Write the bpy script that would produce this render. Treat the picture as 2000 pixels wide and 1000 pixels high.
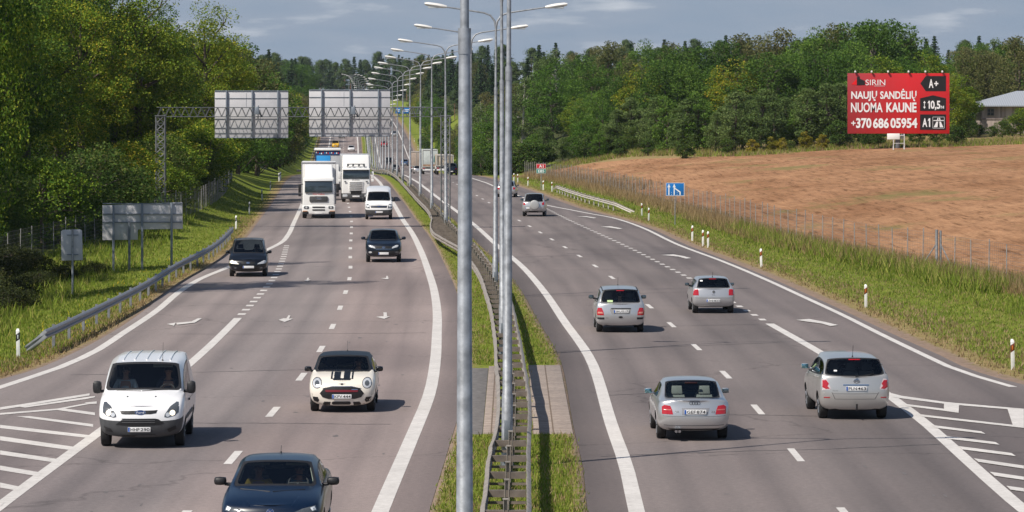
import bpy, bmesh, math, random
import numpy as np
from mathutils import Vector, Matrix
from mathutils.bvhtree import BVHTree
from mathutils.geometry import delaunay_2d_cdt

for o in list(bpy.data.objects):
    bpy.data.objects.remove(o)
random.seed(7)
R = math.radians
scene = bpy.context.scene
COL = scene.collection

# ------------------------------------------------------------------ camera
FPX = 6900.0          # focal length in photo pixels (2000 px wide)
CAM_H = 7.8           # eye height on the overpass
cam_data = bpy.data.cameras.new("camera")
cam = bpy.data.objects.new("camera", cam_data)
COL.objects.link(cam)
cam_data.sensor_width = 36.0
cam_data.lens = 36.0 * FPX / 2000.0
cam_data.shift_y = -285.0 / 2000.0
cam_data.clip_start = 0.5
cam_data.clip_end = 9000.0
cam.location = (0, 0, CAM_H)
cam.rotation_euler = (R(90), 0, 0)
scene.camera = cam
scene.render.resolution_x = 1024
scene.render.resolution_y = 512

# ------------------------------------------------------------------ sky and sun
SUN_TO = Vector((-0.66, -0.58, 1.0)).normalized()
SUN_EL = math.asin(SUN_TO.z)
world = bpy.data.worlds.new("World")
scene.world = world
world.use_nodes = True
wn, wl = world.node_tree.nodes, world.node_tree.links
for n in list(wn):
    wn.remove(n)
sky = wn.new("ShaderNodeTexSky")
sky.sky_type = 'NISHITA'
sky.sun_disc = False
sky.sun_elevation = SUN_EL
sky.sun_rotation = math.atan2(SUN_TO.x, SUN_TO.y)
sky.altitude = 60.0
sky.air_density = 1.0
sky.dust_density = 1.0
sky.ozone_density = 1.6
bg = wn.new("ShaderNodeBackground")
bg.inputs["Strength"].default_value = 0.07
out = wn.new("ShaderNodeOutputWorld")
# a pale hazy band low over the horizon with thin layered clouds, the blue above
geo = wn.new("ShaderNodeTexCoord")
sep = wn.new("ShaderNodeSeparateXYZ"); wl.new(geo.outputs["Generated"], sep.inputs[0])
band = wn.new("ShaderNodeMapRange"); band.inputs[1].default_value = 0.03; band.inputs[2].default_value = 0.20
band.inputs[3].default_value = 1.0; band.inputs[4].default_value = 0.0
wl.new(sep.outputs[2], band.inputs[0])
mp = wn.new("ShaderNodeMapping"); mp.inputs["Scale"].default_value = (26.0, 26.0, 150.0)
nz = wn.new("ShaderNodeTexNoise"); nz.inputs["Scale"].default_value = 1.0; nz.inputs["Detail"].default_value = 6.0; nz.inputs["Roughness"].default_value = 0.5
wl.new(geo.outputs["Generated"], mp.inputs["Vector"]); wl.new(mp.outputs[0], nz.inputs["Vector"])
ramp = wn.new("ShaderNodeValToRGB")
SKY_K = 1.0 / 0.07 / 1.23
for e, (p, c) in zip([ramp.color_ramp.elements[0], ramp.color_ramp.elements[1], ramp.color_ramp.elements.new(.55)],
                     [(.34, (.285, .358, .462)), (.84, (.425, .420, .478)), (.56, (.318, .380, .476))]):
    e.position = p; e.color = (*c, 1)
wl.new(nz.outputs["Fac"], ramp.inputs[0])
gain = wn.new("ShaderNodeVectorMath"); gain.operation = 'SCALE'; gain.inputs["Scale"].default_value = SKY_K
wl.new(ramp.outputs[0], gain.inputs[0])
mixc = wn.new("ShaderNodeMix"); mixc.data_type = 'RGBA'
wl.new(band.outputs[0], mixc.inputs[0]); wl.new(sky.outputs[0], mixc.inputs[6]); wl.new(gain.outputs[0], mixc.inputs[7])
wl.new(mixc.outputs[2], bg.inputs["Color"])
wl.new(bg.outputs[0], out.inputs["Surface"])

sun_data = bpy.data.lights.new("sun", 'SUN')
sun_data.energy = 4.2
sun_data.angle = R(0.53)
sun_data.color = (1.0, 0.93, 0.83)
sun = bpy.data.objects.new("sun", sun_data)
COL.objects.link(sun)
sun.location = (-60, -50, 90)
sun.rotation_euler = (-SUN_TO).to_track_quat('-Z', 'Y').to_euler()

scene.view_settings.view_transform = 'Standard'
scene.view_settings.look = 'None'
scene.view_settings.gamma = 1.0
scene.view_settings.exposure = 0.3
scene.render.engine = 'CYCLES'
scene.cycles.max_bounces = 6
scene.cycles.diffuse_bounces = 2
scene.cycles.glossy_bounces = 3
scene.cycles.transmission_bounces = 4
scene.cycles.transparent_max_bounces = 8
scene.cycles.volume_bounces = 0

# ------------------------------------------------------------------ helpers
TMP = bpy.data.scenes.new("scratch")        # scratch scene: modifiers and text are evaluated here


def evaluated(ob, extra=()):
    """Evaluate an object's modifiers in the scratch scene; returns a new mesh."""
    for e in (ob, *extra):
        TMP.collection.objects.link(e)
    with bpy.context.temp_override(scene=TMP, view_layer=TMP.view_layers[0]):
        dg = bpy.context.evaluated_depsgraph_get()
    dg.update()
    me = bpy.data.meshes.new_from_object(ob.evaluated_get(dg))
    for e in (ob, *extra):
        TMP.collection.objects.unlink(e)
    return me


def tag(o, label=None, cat=None, group=None, kind=None):
    if label: o["label"] = label
    if cat: o["category"] = cat
    if group: o["group"] = group
    if kind: o["kind"] = kind
    return o


def empty(name, loc=(0, 0, 0), rz=0.0):
    o = bpy.data.objects.new(name, None)
    o.empty_display_size = 0.3
    COL.objects.link(o)
    o.location = loc
    o.rotation_euler = (0, 0, rz)
    return o


def link_mesh(name, me, mats, parent=None, smooth=None):
    o = bpy.data.objects.new(name, me)
    COL.objects.link(o)
    if mats is not None:
        me.materials.clear()
        for m in (mats if isinstance(mats, (list, tuple)) else [mats]):
            me.materials.append(m)
    if smooth is not None and len(me.polygons):
        me.polygons.foreach_set("use_smooth", [True] * len(me.polygons))
        me.set_sharp_from_angle(angle=R(smooth))
    if parent is not None:
        o.parent = parent
    return o


def copy_tree(o, parent=None):
    c = o.copy()
    COL.objects.link(c)
    if parent is not None:
        c.parent = parent
    for ch in list(o.children):
        copy_tree(ch, c)
    return c


class MB:
    """collects simple shapes; build() links them as ONE mesh object"""
    def __init__(s):
        s.v = []; s.f = []; s.m = []

    def add(s, vs, fs, mi=0):
        k = len(s.v)
        s.v.extend([tuple(p) for p in vs])
        s.f.extend([tuple(i + k for i in f) for f in fs])
        s.m.extend([mi] * len(fs))
        return s

    def box(s, c, d, mi=0, rz=0.0, taper=None):
        x, y, z = d[0] / 2, d[1] / 2, d[2] / 2
        vs = []
        for sz in (-1, 1):
            t = taper if (taper and sz > 0) else (1, 1)
            for sx, sy in ((-1, -1), (1, -1), (1, 1), (-1, 1)):
                px, py = sx * x * t[0], sy * y * t[1]
                vs.append((c[0] + px * math.cos(rz) - py * math.sin(rz), c[1] + px * math.sin(rz) + py * math.cos(rz), c[2] + sz * z))
        return s.add(vs, [(3, 2, 1, 0), (4, 5, 6, 7), (0, 1, 5, 4), (1, 2, 6, 5), (2, 3, 7, 6), (3, 0, 4, 7)], mi)

    def tube(s, pts, rad, n=8, mi=0, caps=True):
        pts = [Vector(p) for p in pts]
        if not isinstance(rad, (list, tuple)): rad = [rad] * len(pts)
        vs, fs = [], []
        ref = None
        for i, p in enumerate(pts):
            a = pts[max(i - 1, 0)]; b = pts[min(i + 1, len(pts) - 1)]
            t = (b - a)
            t = t.normalized() if t.length > 1e-9 else Vector((0, 0, 1))
            if ref is None:
                ref = Vector((1, 0, 0)) if abs(t.x) < 0.9 else Vector((0, 1, 0))
            u = (ref - t * ref.dot(t)).normalized(); w = t.cross(u); ref = u
            for k in range(n):
                an = 2 * math.pi * k / n
                vs.append(p + (u * math.cos(an) + w * math.sin(an)) * rad[i])
        for i in range(len(pts) - 1):
            for k in range(n):
                fs.append((i * n + k, i * n + (k + 1) % n, (i + 1) * n + (k + 1) % n, (i + 1) * n + k))
        if caps:
            fs.append(tuple(range(n - 1, -1, -1)))
            fs.append(tuple(range((len(pts) - 1) * n, len(pts) * n)))
        return s.add(vs, fs, mi)

    def lathe(s, prof, axis='x', c=(0, 0, 0), n=24, mi=0):
        vs, fs = [], []
        for (h, r) in prof:
            for k in range(n):
                a = 2 * math.pi * k / n
                if axis == 'x': p = (h, r * math.cos(a), r * math.sin(a))
                elif axis == 'y': p = (r * math.cos(a), h, r * math.sin(a))
                else: p = (r * math.cos(a), r * math.sin(a), h)
                vs.append((c[0] + p[0], c[1] + p[1], c[2] + p[2]))
        for i in range(len(prof) - 1):
            for k in range(n):
                fs.append((i * n + k, i * n + (k + 1) % n, (i + 1) * n + (k + 1) % n, (i + 1) * n + k))
        fs.append(tuple(range(n))); fs.append(tuple(range((len(prof) - 1) * n, len(prof) * n)))
        return s.add(vs, fs, mi)

    def prism(s, poly, y0, y1, mi=0, plane='xz'):
        """extrude a 2-D polygon between two depths"""
        n = len(poly)
        if plane == 'xz': vs = [(a, y0, b) for a, b in poly] + [(a, y1, b) for a, b in poly]
        elif plane == 'yz': vs = [(y0, a, b) for a, b in poly] + [(y1, a, b) for a, b in poly]
        else: vs = [(a, b, y0) for a, b in poly] + [(a, b, y1) for a, b in poly]
        fs = [tuple(range(n)), tuple(range(2 * n - 1, n - 1, -1))]
        fs += [(i, (i + 1) % n, n + (i + 1) % n, n + i) for i in range(n)]
        return s.add(vs, fs, mi)

    def mesh(s, name, bevel=0.0, seg=2):
        me = bpy.data.meshes.new(name)
        me.from_pydata(s.v, [], s.f)
        me.polygons.foreach_set("material_index", s.m)
        bm = bmesh.new(); bm.from_mesh(me)
        bmesh.ops.recalc_face_normals(bm, faces=bm.faces[:])
        if bevel > 0:
            es = [e for e in bm.edges if len(e.link_faces) == 2 and e.calc_face_angle(0) > R(35)]
            bmesh.ops.bevel(bm, geom=es, offset=bevel, segments=seg, profile=0.5, affect='EDGES', clamp_overlap=True)
        bm.to_mesh(me); bm.free()
        return me

    def build(s, name, mat, parent=None, bevel=0.0, seg=2, smooth=35):
        return link_mesh(name, s.mesh(name, bevel, seg), mat, parent, smooth)


def quick_mesh(name, verts, faces_flat, nper):
    """big meshes from numpy arrays: verts (n,3), faces of nper corners"""
    me = bpy.data.meshes.new(name)
    nf = len(faces_flat) // nper
    me.vertices.add(len(verts)); me.vertices.foreach_set("co", np.asarray(verts, dtype=np.float32).ravel())
    me.loops.add(len(faces_flat)); me.loops.foreach_set("vertex_index", np.asarray(faces_flat, dtype=np.int32))
    me.polygons.add(nf)
    me.polygons.foreach_set("loop_start", np.arange(0, nf * nper, nper, dtype=np.int32))
    me.polygons.foreach_set("loop_total", np.full(nf, nper, dtype=np.int32))
    me.update(calc_edges=True)
    return me


class Curve1:
    """smooth 1-D function through knots (Hermite, finite differences)"""
    def __init__(s, pts):
        s.x = [p[0] for p in pts]; s.y = [p[1] for p in pts]
        n = len(pts); d = [(s.y[i + 1] - s.y[i]) / (s.x[i + 1] - s.x[i]) for i in range(n - 1)]
        s.t = [d[0]] + [(d[i - 1] * (s.x[i + 1] - s.x[i]) + d[i] * (s.x[i] - s.x[i - 1])) / (s.x[i + 1] - s.x[i - 1]) for i in range(1, n - 1)] + [d[-1]]

    def __call__(s, x):
        if x <= s.x[0]: return s.y[0] + s.t[0] * (x - s.x[0])
        if x >= s.x[-1]: return s.y[-1] + s.t[-1] * (x - s.x[-1])
        lo, hi = 0, len(s.x) - 1
        while hi - lo > 1:
            m = (lo + hi) // 2
            if s.x[m] <= x: lo = m
            else: hi = m
        h = s.x[hi] - s.x[lo]; u = (x - s.x[lo]) / h
        return ((2 * u**3 - 3 * u**2 + 1) * s.y[lo] + (u**3 - 2 * u**2 + u) * h * s.t[lo]
                + (-2 * u**3 + 3 * u**2) * s.y[hi] + (u**3 - u**2) * h * s.t[hi])


def G(px, py):
    """survey point: photo pixel on the flat near road -> ground (x, y)"""
    y = FPX * CAM_H / (py - 215.0)
    return ((px - 1000.0) * y / FPX, y)


# ------------------------------------------------------------------ materials
def new_mat(name):
    m = bpy.data.materials.new(name); m.use_nodes = True
    nt = m.node_tree
    b = nt.nodes.get("Principled BSDF")
    return m, nt, b


def M(name, col, rough=0.6, metal=0.0, coat=0.0, vary=None, bump=None, spec=None, emit=None):
    """principled material; vary=(scale, amount) mottles the colour, bump=(scale, strength)"""
    m, nt, b = new_mat(name)
    b.inputs["Base Color"].default_value = (*col, 1)
    b.inputs["Roughness"].default_value = rough
    b.inputs["Metallic"].default_value = metal
    if coat: b.inputs["Coat Weight"].default_value = coat; b.inputs["Coat Roughness"].default_value = 0.06
    if spec is not None: b.inputs["Specular IOR Level"].default_value = spec
    if emit: b.inputs["Emission Color"].default_value = (*emit[0], 1); b.inputs["Emission Strength"].default_value = emit[1]
    if vary or bump:
        tc = nt.nodes.new("ShaderNodeTexCoord")
    if vary:
        n = nt.nodes.new("ShaderNodeTexNoise"); n.inputs["Scale"].default_value = vary[0]; n.inputs["Detail"].default_value = 5
        nt.links.new(tc.outputs["Object"], n.inputs["Vector"])
        mx = nt.nodes.new("ShaderNodeMix"); mx.data_type = 'RGBA'
        a = vary[1]
        mx.inputs[6].default_value = (*[max(0, c * (1 - a)) for c in col], 1)
        mx.inputs[7].default_value = (*[min(1, c * (1 + a)) for c in col], 1)
        mr = nt.nodes.new("ShaderNodeMapRange"); mr.inputs[1].default_value = 0.3; mr.inputs[2].default_value = 0.7
        nt.links.new(n.outputs["Fac"], mr.inputs[0]); nt.links.new(mr.outputs[0], mx.inputs[0])
        nt.links.new(mx.outputs[2], b.inputs["Base Color"])
    if bump:
        n2 = nt.nodes.new("ShaderNodeTexNoise"); n2.inputs["Scale"].default_value = bump[0]; n2.inputs["Detail"].default_value = 4
        nt.links.new(tc.outputs["Object"], n2.inputs["Vector"])
        bp = nt.nodes.new("ShaderNodeBump"); bp.inputs["Strength"].default_value = bump[1]; bp.inputs["Distance"].default_value = 0.05
        nt.links.new(n2.outputs["Fac"], bp.inputs["Height"]); nt.links.new(bp.outputs[0], b.inputs["Normal"])
    return m


def ramp_node(nt, stops):
    r = nt.nodes.new("ShaderNodeValToRGB")
    el = r.color_ramp.elements
    while len(el) < len(stops): el.new(0.5)
    for e, (p, c) in zip(el, stops):
        e.position = p; e.color = (*c, 1)
    return r


def noise_node(nt, vec, scale, detail=5, rough=0.55, stretch=None):
    n = nt.nodes.new("ShaderNodeTexNoise"); n.inputs["Scale"].default_value = scale
    n.inputs["Detail"].default_value = detail; n.inputs["Roughness"].default_value = rough
    if stretch:
        mpn = nt.nodes.new("ShaderNodeMapping"); mpn.inputs["Scale"].default_value = stretch
        nt.links.new(vec, mpn.inputs["Vector"]); vec = mpn.outputs[0]
    nt.links.new(vec, n.inputs["Vector"])
    return n


def mixc_node(nt, fac, a, b, blend='MIX'):
    mx = nt.nodes.new("ShaderNodeMix"); mx.data_type = 'RGBA'; mx.blend_type = blend
    for sock, val in ((0, fac), (6, a), (7, b)):
        if hasattr(val, "links") or isinstance(val, bpy.types.NodeSocket): nt.links.new(val, mx.inputs[sock])
        elif isinstance(val, (tuple, list)): mx.inputs[sock].default_value = (*val, 1)
        else: mx.inputs[sock].default_value = val
    return mx.outputs[2]


def leaf_mat(name, stops, hue_shift=0.25, trans=0.28, gain=1.6):
    """leaf colour differs leaf by leaf (random per island) and tree by tree"""
    m, nt, b = new_mat(name)
    nt.nodes.remove(b)
    g = nt.nodes.new("ShaderNodeNewGeometry"); oi = nt.nodes.new("ShaderNodeObjectInfo")
    ad = nt.nodes.new("ShaderNodeMath"); ad.operation = 'MULTIPLY_ADD'
    ad.inputs[1].default_value = 1.0 - hue_shift
    sc = nt.nodes.new("ShaderNodeMath"); sc.operation = 'MULTIPLY'; sc.inputs[1].default_value = hue_shift
    nt.links.new(oi.outputs["Random"], sc.inputs[0])
    nt.links.new(g.outputs["Random Per Island"], ad.inputs[0]); nt.links.new(sc.outputs[0], ad.inputs[2])
    stops = [(p, tuple(min(.8, k * gain) for k in c)) for p, c in stops]
    r = ramp_node(nt, stops); nt.links.new(ad.outputs[0], r.inputs[0])
    d = nt.nodes.new("ShaderNodeBsdfDiffuse"); t = nt.nodes.new("ShaderNodeBsdfTranslucent")
    mx = nt.nodes.new("ShaderNodeMixShader"); mx.inputs[0].default_value = trans
    nt.links.new(r.outputs[0], d.inputs[0]); nt.links.new(r.outputs[0], t.inputs[0])
    nt.links.new(d.outputs[0], mx.inputs[1]); nt.links.new(t.outputs[0], mx.inputs[2])
    nt.links.new(mx.outputs[0], nt.nodes["Material Output"].inputs["Surface"])
    return m


def glass_mat(name, tint, refl=1.0):
    m, nt, b = new_mat(name)
    nt.nodes.remove(b)
    tr = nt.nodes.new("ShaderNodeBsdfTransparent"); tr.inputs[0].default_value = (*tint, 1)
    gl = nt.nodes.new("ShaderNodeBsdfGlossy"); gl.inputs["Roughness"].default_value = 0.03
    gl.inputs[0].default_value = (0.9 * refl, 0.95 * refl, refl, 1)
    fr = nt.nodes.new("ShaderNodeFresnel"); fr.inputs[0].default_value = 1.5
    mx = nt.nodes.new("ShaderNodeMixShader")
    nt.links.new(fr.outputs[0], mx.inputs[0]); nt.links.new(tr.outputs[0], mx.inputs[1]); nt.links.new(gl.outputs[0], mx.inputs[2])
    nt.links.new(mx.outputs[0], nt.nodes["Material Output"].inputs["Surface"])
    return m


def text_shape(s, bold=0.0):
    cu = bpy.data.curves.new("txt", 'FONT'); cu.body = s; cu.size = 1.0; cu.offset = bold; cu.resolution_u = 3
    ob = bpy.data.objects.new("txt", cu)
    me = evaluated(ob)
    v = np.array([p.co[:2] for p in me.vertices]); f = [tuple(p.vertices) for p in me.polygons]
    bpy.data.objects.remove(ob); bpy.data.meshes.remove(me)
    v -= v.min(axis=0)
    return v, f, v.max(axis=0)


def text_on(mb, s, x0, z0, w, h, y, bold=0.0, flip=1, mi=0):
    """flat lettering in the xz plane at depth y, fitted to a w x h box with lower left x0, z0"""
    v, f, mxs = text_shape(s, bold)
    vs = [(flip * (x0 + a / mxs[0] * w), y, z0 + b / mxs[1] * h) for a, b in v]
    mb.add(vs, f, mi)
# ================================================================== SETTING
# surveyed plan of the motorway: x (right) and height as functions of the distance y
C_MED = Curve1([(0, -.3), (41, -.25), (60, -.08), (80, 0.0), (100, -.03), (115, -.15), (133, -.4), (150, -.75), (168, -1.5), (184, -2.2), (208, -3.6),
                (246, -5.3), (280, -7.0), (314, -8.7), (347, -10.4), (400, -13), (500, -17.8), (680, -26.4), (836, -34), (970, -40),
                (1150, -49), (1300, -58), (1450, -70), (1700, -95)])
ZR = Curve1([(0, 0), (300, 0), (360, 0), (380, -.03), (401, -.19), (436, -.5), (472, -.95), (508, -1.5), (543, -2.1), (579, -2.75), (614, -3.35), (650, -3.9),
             (700, -4.5), (750, -4.8), (800, -4.6), (850, -3.7), (900, -2.5), (970, -.5), (1060, 2.0), (1150, 4.3), (1300, 8.3),
             (1450, 10.5), (1700, 11), (1800, 11)])
# solid line at the inner edge of each carriageway
RL = Curve1([(30, -2.75), (53, -2.7), (68.6, -2.56), (84.7, -2.38), (96.6, -2.27), (111, -2.40), (123.7, -2.63), (129.7, -2.74), (150, -3.28), (173.6, -4.15),
             (195.7, -5.05), (224, -6.34), (250, -7.7), (291, -9.7), (347, -12.55), (400, -15.2), (500, -20.1), (680, -28.7), (836, -36.3), (970, -42.4),
             (1150, -51.4), (1300, -60.4), (1450, -72.5), (1700, -97)])
LL = Curve1([(30, 2.2), (53, 2.35), (68.6, 2.42), (78, 2.5), (85.3, 2.47), (112, 2.43), (129.7, 1.95), (150, 1.43), (177.6, .44), (199, -.64), (236, -2.36),
             (270, -4.14), (320, -6.9), (371, -9.6), (414, -11.7), (500, -15.5), (680, -24), (836, -31.4), (970, -37.5), (1150, -46.4), (1300, -55.4),
             (1450, -67), (1700, -92)])
# outer solid edge lines
LEL = Curve1([(78.4, -15.9), (88, -15.2), (100.6, -14.3), (105.7, -13.8), (112.4, -13.5), (123.7, -13.6), (136.9, -13.8), (152.5, -14.3), (163.6, -14.4), (174.2, -14.1),
              (195.7, -13.7), (209.4, -13.6), (219.7, -13.95), (244.6, -15.1), (291, -17.3), (326, -19.05), (400, -22.9), (500, -27.7), (680, -36.4), (836, -44),
              (970, -50), (1150, -59), (1300, -68), (1700, -105)])
REL = Curve1([(98.8, 14.2), (105.5, 13.4), (113.3, 13.1), (122.3, 12.85), (133.9, 12.6), (146.7, 12.2), (162.1, 11.7), (181.2, 10.9), (203, 9.7), (236, 8.56),
              (248, 7.9), (257.5, 7.1), (264.5, 6.1), (276, 4.6), (290, 2.8), (314.7, 1.05), (340, -.6), (379, -2.75), (414, -4.4), (500, -8.1), (680, -16.7), (836, -24.2),
              (970, -30.2), (1150, -39), (1300, -48), (1700, -85)])
# outer edges of the pavement
LE = Curve1([(30, -75), (60, -46), (70, -35), (85, -23), (95, -17.2), (101.7, -14.95), (107, -14.3), (113, -14.1), (124, -14.05), (137, -14.3), (152, -14.8), (163, -14.95),
             (174, -15), (190, -15.4), (215, -16.2), (240, -17.4), (326, -21.6), (400, -25.5), (500, -30.4), (680, -39), (836, -46.6), (970, -52.6),
             (1150, -61.6), (1300, -70.6), (1700, -107)])
RE = Curve1([(30, 70), (60, 42), (80, 27), (92, 18.3), (98, 15.2), (105, 13.9), (113, 13.6), (122, 13.3), (134, 13.0), (147, 12.6), (162, 12.1), (181, 11.3),
             (203, 10.2), (236, 8.95), (257, 7.45), (279, 5.5), (308, 3.8), (340, 1.9), (371, 0), (400, -1.5), (500, -6.2), (680, -14.8), (836, -22.3),
             (970, -28.3), (1150, -37.3), (1300, -46.3), (1700, -83)])
XF = Curve1([(40, 38), (100, 29.5), (158, 22.5), (194, 18.2), (269, 13.9), (336, 9.9), (448, 1.5), (700, -10), (1000, -22), (1700, -75)])   # fence on the right
IN = 0.95


def sstep(x, a, b):
    t = min(1.0, max(0.0, (x - a) / (b - a)))
    return t * t * (3 - 2 * t)


def zhill(D):
    return 0.0 if D < 400 else min(12.0, 0.0130 * (D - 400))


BANK = Curve1([(0, 0), (150, 0), (190, .05), (215, .35), (240, .95), (290, 1.8), (330, 2.0), (370, 1.3), (430, .6), (600, .9), (900, 1.5), (1700, 1.5)])


def ground_z(X, D):
    zr = ZR(D)
    le, re = LE(D), RE(D)
    if X < le:
        a = le - X
        t = sstep(a, 1.5, 16)
        base = (1 - t) * zr + t * max(zr, zhill(D))
        z = base + BANK(D) * sstep(a, 1.0, 6.5) + 3.0 * sstep(a, 12, 60)
        if D < 190: z -= 0.25 * sstep(a, 2.2, 4.5) * (1 - sstep(D, 150, 190))
        return z - 0.02
    if X > re:
        b = X - re
        t = sstep(b, 2, 24)
        base = (1 - t) * zr + t * max(zhill(D), zr if D > 900 else zhill(D))
        d = max(0.0, (X - max(XF(D), re + 4.0)) * 0.9)
        return base + 4.5 * (1 - math.exp(-d / 25.0)) - 0.02
    if RL(D) + IN < X < LL(D) - IN:
        return zr + 0.012
    return zr - 0.05


ROWS = sorted(set(list(np.arange(30, 130, 2.5)) + list(np.arange(130, 1000, 5.0)) + list(np.arange(1000, 1500, 10.0)) + list(np.arange(1500, 2000, 50.0))))
ROWS_G = ROWS + [2200, 2600, 3200, 4500]


def asphalt(name, dark, light, across):
    m, nt, b = new_mat(name)
    tc = nt.nodes.new("ShaderNodeTexCoord"); v = tc.outputs["Object"]
    big = noise_node(nt, v, 0.09, 4)
    streak = noise_node(nt, v, 1.0, 3, stretch=(0.85, 0.012, 1))
    fine = noise_node(nt, v, 7.0, 8, 0.75)
    grain = noise_node(nt, v, 60.0, 2)
    r1 = ramp_node(nt, [(0.32, dark), (0.68, light)]); nt.links.new(streak.outputs["Fac"], r1.inputs[0])
    r2 = ramp_node(nt, [(0.3, (0.90, 0.90, 0.90)), (0.7, (1.08, 1.06, 1.05))]); nt.links.new(big.outputs["Fac"], r2.inputs[0])
    r3 = ramp_node(nt, [(0.3, (0.80, 0.80, 0.80)), (0.7, (1.18, 1.17, 1.16))]); nt.links.new(fine.outputs["Fac"], r3.inputs[0])
    r4 = ramp_node(nt, [(0.35, (0.8, 0.8, 0.8)), (0.65, (1.2, 1.2, 1.2))]); nt.links.new(grain.outputs["Fac"], r4.inputs[0])
    la = nt.nodes.new("ShaderNodeAttribute"); la.attribute_name = "lane_pos"
    fr = nt.nodes.new("ShaderNodeMath"); fr.operation = 'FRACT'; nt.links.new(la.outputs["Fac"], fr.inputs[0])
    tr = ramp_node(nt, [(0.0, (1.04, 1.04, 1.04)), (.14, (1.0, 1.0, 1.0)), (.26, (.80, .80, .81)), (.38, (.99, .98, .98)), (.5, (.95, .95, .95)), (.62, (.99, .98, .98)), (.74, (.80, .80, .81)), (.86, (1.0, 1.0, 1.0))])
    nt.links.new(fr.outputs[0], tr.inputs[0])
    am = nt.nodes.new("ShaderNodeMapRange"); am.inputs[1].default_value = -.5; am.inputs[2].default_value = 3.5
    aw = nt.nodes.new("ShaderNodeMath"); aw.operation = 'MULTIPLY_ADD'; aw.inputs[1].default_value = .22
    nt.links.new(streak.outputs["Fac"], aw.inputs[0]); nt.links.new(la.outputs["Fac"], aw.inputs[2]); nt.links.new(aw.outputs[0], am.inputs[0])
    ar = ramp_node(nt, [((p + .61) / 4.0, cc) for p, cc in across]); nt.links.new(am.outputs[0], ar.inputs[0])
    patch = noise_node(nt, v, 1.0, 2, .5, stretch=(.10, .02, 1))
    pr = ramp_node(nt, [(.40, (.82, .82, .83)), (.47, (1, 1, 1)), (.66, (1.06, 1.05, 1.04))]); nt.links.new(patch.outputs["Fac"], pr.inputs[0])
    c = mixc_node(nt, 1.0, r1.outputs[0], r2.outputs[0], 'MULTIPLY')
    c = mixc_node(nt, .9, c, mixc_node(nt, 1.0, c, tr.outputs[0], 'MULTIPLY'))
    c = mixc_node(nt, 1.0, c, pr.outputs[0], 'MULTIPLY'); c = mixc_node(nt, 1.0, c, ar.outputs[0], 'MULTIPLY')
    c = mixc_node(nt, 1.0, c, r3.outputs[0], 'MULTIPLY')
    c = mixc_node(nt, 1.0, c, r4.outputs[0], 'MULTIPLY')
    # hairline cracks across the lanes
    w = nt.nodes.new("ShaderNodeTexVoronoi"); w.feature = 'DISTANCE_TO_EDGE'; w.inputs["Scale"].default_value = 1.0
    mpn = nt.nodes.new("ShaderNodeMapping"); mpn.inputs["Scale"].default_value = (0.035, 0.06, 1)
    wob = noise_node(nt, v, 0.5, 5)
    sub = nt.nodes.new("ShaderNodeVectorMath"); sub.operation = 'MULTIPLY_ADD'
    sub.inputs[1].default_value = (3, 3, 0)
    nt.links.new(wob.outputs["Color"], sub.inputs[0]); nt.links.new(v, sub.inputs[2])
    nt.links.new(sub.outputs[0], mpn.inputs["Vector"]); nt.links.new(mpn.outputs[0], w.inputs["Vector"])
    cr = ramp_node(nt, [(0.0, (0.55, 0.55, 0.55)), (0.0025, (1, 1, 1))]); nt.links.new(w.outputs["Distance"], cr.inputs[0])
    c = mixc_node(nt, 0.7, c, mixc_node(nt, 1.0, c, cr.outputs[0], 'MULTIPLY'))
    nt.links.new(c, b.inputs["Base Color"])
    b.inputs["Roughness"].default_value = 0.82
    b.inputs["Specular IOR Level"].default_value = 0.3
    bp = nt.nodes.new("ShaderNodeBump"); bp.inputs["Strength"].default_value = 0.25; bp.inputs["Distance"].default_value = 0.02
    nt.links.new(grain.outputs["Fac"], bp.inputs["Height"]); nt.links.new(bp.outputs[0], b.inputs["Normal"])
    return m


MAT_ASPH_L = asphalt("asphalt_pink_grey", (0.240, 0.205, 0.195), (0.310, 0.264, 0.250), [(-.12, (.74, .72, .73)), (-.02, (1.03, 1.0, 1.0)), (.9, (1.03, 1.0, 1.0)), (1.2, (.88, .905, .93)), (1.7, (.84, .87, .90)), (2.1, (.92, .93, .95)), (2.6, (.84, .86, .88))])
MAT_ASPH_R = asphalt("asphalt_grey", (0.166, 0.145, 0.140), (0.216, 0.188, 0.181), [(-.12, (.72, .71, .72)), (-.02, (1.03, 1.02, 1.02)), (.8, (1.03, 1.02, 1.02)), (1.5, (.95, .95, .95)), (2.1, (.92, .92, .93)), (2.6, (.82, .82, .83))])


def marking_mat():
    m, nt, b = new_mat("road_paint")
    tc = nt.nodes.new("ShaderNodeTexCoord"); v = tc.outputs["Object"]
    n1 = noise_node(nt, v, 5.0, 9, 0.78); n2 = noise_node(nt, v, 0.7, 3)
    r = ramp_node(nt, [(0.30, (0.30, 0.27, 0.26)), (0.40, (0.58, 0.55, 0.52)), (0.7, (0.76, 0.73, 0.70))]); nt.links.new(n1.outputs["Fac"], r.inputs[0])
    r2 = ramp_node(nt, [(0.3, (0.86, 0.86, 0.86)), (0.7, (1.0, 1.0, 1.0))]); nt.links.new(n2.outputs["Fac"], r2.inputs[0])
    nt.links.new(mixc_node(nt, 1.0, r.outputs[0], r2.outputs[0], 'MULTIPLY'), b.inputs["Base Color"])
    b.inputs["Roughness"].default_value = 0.7
    return m


MAT_PAINT = marking_mat()


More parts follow.
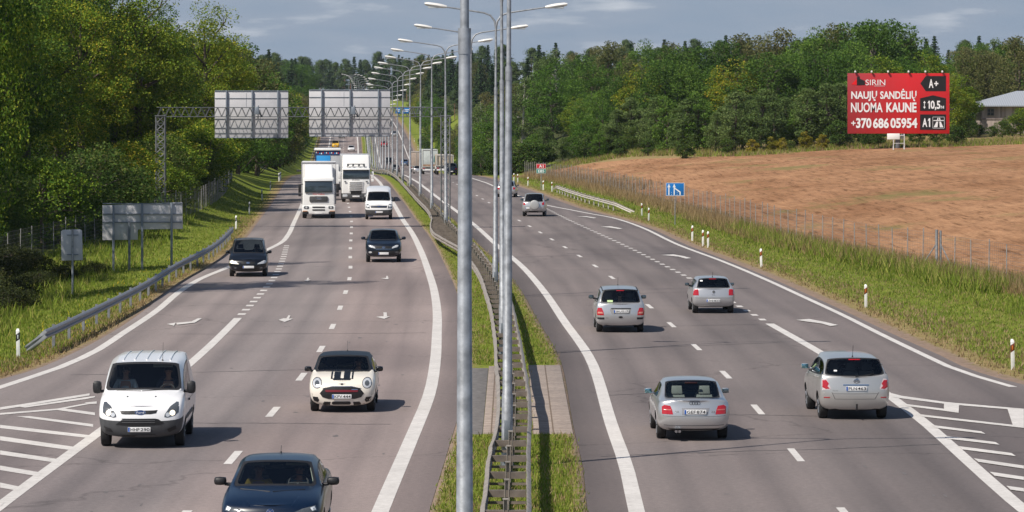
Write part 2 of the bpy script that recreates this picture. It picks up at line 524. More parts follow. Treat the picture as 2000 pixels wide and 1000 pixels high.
def ground_mat():
    m, nt, b = new_mat("roadside_ground")
    tc = nt.nodes.new("ShaderNodeTexCoord"); v = tc.outputs["Object"]
    at = nt.nodes.new("ShaderNodeAttribute"); at.attribute_name = "soil"
    at2 = nt.nodes.new("ShaderNodeAttribute"); at2.attribute_name = "dry"
    at3 = nt.nodes.new("ShaderNodeAttribute"); at3.attribute_name = "litter"
    n1 = noise_node(nt, v, 0.35, 6, 0.65); n2 = noise_node(nt, v, 3.0, 6, 0.7); n3 = noise_node(nt, v, 25.0, 3)
    gr = ramp_node(nt, [(0.30, (0.108, 0.155, 0.020)), (0.5, (0.165, 0.208, 0.030)), (0.72, (0.235, 0.245, 0.055))]); nt.links.new(n1.outputs["Fac"], gr.inputs[0])
    g2 = ramp_node(nt, [(0.3, (0.65, 0.7, 0.6)), (0.7, (1.3, 1.25, 1.2))]); nt.links.new(n2.outputs["Fac"], g2.inputs[0])
    c = mixc_node(nt, 1.0, gr.outputs[0], g2.outputs[0], 'MULTIPLY')
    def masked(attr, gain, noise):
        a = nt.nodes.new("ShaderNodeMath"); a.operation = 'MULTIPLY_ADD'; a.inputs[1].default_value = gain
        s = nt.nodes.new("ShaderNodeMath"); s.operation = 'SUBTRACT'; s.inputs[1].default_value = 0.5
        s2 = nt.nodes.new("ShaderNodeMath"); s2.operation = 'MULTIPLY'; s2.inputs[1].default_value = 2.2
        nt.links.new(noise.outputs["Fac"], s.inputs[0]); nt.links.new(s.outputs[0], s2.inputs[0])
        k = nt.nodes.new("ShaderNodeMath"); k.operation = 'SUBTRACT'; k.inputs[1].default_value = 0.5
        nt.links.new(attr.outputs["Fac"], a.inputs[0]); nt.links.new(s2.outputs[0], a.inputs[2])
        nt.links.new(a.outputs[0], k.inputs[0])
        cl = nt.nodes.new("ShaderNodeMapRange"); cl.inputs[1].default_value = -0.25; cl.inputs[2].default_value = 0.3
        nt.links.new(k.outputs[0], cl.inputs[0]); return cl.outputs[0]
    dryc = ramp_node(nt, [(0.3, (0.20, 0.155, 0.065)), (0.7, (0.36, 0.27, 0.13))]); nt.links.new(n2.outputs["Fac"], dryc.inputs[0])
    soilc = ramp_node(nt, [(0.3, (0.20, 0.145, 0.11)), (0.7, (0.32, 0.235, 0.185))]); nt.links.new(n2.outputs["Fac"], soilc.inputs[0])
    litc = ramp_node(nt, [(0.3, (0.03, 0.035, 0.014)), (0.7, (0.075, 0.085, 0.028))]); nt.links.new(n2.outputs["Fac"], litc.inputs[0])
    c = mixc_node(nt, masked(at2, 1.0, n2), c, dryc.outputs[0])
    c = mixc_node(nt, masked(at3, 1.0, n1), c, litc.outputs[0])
    c = mixc_node(nt, masked(at, 1.0, n2), c, soilc.outputs[0])
    nt.links.new(c, b.inputs["Base Color"]); b.inputs["Roughness"].default_value = 0.95; b.inputs["Specular IOR Level"].default_value = 0.1
    bp = nt.nodes.new("ShaderNodeBump"); bp.inputs["Strength"].default_value = 0.8; bp.inputs["Distance"].default_value = 0.12
    nt.links.new(n2.outputs["Fac"], bp.inputs["Height"]); nt.links.new(bp.outputs[0], b.inputs["Normal"])
    return m


AK = [3500, 1800, 1000, 600, 350, 220, 150, 100, 75, 58, 45, 36, 30, 25, 21, 18, 15.5, 13.5, 12, 10.5, 9, 7.8, 6.6, 5.6, 4.7, 3.9, 3.2, 2.6, 2.0, 1.5, 1.1, .8, .5, .25, 0.02]


def build_ground():
    vs, soil, dry, lit, idx = [], [], [], [], []
    for D in ROWS_G:
        le, re, rl, ll = LE(D), RE(D), RL(D) + IN, LL(D) - IN
        xs = [le - a for a in AK] + [le + .1, (le + rl) / 2, rl - .02, rl + .02, rl + .2, rl + .5, (rl + ll) / 2 - .3, (rl + ll) / 2 + .3, ll - .5, ll - .2, ll - .02, ll + .02, (ll + re) / 2, re - .1] + [re + a for a in AK[::-1]]
        for X in xs:
            vs.append((X, D, ground_z(X, D)))
            s = d = l = 0.0
            if X < le:
                a = le - X
                s = 0.95 * (1 - sstep(a, .05, .45)); d = 0.85 * (1 - sstep(a, .5, 1.6))
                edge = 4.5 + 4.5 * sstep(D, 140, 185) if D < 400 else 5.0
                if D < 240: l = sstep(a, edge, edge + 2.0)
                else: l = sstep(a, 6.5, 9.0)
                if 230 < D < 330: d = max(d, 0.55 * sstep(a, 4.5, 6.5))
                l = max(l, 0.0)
            elif X > re:
                b_ = X - re; xf = XF(D)
                s = 1.0 * (1 - sstep(b_, .25, 0.95)); d = 0.8 * (1 - sstep(b_, .8, 2.4))
                d = max(d, 0.95 * sstep(X, xf - 2.2, xf - .4) * (1 - sstep(D, 440, 470)))
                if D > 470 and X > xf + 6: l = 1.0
            elif rl < X < ll:
                e = min(X - rl, ll - X)
                s = 0.9 * (1 - sstep(e, .05, .3)); d = 0.6 * (1 - sstep(e, .2, .7))
            soil.append(s); dry.append(d); lit.append(l)
    n = len(vs) // len(ROWS_G)
    f = []
    for i in range(len(ROWS_G) - 1):
        for k in range(n - 1):
            f.extend((i * n + k, i * n + k + 1, (i + 1) * n + k + 1, (i + 1) * n + k))
    me = quick_mesh("ground", np.array(vs), f, 4)
    for nm, arr in (("soil", soil), ("dry", dry), ("litter", lit)):
        at = me.attributes.new(nm, 'FLOAT', 'POINT'); at.data.foreach_set("value", arr)
    o = link_mesh("ground", me, ground_mat(), smooth=60)
    tag(o, kind="structure")


build_ground()


def strip(name, fl, fr, mat, rows, cols=8, dz=0.0, lat=None):
    vs, f, lp = [], [], []
    for D in rows:
        a, b = fl(D), fr(D)
        for k in range(cols + 1):
            X = a + (b - a) * k / cols; vs.append((X, D, ZR(D) + dz)); lp.append(lat(X, D) if lat else 0.0)
    n = cols + 1
    for i in range(len(rows) - 1):
        for k in range(cols): f.extend((i * n + k, i * n + k + 1, (i + 1) * n + k + 1, (i + 1) * n + k))
    me = quick_mesh(name, np.array(vs), f, 4)
    at = me.attributes.new("lane_pos", 'FLOAT', 'POINT'); at.data.foreach_set("value", lp)
    o = link_mesh(name, me, mat, smooth=60)
    tag(o, kind="structure")
    return o


strip("road_left_carriageway", LE, lambda D: RL(D) + IN, MAT_ASPH_L, ROWS, lat=lambda X, D: (RL(D) - .12 - X) / 3.78)
strip("road_right_carriageway", lambda D: LL(D) - IN, RE, MAT_ASPH_R, ROWS, lat=lambda X, D: (X - LL(D) - .12) / 3.85)

# ---- painted markings: one sheet of line work 5 mm above the asphalt
mk = MB()


def zpaint(D): return ZR(D) + (0.006 if D < 330 else 0.016)


def line(fn, d0, d1, w, step=4.0):
    n = max(1, int((d1 - d0) / step)); vs, fs = [], []
    for i in range(n + 1):
        D = d0 + (d1 - d0) * i / n
        vs += [(fn(D) - w / 2, D, zpaint(D)), (fn(D) + w / 2, D, zpaint(D))]
    for i in range(n): fs.append((2 * i, 2 * i + 1, 2 * i + 3, 2 * i + 2))
    mk.add(vs, fs)


def dashes(fn, start, end, period, length, w):
    D = start
    while D < end:
        line(fn, D - length / 2, D + length / 2, w, 3.1); D += period


def poly(pts):
    """painted shape given by survey points on the flat near road"""
    g = [G(*p) for p in pts]
    poly.z += 0.0005
    mk.add([(x, y, poly.z) for x, y in g], [tuple(range(len(g)))])


poly.z = 0.0068
line(RL, 32, 1500, .34); line(LL, 32, 1500, .32)
line(LEL, 79, 1500, .30); line(REL, 99.5, 1500, .24)
LANE_L = Curve1([(40, -6.45), (78.6, -6.26), (95, -6.16), (115, -6.23), (127, -6.46), (139, -6.77), (151, -7.12), (163, -7.5), (175, -8.0), (187, -8.56), (258, -11.75),
                 (300, -13.95), (347, -16.3), (400, -19), (500, -23.9), (680, -32.5), (836, -40.1), (970, -46.2), (1150, -55.2), (1300, -64.2), (1700, -101)])
LANE_R = Curve1([(40, 6.5), (79.1, 6.42), (92, 6.4), (104.1, 6.3), (116.5, 6.06), (128.4, 5.79), (140.5, 5.46), (164.6, 4.65), (177, 4.15), (189.5, 3.57), (201.6, 2.98), (213.6, 2.38),
                 (225.2, 1.8), (238, 1.14), (250, .47), (291, -1.6), (320, -3.1), (371, -5.8), (414, -7.9), (500, -11.7), (680, -20.2), (836, -27.6), (970, -33.7), (1150, -42.6), (1300, -51.6), (1700, -88)])
dashes(LANE_L, 79.3 - 36, 1300, 12.0, 3.0, .19)
dashes(LANE_R, 79.6 - 36, 1300, 12.1, 3.0, .17)
EXIT_L = Curve1([(60, -10.1), (72.8, -10.08), (84.4, -10.0), (107.9, -9.9), (132.2, -10.27), (145, -10.55), (165, -11.1), (185, -12.0), (203.9, -13.0)])
line(EXIT_L, 62, 132.5, .30)
dashes(EXIT_L, 135, 205, 2.95, 1.05, .30)
EXIT_R = Curve1([(60, 9.98), (69.7, 9.99), (79.6, 10.15), (87.2, 10.29), (96.6, 10.3), (112.6, 9.95), (129.1, 9.4), (162.1, 8.3), (185.6, 7.3), (191.5, 7.05), (253.8, 3.9), (278.9, 2.75)])
line(EXIT_R, 62, 129, .32)
dashes(EXIT_R, 131.5, 279, 2.95, 1.0, .24)


def zp(s, x0, y0):
    return lambda pts: poly([(x0 + a / s, y0 + b / s) for a, b in pts])


L = zp(2.857, 0, 650)
for q in ([(0, 515), (0, 533), (505, 590), (520, 575)], [(0, 578), (0, 602), (405, 658), (428, 640)], [(0, 658), (0, 681), (318, 727), (335, 708)],
          [(0, 743), (0, 768), (215, 803), (238, 783)], [(0, 838), (0, 866), (105, 884), (130, 865)], [(90, 468), (165, 467), (520, 512), (520, 527)],
          [(300, 430), (350, 423), (530, 447), (530, 462)], [(0, 450), (0, 460), (320, 433), (540, 392), (540, 384), (320, 425)],
          [(0, 418), (0, 432), (110, 415), (500, 352), (500, 340), (110, 402)], [(110, 415), (140, 420), (480, 372), (530, 362), (530, 355), (480, 361)],
          [(470, 392), (540, 385), (540, 398), (500, 400)], [(0, 945), (0, 972), (25, 950)]):
    L(q)
Q = zp(3.031, 1550, 670)
for q in ([(575, 298), (640, 315), (890, 350), (960, 357), (1364, 392), (1364, 402), (960, 369), (890, 362), (640, 330), (590, 322)],
          [(890, 360), (980, 368), (977, 416), (890, 404)], [(650, 362), (890, 392), (890, 404), (670, 376)],
          [(740, 424), (1364, 495), (1364, 506), (760, 438)], [(1265, 390), (1364, 398), (1364, 498), (1297, 488)],
          [(815, 488), (1110, 526), (1137, 541), (840, 505)], [(890, 552), (1195, 590), (1220, 606), (910, 570)], [(975, 614), (1290, 655), (1315, 673), (1000, 634)],
          [(1065, 686), (1364, 730), (1364, 748), (1095, 708)], [(1160, 766), (1364, 796), (1364, 815), (1190, 790)], [(1260, 850), (1364, 864), (1364, 884), (1285, 873)]):
    Q(q)
# arrows
W6 = zp(3.334, 400, 400)
for q in ([(530, 745), (545, 722), (558, 724), (548, 744)], [(480, 752), (512, 742), (575, 745), (520, 766)],
          [(1165, 735), (1163, 703), (1185, 704), (1187, 735)], [(1115, 733), (1150, 729), (1205, 730), (1168, 746)],
          [(663, 490), (668, 478), (680, 478), (675, 490)], [(645, 494), (690, 488), (668, 502)],
          [(1180, 480), (1182, 466), (1192, 466), (1194, 480)], [(1145, 481), (1202, 478), (1190, 488)]):
    W6(q)
Z5 = zp(2.5, 0, 350)
for q in ([(860, 704), (935, 697), (968, 681), (986, 682), (952, 703), (866, 713)], [(815, 710), (858, 703), (850, 719)]): Z5(q)
for q in ([(1555, 626), (1580, 624), (1612, 630), (1637, 636), (1622, 638), (1605, 633), (1575, 629)],
          [(1291, 499), (1315, 497.5), (1335, 501), (1350, 505), (1340, 506), (1325, 502), (1305, 500)],
          [(1173, 443.5), (1192, 442.5), (1216, 447), (1210, 448), (1190, 445)], [(1127, 423.5), (1145, 423), (1165, 426), (1160, 427), (1145, 424.6)]):
    poly(q)
tag(mk.build("lane_markings", MAT_PAINT, smooth=None), kind="structure")

# thin transverse dark bands wandering across the lanes
ck = MB()
for D, xa, xb, sl, seed in ((79.6, 2.0, 10, .35, 1), (96.5, 2.6, 6, .5, 2), (112.6, -1.4, 9, .55, 3), (127, 3, 9, .2, 4), (147.2, .3, 8, .6, 5), (104, -13, -6, .3, 6), (123, -12, -3, .1, 7),
                            (90.5, 5.5, 9.5, .0, 8), (172, 2, 9, .4, 9), (88, -8.5, -3, -.1, 10)):
    rr = random.Random(seed); n = 26; vs, fs = [], []; off = 0
    for i in range(n + 1):
        off += rr.uniform(-.08, .08)
        X = xa + (xb - xa) * i / n; w = rr.uniform(.018, .05)
        vs += [(X, D + off + sl * (X - xa) - w, .0035), (X, D + off + sl * (X - xa) + w, .0035)]
    ck.add(vs, [(2 * i, 2 * i + 2, 2 * i + 3, 2 * i + 1) for i in range(n)])
tag(ck.build("dark_cross_bands", M("dark_band", (.055, .05, .05), .6), smooth=None), kind="structure")

# oil drips and dark scuffs along the lanes
st_ = MB(); rr = random.Random(17)
for fn, off in ((LANE_L, 1.9), (LANE_L, -1.9), (LANE_R, 1.9), (LANE_R, -1.9)):
    for _ in range(20):
        D = 1 / (1 / 230 + (1 / 66 - 1 / 230) * rr.random()); X = fn(D) + off + rr.gauss(0, .55); n = 9; ra, rb_ = rr.uniform(.02, .09), rr.uniform(.05, .35)
        st_.add([(X + ra * math.cos(2 * math.pi * i / n) * rr.uniform(.6, 1.2), D + rb_ * math.sin(2 * math.pi * i / n) * rr.uniform(.6, 1.2), .0028) for i in range(n)], [tuple(range(n))])
tag(st_.build("oil_stains_on_road", M("oil_stain", (.135, .120, .116), .7), smooth=None), kind="structure")

# paved crossing of the median
def pavers():
    m, nt, b = new_mat("concrete_pavers")
    tc = nt.nodes.new("ShaderNodeTexCoord")
    br = nt.nodes.new("ShaderNodeTexBrick"); br.inputs["Scale"].default_value = 1.0
    br.inputs["Color1"].default_value = (.36, .30, .26, 1); br.inputs["Color2"].default_value = (.30, .25, .22, 1); br.inputs["Mortar"].default_value = (.16, .12, .09, 1)
    br.inputs["Mortar Size"].default_value = .02; br.inputs["Brick Width"].default_value = .5; br.inputs["Row Height"].default_value = .5; br.offset = 0.0
    nt.links.new(tc.outputs["Object"], br.inputs["Vector"])
    n = noise_node(nt, tc.outputs["Object"], 9.0, 5)
    r = ramp_node(nt, [(.3, (.75, .75, .75)), (.7, (1.15, 1.12, 1.1))]); nt.links.new(n.outputs["Fac"], r.inputs[0])
    nt.links.new(mixc_node(nt, 1.0, br.outputs["Color"], r.outputs[0], 'MULTIPLY'), b.inputs["Base Color"]); b.inputs["Roughness"].default_value = .85
    return m


MAT_PAVER = pavers()
pv = MB()
pv.box((.98, 96.2, .0), (.98, 22.6, .08)); pv.box((-.52, 96.0, .0), (.36, 22.2, .08))
tag(pv.build("paving_median_crossing", MAT_PAVER, bevel=.01), kind="structure")
ap = MB(); ap.box((-1.03, 95.6, -.005), (.64, 21.6, .07))
tag(ap.build("asphalt_patch", M("patch_asphalt", (.15, .14, .135), .85, vary=(6, .3)), bevel=.01), kind="structure")

# ploughed field beyond the right fence
def field_mat():
    m, nt, b = new_mat("ploughed_soil")
    tc = nt.nodes.new("ShaderNodeTexCoord"); v = tc.outputs["Object"]
    n0 = noise_node(nt, v, .06, 5, .6); n1 = noise_node(nt, v, 1.6, 7, .78)
    rows = noise_node(nt, v, 1.0, 5, .65, stretch=(2.6, .14, 1)); weeds = noise_node(nt, v, 1.0, 6, .65, stretch=(.09, .05, 1)); fine = noise_node(nt, v, 6.0, 5, .7)
    a = ramp_node(nt, [(.3, (.285, .150, .080)), (.7, (.405, .230, .126))]); nt.links.new(n0.outputs["Fac"], a.inputs[0])
    k = ramp_node(nt, [(.33, (.52, .48, .44)), (.43, (1, 1, 1)), (.72, (1.10, 1.10, 1.10))]); nt.links.new(rows.outputs["Fac"], k.inputs[0])
    f = ramp_node(nt, [(.3, (.66, .64, .62)), (.7, (1.22, 1.22, 1.22))]); nt.links.new(n1.outputs["Fac"], f.inputs[0])
    f2 = ramp_node(nt, [(.3, (.8, .8, .8)), (.7, (1.18, 1.18, 1.18))]); nt.links.new(fine.outputs["Fac"], f2.inputs[0])
    c = mixc_node(nt, 1.0, a.outputs[0], k.outputs[0], 'MULTIPLY'); c = mixc_node(nt, 1.0, c, f.outputs[0], 'MULTIPLY'); c = mixc_node(nt, 1.0, c, f2.outputs[0], 'MULTIPLY')
    clod = noise_node(nt, v, 1.0, 6, .75, stretch=(1.5, .16, 1)); band_ = noise_node(nt, v, 1.0, 4, .6, stretch=(.10, .030, 1))
    kc = ramp_node(nt, [(.30, (.58, .55, .52)), (.47, (1, 1, 1)), (.70, (1.25, 1.24, 1.22))]); nt.links.new(clod.outputs["Fac"], kc.inputs[0])
    kb = ramp_node(nt, [(.36, (.80, .76, .72)), (.52, (1, 1, 1)), (.68, (1.10, 1.11, 1.12))]); nt.links.new(band_.outputs["Fac"], kb.inputs[0])
    c = mixc_node(nt, 1.0, c, kc.outputs[0], 'MULTIPLY'); c = mixc_node(nt, 1.0, c, kb.outputs[0], 'MULTIPLY')
    wmask = ramp_node(nt, [(.55, (0, 0, 0)), (.68, (.70, .70, .70))]); nt.links.new(weeds.outputs["Fac"], wmask.inputs[0])
    c = mixc_node(nt, wmask.outputs[0], c, (.17, .17, .06))
    nt.links.new(c, b.inputs["Base Color"]); b.inputs["Roughness"].default_value = .95; b.inputs["Specular IOR Level"].default_value = .1
    bp = nt.nodes.new("ShaderNodeBump"); bp.inputs["Strength"].default_value = .9; bp.inputs["Distance"].default_value = .12
    nt.links.new(n1.outputs["Fac"], bp.inputs["Height"]); nt.links.new(bp.outputs[0], b.inputs["Normal"])
    return m


def far_edge(X): return 404 + 3 * math.sin(X * .21) + max(0, 38 * (1 - sstep(X, 10, 30)))


fv, ff = [], []
rows_f = list(np.arange(0, 1.001, 1 / 60.0)); cols_f = [0, .02, .05, .09, .14, .2, .27, .35, .45, .56, .7, .85, 1.0]
for t in rows_f:
    for u in cols_f:
        X0 = None
        D = 70 + t * 330
        xf = XF(D) + 1.0
        X = xf + u * 80
        D2 = 70 + t * (far_edge(X) - 70)
        X = XF(D2) + 1.0 + u * 80
        fv.append((X, D2, ground_z(X, D2) + .05))
nf_ = len(cols_f)
for i in range(len(rows_f) - 1):
    for k in range(nf_ - 1): ff.extend((i * nf_ + k, i * nf_ + k + 1, (i + 1) * nf_ + k + 1, (i + 1) * nf_ + k))
tag(link_mesh("ploughed_field", quick_mesh("ploughed_field", np.array(fv), ff, 4), field_mat(), smooth=60), kind="structure")
# ================================================================== STREET FURNITURE
MAT_GALV = M("galvanised_steel", (.30, .315, .335), .5, .35, vary=(7, .30), bump=(30, .05))
MAT_GALV_D = M("dark_galvanised_steel", (.16, .18, .20), .5, .3, vary=(5, .2))
MAT_RAIL = M("weathered_rail_steel", (.305, .272, .240), .6, .2, vary=(4, .25), bump=(12, .1))
MAT_RAIL_B = M("blue_grey_rail_steel", (.24, .25, .27), .5, .3, vary=(4, .2))
MAT_SIGNBACK = M("sign_back_aluminium", (.55, .545, .57), .55, .1, vary=(2, .06))
MAT_SIGNRIB = M("sign_rib_steel", (.19, .22, .26), .5, .2)
MAT_LAMPHEAD = M("lamp_head_white", (.74, .73, .70), .4)
MAT_LENS = M("lamp_glass", (.55, .58, .58), .15)
MAT_WHITE = M("white_paint", (.78, .78, .76), .45, vary=(6, .08))
MAT_BLACKP = M("black_reflector", (.02, .02, .022), .4)
MAT_BROWNR = M("brown_reflector", (.16, .045, .02), .35)
MAT_ORANGE = M("orange_reflector", (.60, .17, .02), .3)
MAT_WIRE = M("wire_mesh", (.20, .19, .18), .6, .2)
MAT_POSTG = M("grey_fence_post", (.27, .265, .26), .7, vary=(6, .2))

ORD = ["nearest", "second", "third", "fourth", "fifth", "sixth", "seventh", "eighth", "ninth", "tenth", "eleventh", "twelfth", "thirteenth", "fourteenth", "fifteenth",
       "sixteenth", "seventeenth", "eighteenth", "nineteenth", "twentieth"]


def wbeam(path, side, h=.31, zc=.60):
    """W-profile guard rail swept along (x, y, z-offset) points; side=+1 faces right"""
    prof = [(0, -.155), (.0, -.15), (.03, -.14), (.075, -.10), (.075, -.055), (.02, -.02), (.02, .02), (.075, .055), (.075, .10), (.03, .14), (0, .155)]
    back = [(a - .012, b) for a, b in prof[::-1]]
    ring = prof + back; n = len(ring)
    vs, fs = [], []
    for i, (x, y, zo) in enumerate(path):
        a = path[max(0, i - 1)]; b = path[min(len(path) - 1, i + 1)]
        t = Vector((b[0] - a[0], b[1] - a[1])).normalized()
        nx, ny = t.y * side, -t.x * side
        for (p, q) in ring: vs.append((x + nx * p, y + ny * p, zo + zc + q * h / .31))
    for i in range(len(path) - 1):
        for k in range(n): fs.append((i * n + k, i * n + (k + 1) % n, (i + 1) * n + (k + 1) % n, (i + 1) * n + k))
    fs += [tuple(range(n)), tuple(range((len(path) - 1) * n, len(path) * n))]
    return vs, fs


# ---- double-sided barrier along the median: centre posts, ladder spacers, two beams
BL = Curve1([(40, -.55), (58, -.52), (65.6, -.47), (75, -.40), (77.5, -.34), (90, -.33), (99, -.41), (114, -.55), (125, -.72), (140, -1.05), (150, -1.3), (168, -2.0), (180, -2.55), (196, -3.9),
             (206, -4.62), (216, -4.95), (232, -5.25), (246, -5.75), (280, -7.45), (314, -9.15), (347, -10.8), (400, -13.4), (500, -18.2), (680, -26.8), (836, -34.4), (970, -40.4), (1150, -49.4)])
BR = Curve1([(40, .2), (58, .25), (65, .27), (75, .32), (84, .39), (100, .30), (115, .15), (133, -.1), (150, -.5), (168, -1.2), (184, -1.85), (208, -3.15), (246, -4.95), (280, -6.65),
             (314, -8.35), (347, -10.0), (400, -12.6), (500, -17.4), (680, -26.0), (836, -33.6), (970, -39.6), (1150, -48.6)])
bar = empty("median_barrier", (0, 40, 0))
tag(bar, "long weathered steel double guard rail with ladder spacers down the grass median", "guard rail")
inv = Matrix.Translation((0, -40, 0))
ys = list(np.arange(44, 420, 1.6)) + list(np.arange(420, 1100, 8))
rj = random.Random(3)
for fn, side in ((BL, -1), (BR, 1)):
    vs, fs = wbeam([(fn(y) + rj.uniform(-.015, .015), y - 40, ZR(y) + rj.uniform(-.012, .012)) for y in ys], side)
    m_ = MB().add(vs, fs); m_.build("rail_beam", MAT_RAIL, bar, smooth=30)
MAT_SPACER = M("weathered_spacer_steel", (.165, .135, .115), .7, .1, vary=(5, .25))
for k in range(84):
    y = 55.8 + 3.3 * k
    m_ = MB(); a, b = BL(y), BR(y)
    m_.box(((a + b) / 2, y - 40, .67), (b - a - .03, .11, .13)); m_.box(((a + b) / 2, y - 40, .50), (b - a - .03, .05, .05))
    m_.build("spacer", MAT_SPACER, bar, smooth=None)
    m_ = MB(); cx = (a + b) / 2 if abs(b - a) < .9 else b - .4
    m_.box((cx - .035, y - 40, .42), (.012, .13, 1.0)); m_.box((cx + .035, y - 40, .42), (.012, .13, 1.0)); m_.box((cx, y - 40, .42), (.06, .012, 1.0)); m_.box((cx, y - 40, .93), (.10, .14, .02))
    m_.build("post", MAT_RAIL, bar, smooth=None)
for y in list(np.arange(340, 1000, 26.0)):
    m_ = MB(); m_.box(((BL(y) + BR(y)) / 2, y - 40, ZR(y) + .42), (.12, .13, .9)); m_.build("post", MAT_RAIL, bar, smooth=None)


# ---- roadside guard rails
def roadside_rail(name, label, path, side, post_side, mat, z0=0.0, group=None):
    o = empty(name, (path[0][0], path[0][1], 0)); tag(o, label, "guard rail", group)
    p = [(x - path[0][0], y - path[0][1], zo) for x, y, zo in path]
    vs, fs = wbeam(p, side); MB().add(vs, fs).build("rail_beam", mat, o, smooth=30)
    acc = 0
    for (a, b) in zip(p[:-1], p[1:]):
        seg = math.hypot(b[0] - a[0], b[1] - a[1]); s = -acc
        while s + 4.0 <= seg + 1e-6:
            s += 4.0
            t = s / seg
            if t > 1: break
            x, y, zo = [a[i] + (b[i] - a[i]) * t for i in range(3)]
            if zo < -.2: continue
            m_ = MB(); m_.box((x + post_side * .12, y, zo + .36), (.09, .12, .80)); m_.box((x + post_side * .05, y, zo + .6), (.12, .08, .16)); m_.build("post", mat, o, smooth=None)
        acc = (acc + seg) % 4.0
    return o


def densify(pts, step=3.0):
    out_ = [pts[0]]
    for a, b in zip(pts[:-1], pts[1:]):
        n = max(1, int(math.dist(a[:2], b[:2]) / step))
        for i in range(1, n + 1): out_.append(tuple(a[j] + (b[j] - a[j]) * i / n for j in range(3)))
    return out_


lr = Curve1([(113, -14.95), (128, -14.95), (147, -15.1), (159, -15.4), (187, -15.75), (211.5, -16.75)])
path = [(-15.65, 114.0, -.52), (-15.3, 113.5, -.28), (-14.98, 113.2, 0)] + [(lr(y), y, 0) for y in np.arange(115, 212, 2.0)] + [(-16.9, 213.5, 0), (-17.2, 215, -.3)]
roadside_rail("guard_rail", "long galvanised guard rail along the left grass verge below the sign backs", path, 1, -1, MAT_RAIL_B)
path = densify([(3.9, 338, -.35), (4.2, 333, 0), (5.0, 316, 0), (6.1, 297, 0), (7.9, 272, 0), (8.6, 270.3, -.3), (9.3, 269.3, -.6)], 2.5)
roadside_rail("guard_rail", "short pale guard rail on the right verge, near end bent into the grass", path, -1, 1, M("pale_rail_steel", (.52, .49, .45), .55, .2, vary=(4, .2)))
path = [(LE(y) - .9, y, ZR(y) + .02) for y in np.arange(560, 1000, 8.0)]
roadside_rail("guard_rail", "distant thin guard rail on the left edge of the road before the big sign backs", path[::-1], -1, -1, MAT_RAIL)


# ---- lamp posts
def make_lamp():
    root = empty("street_lamp", (0, 0, 0))
    p = MB(); p.tube([(0, 0, -.3), (0, 0, 1.6), (0, 0, 1.62), (0, 0, 8.6), (0, 0, 8.7), (0, 0, 11.3)], [.125, .12, .105, .068, .052, .045], 14)
    p.tube([(0, 0, 8.45), (0, 0, 8.75)], .075, 14)
    p.build("pole", MAT_GALV, root, smooth=50)
    b_ = MB(); b_.lathe([(-.1, .24), (.05, .24), (.06, .15), (.16, .135)], "z", (0, 0, 0), 16); b_.build("base_plate", MAT_GALV_D, root, smooth=40)
    h = MB(); h.box((0, -.125, .8), (.13, .02, .5)); h.build("service_door", MAT_GALV_D, root, bevel=.006)
    for s in (-1, 1):
        a = MB(); a.tube([(0, 0, 11.2), (s * .05, 0, 11.5), (s * .22, 0, 11.75), (s * .5, 0, 11.86), (s * 1.2, 0, 11.97), (s * 2.15, 0, 12.11)], [.045, .042, .04, .036, .033, .03], 8)
        a.build("arm", MAT_GALV, root, smooth=50)
        hd = MB()
        prof = [(2.05, .05, .05), (2.2, .10, .08), (2.45, .15, .10), (2.85, .15, .09), (2.98, .10, .05)]
        vs, fs = [], []
        for (x, w, t) in prof:
            for k in range(10):
                an = 2 * math.pi * k / 10
                vs.append((s * x, math.cos(an) * w, 12.11 + (x - 2.1) * .14 + math.sin(an) * t))
        for i in range(len(prof) - 1):
            for k in range(10): fs.append((i * 10 + k, i * 10 + (k + 1) % 10, (i + 1) * 10 + (k + 1) % 10, (i + 1) * 10 + k))
        fs += [tuple(range(10)), tuple(range(40, 50))]
        hd.add(vs, fs); hh = hd.build("lamp_head", MAT_LAMPHEAD, root, smooth=45)
        ln = MB(); ln.box((s * 2.62, 0, 12.085), (.42, .2, .07)); ln.build("lens", MAT_LENS, hh, bevel=.02)
    return root


lamp = make_lamp()
LAMP_D = [41, 77, 112, 147.5, 185, 222, 257, 292, 329, 365, 401, 436, 472, 508, 543, 579, 614, 650, 686, 722, 758, 794, 830, 866, 902, 938, 974, 1010, 1046, 1082, 1118, 1154, 1190, 1226, 1262, 1298, 1334, 1370]
LAMP_X = {41: -.55, 77: -.11, 112: -.29, 147.5: -.70, 185: -2.2, 222: -4.15}
WHICH = ["thickest grey lamp pole in the foreground whose arms rise out of view", "tall grey lamp pole rising from the barrier right of the thickest one",
         "slim lamp pole showing just left of the second big pole at the top", "lamp post whose two white heads stand highest in view"]
for i, D in enumerate(LAMP_D):
    o = lamp if i == 0 else copy_tree(lamp)
    o.location = (LAMP_X.get(D, C_MED(D)), D, ZR(D))
    o.rotation_euler = (0, R([0, .25, -.2, .15, .3, -.2][i % 6]), -math.atan((C_MED(D + 10) - C_MED(D - 10)) / 20) * -1 * -1)
    if i < 4: lb = WHICH[i]
    elif i < 20: lb = ORD[i] + " twin-armed lamp post from the viewer along the median barrier"
    else: lb = "tiny far twin-armed lamp post climbing the distant hill beyond the sign gantry"
    tag(o, lb, "lamp post", "twin-armed lamp posts along the median")


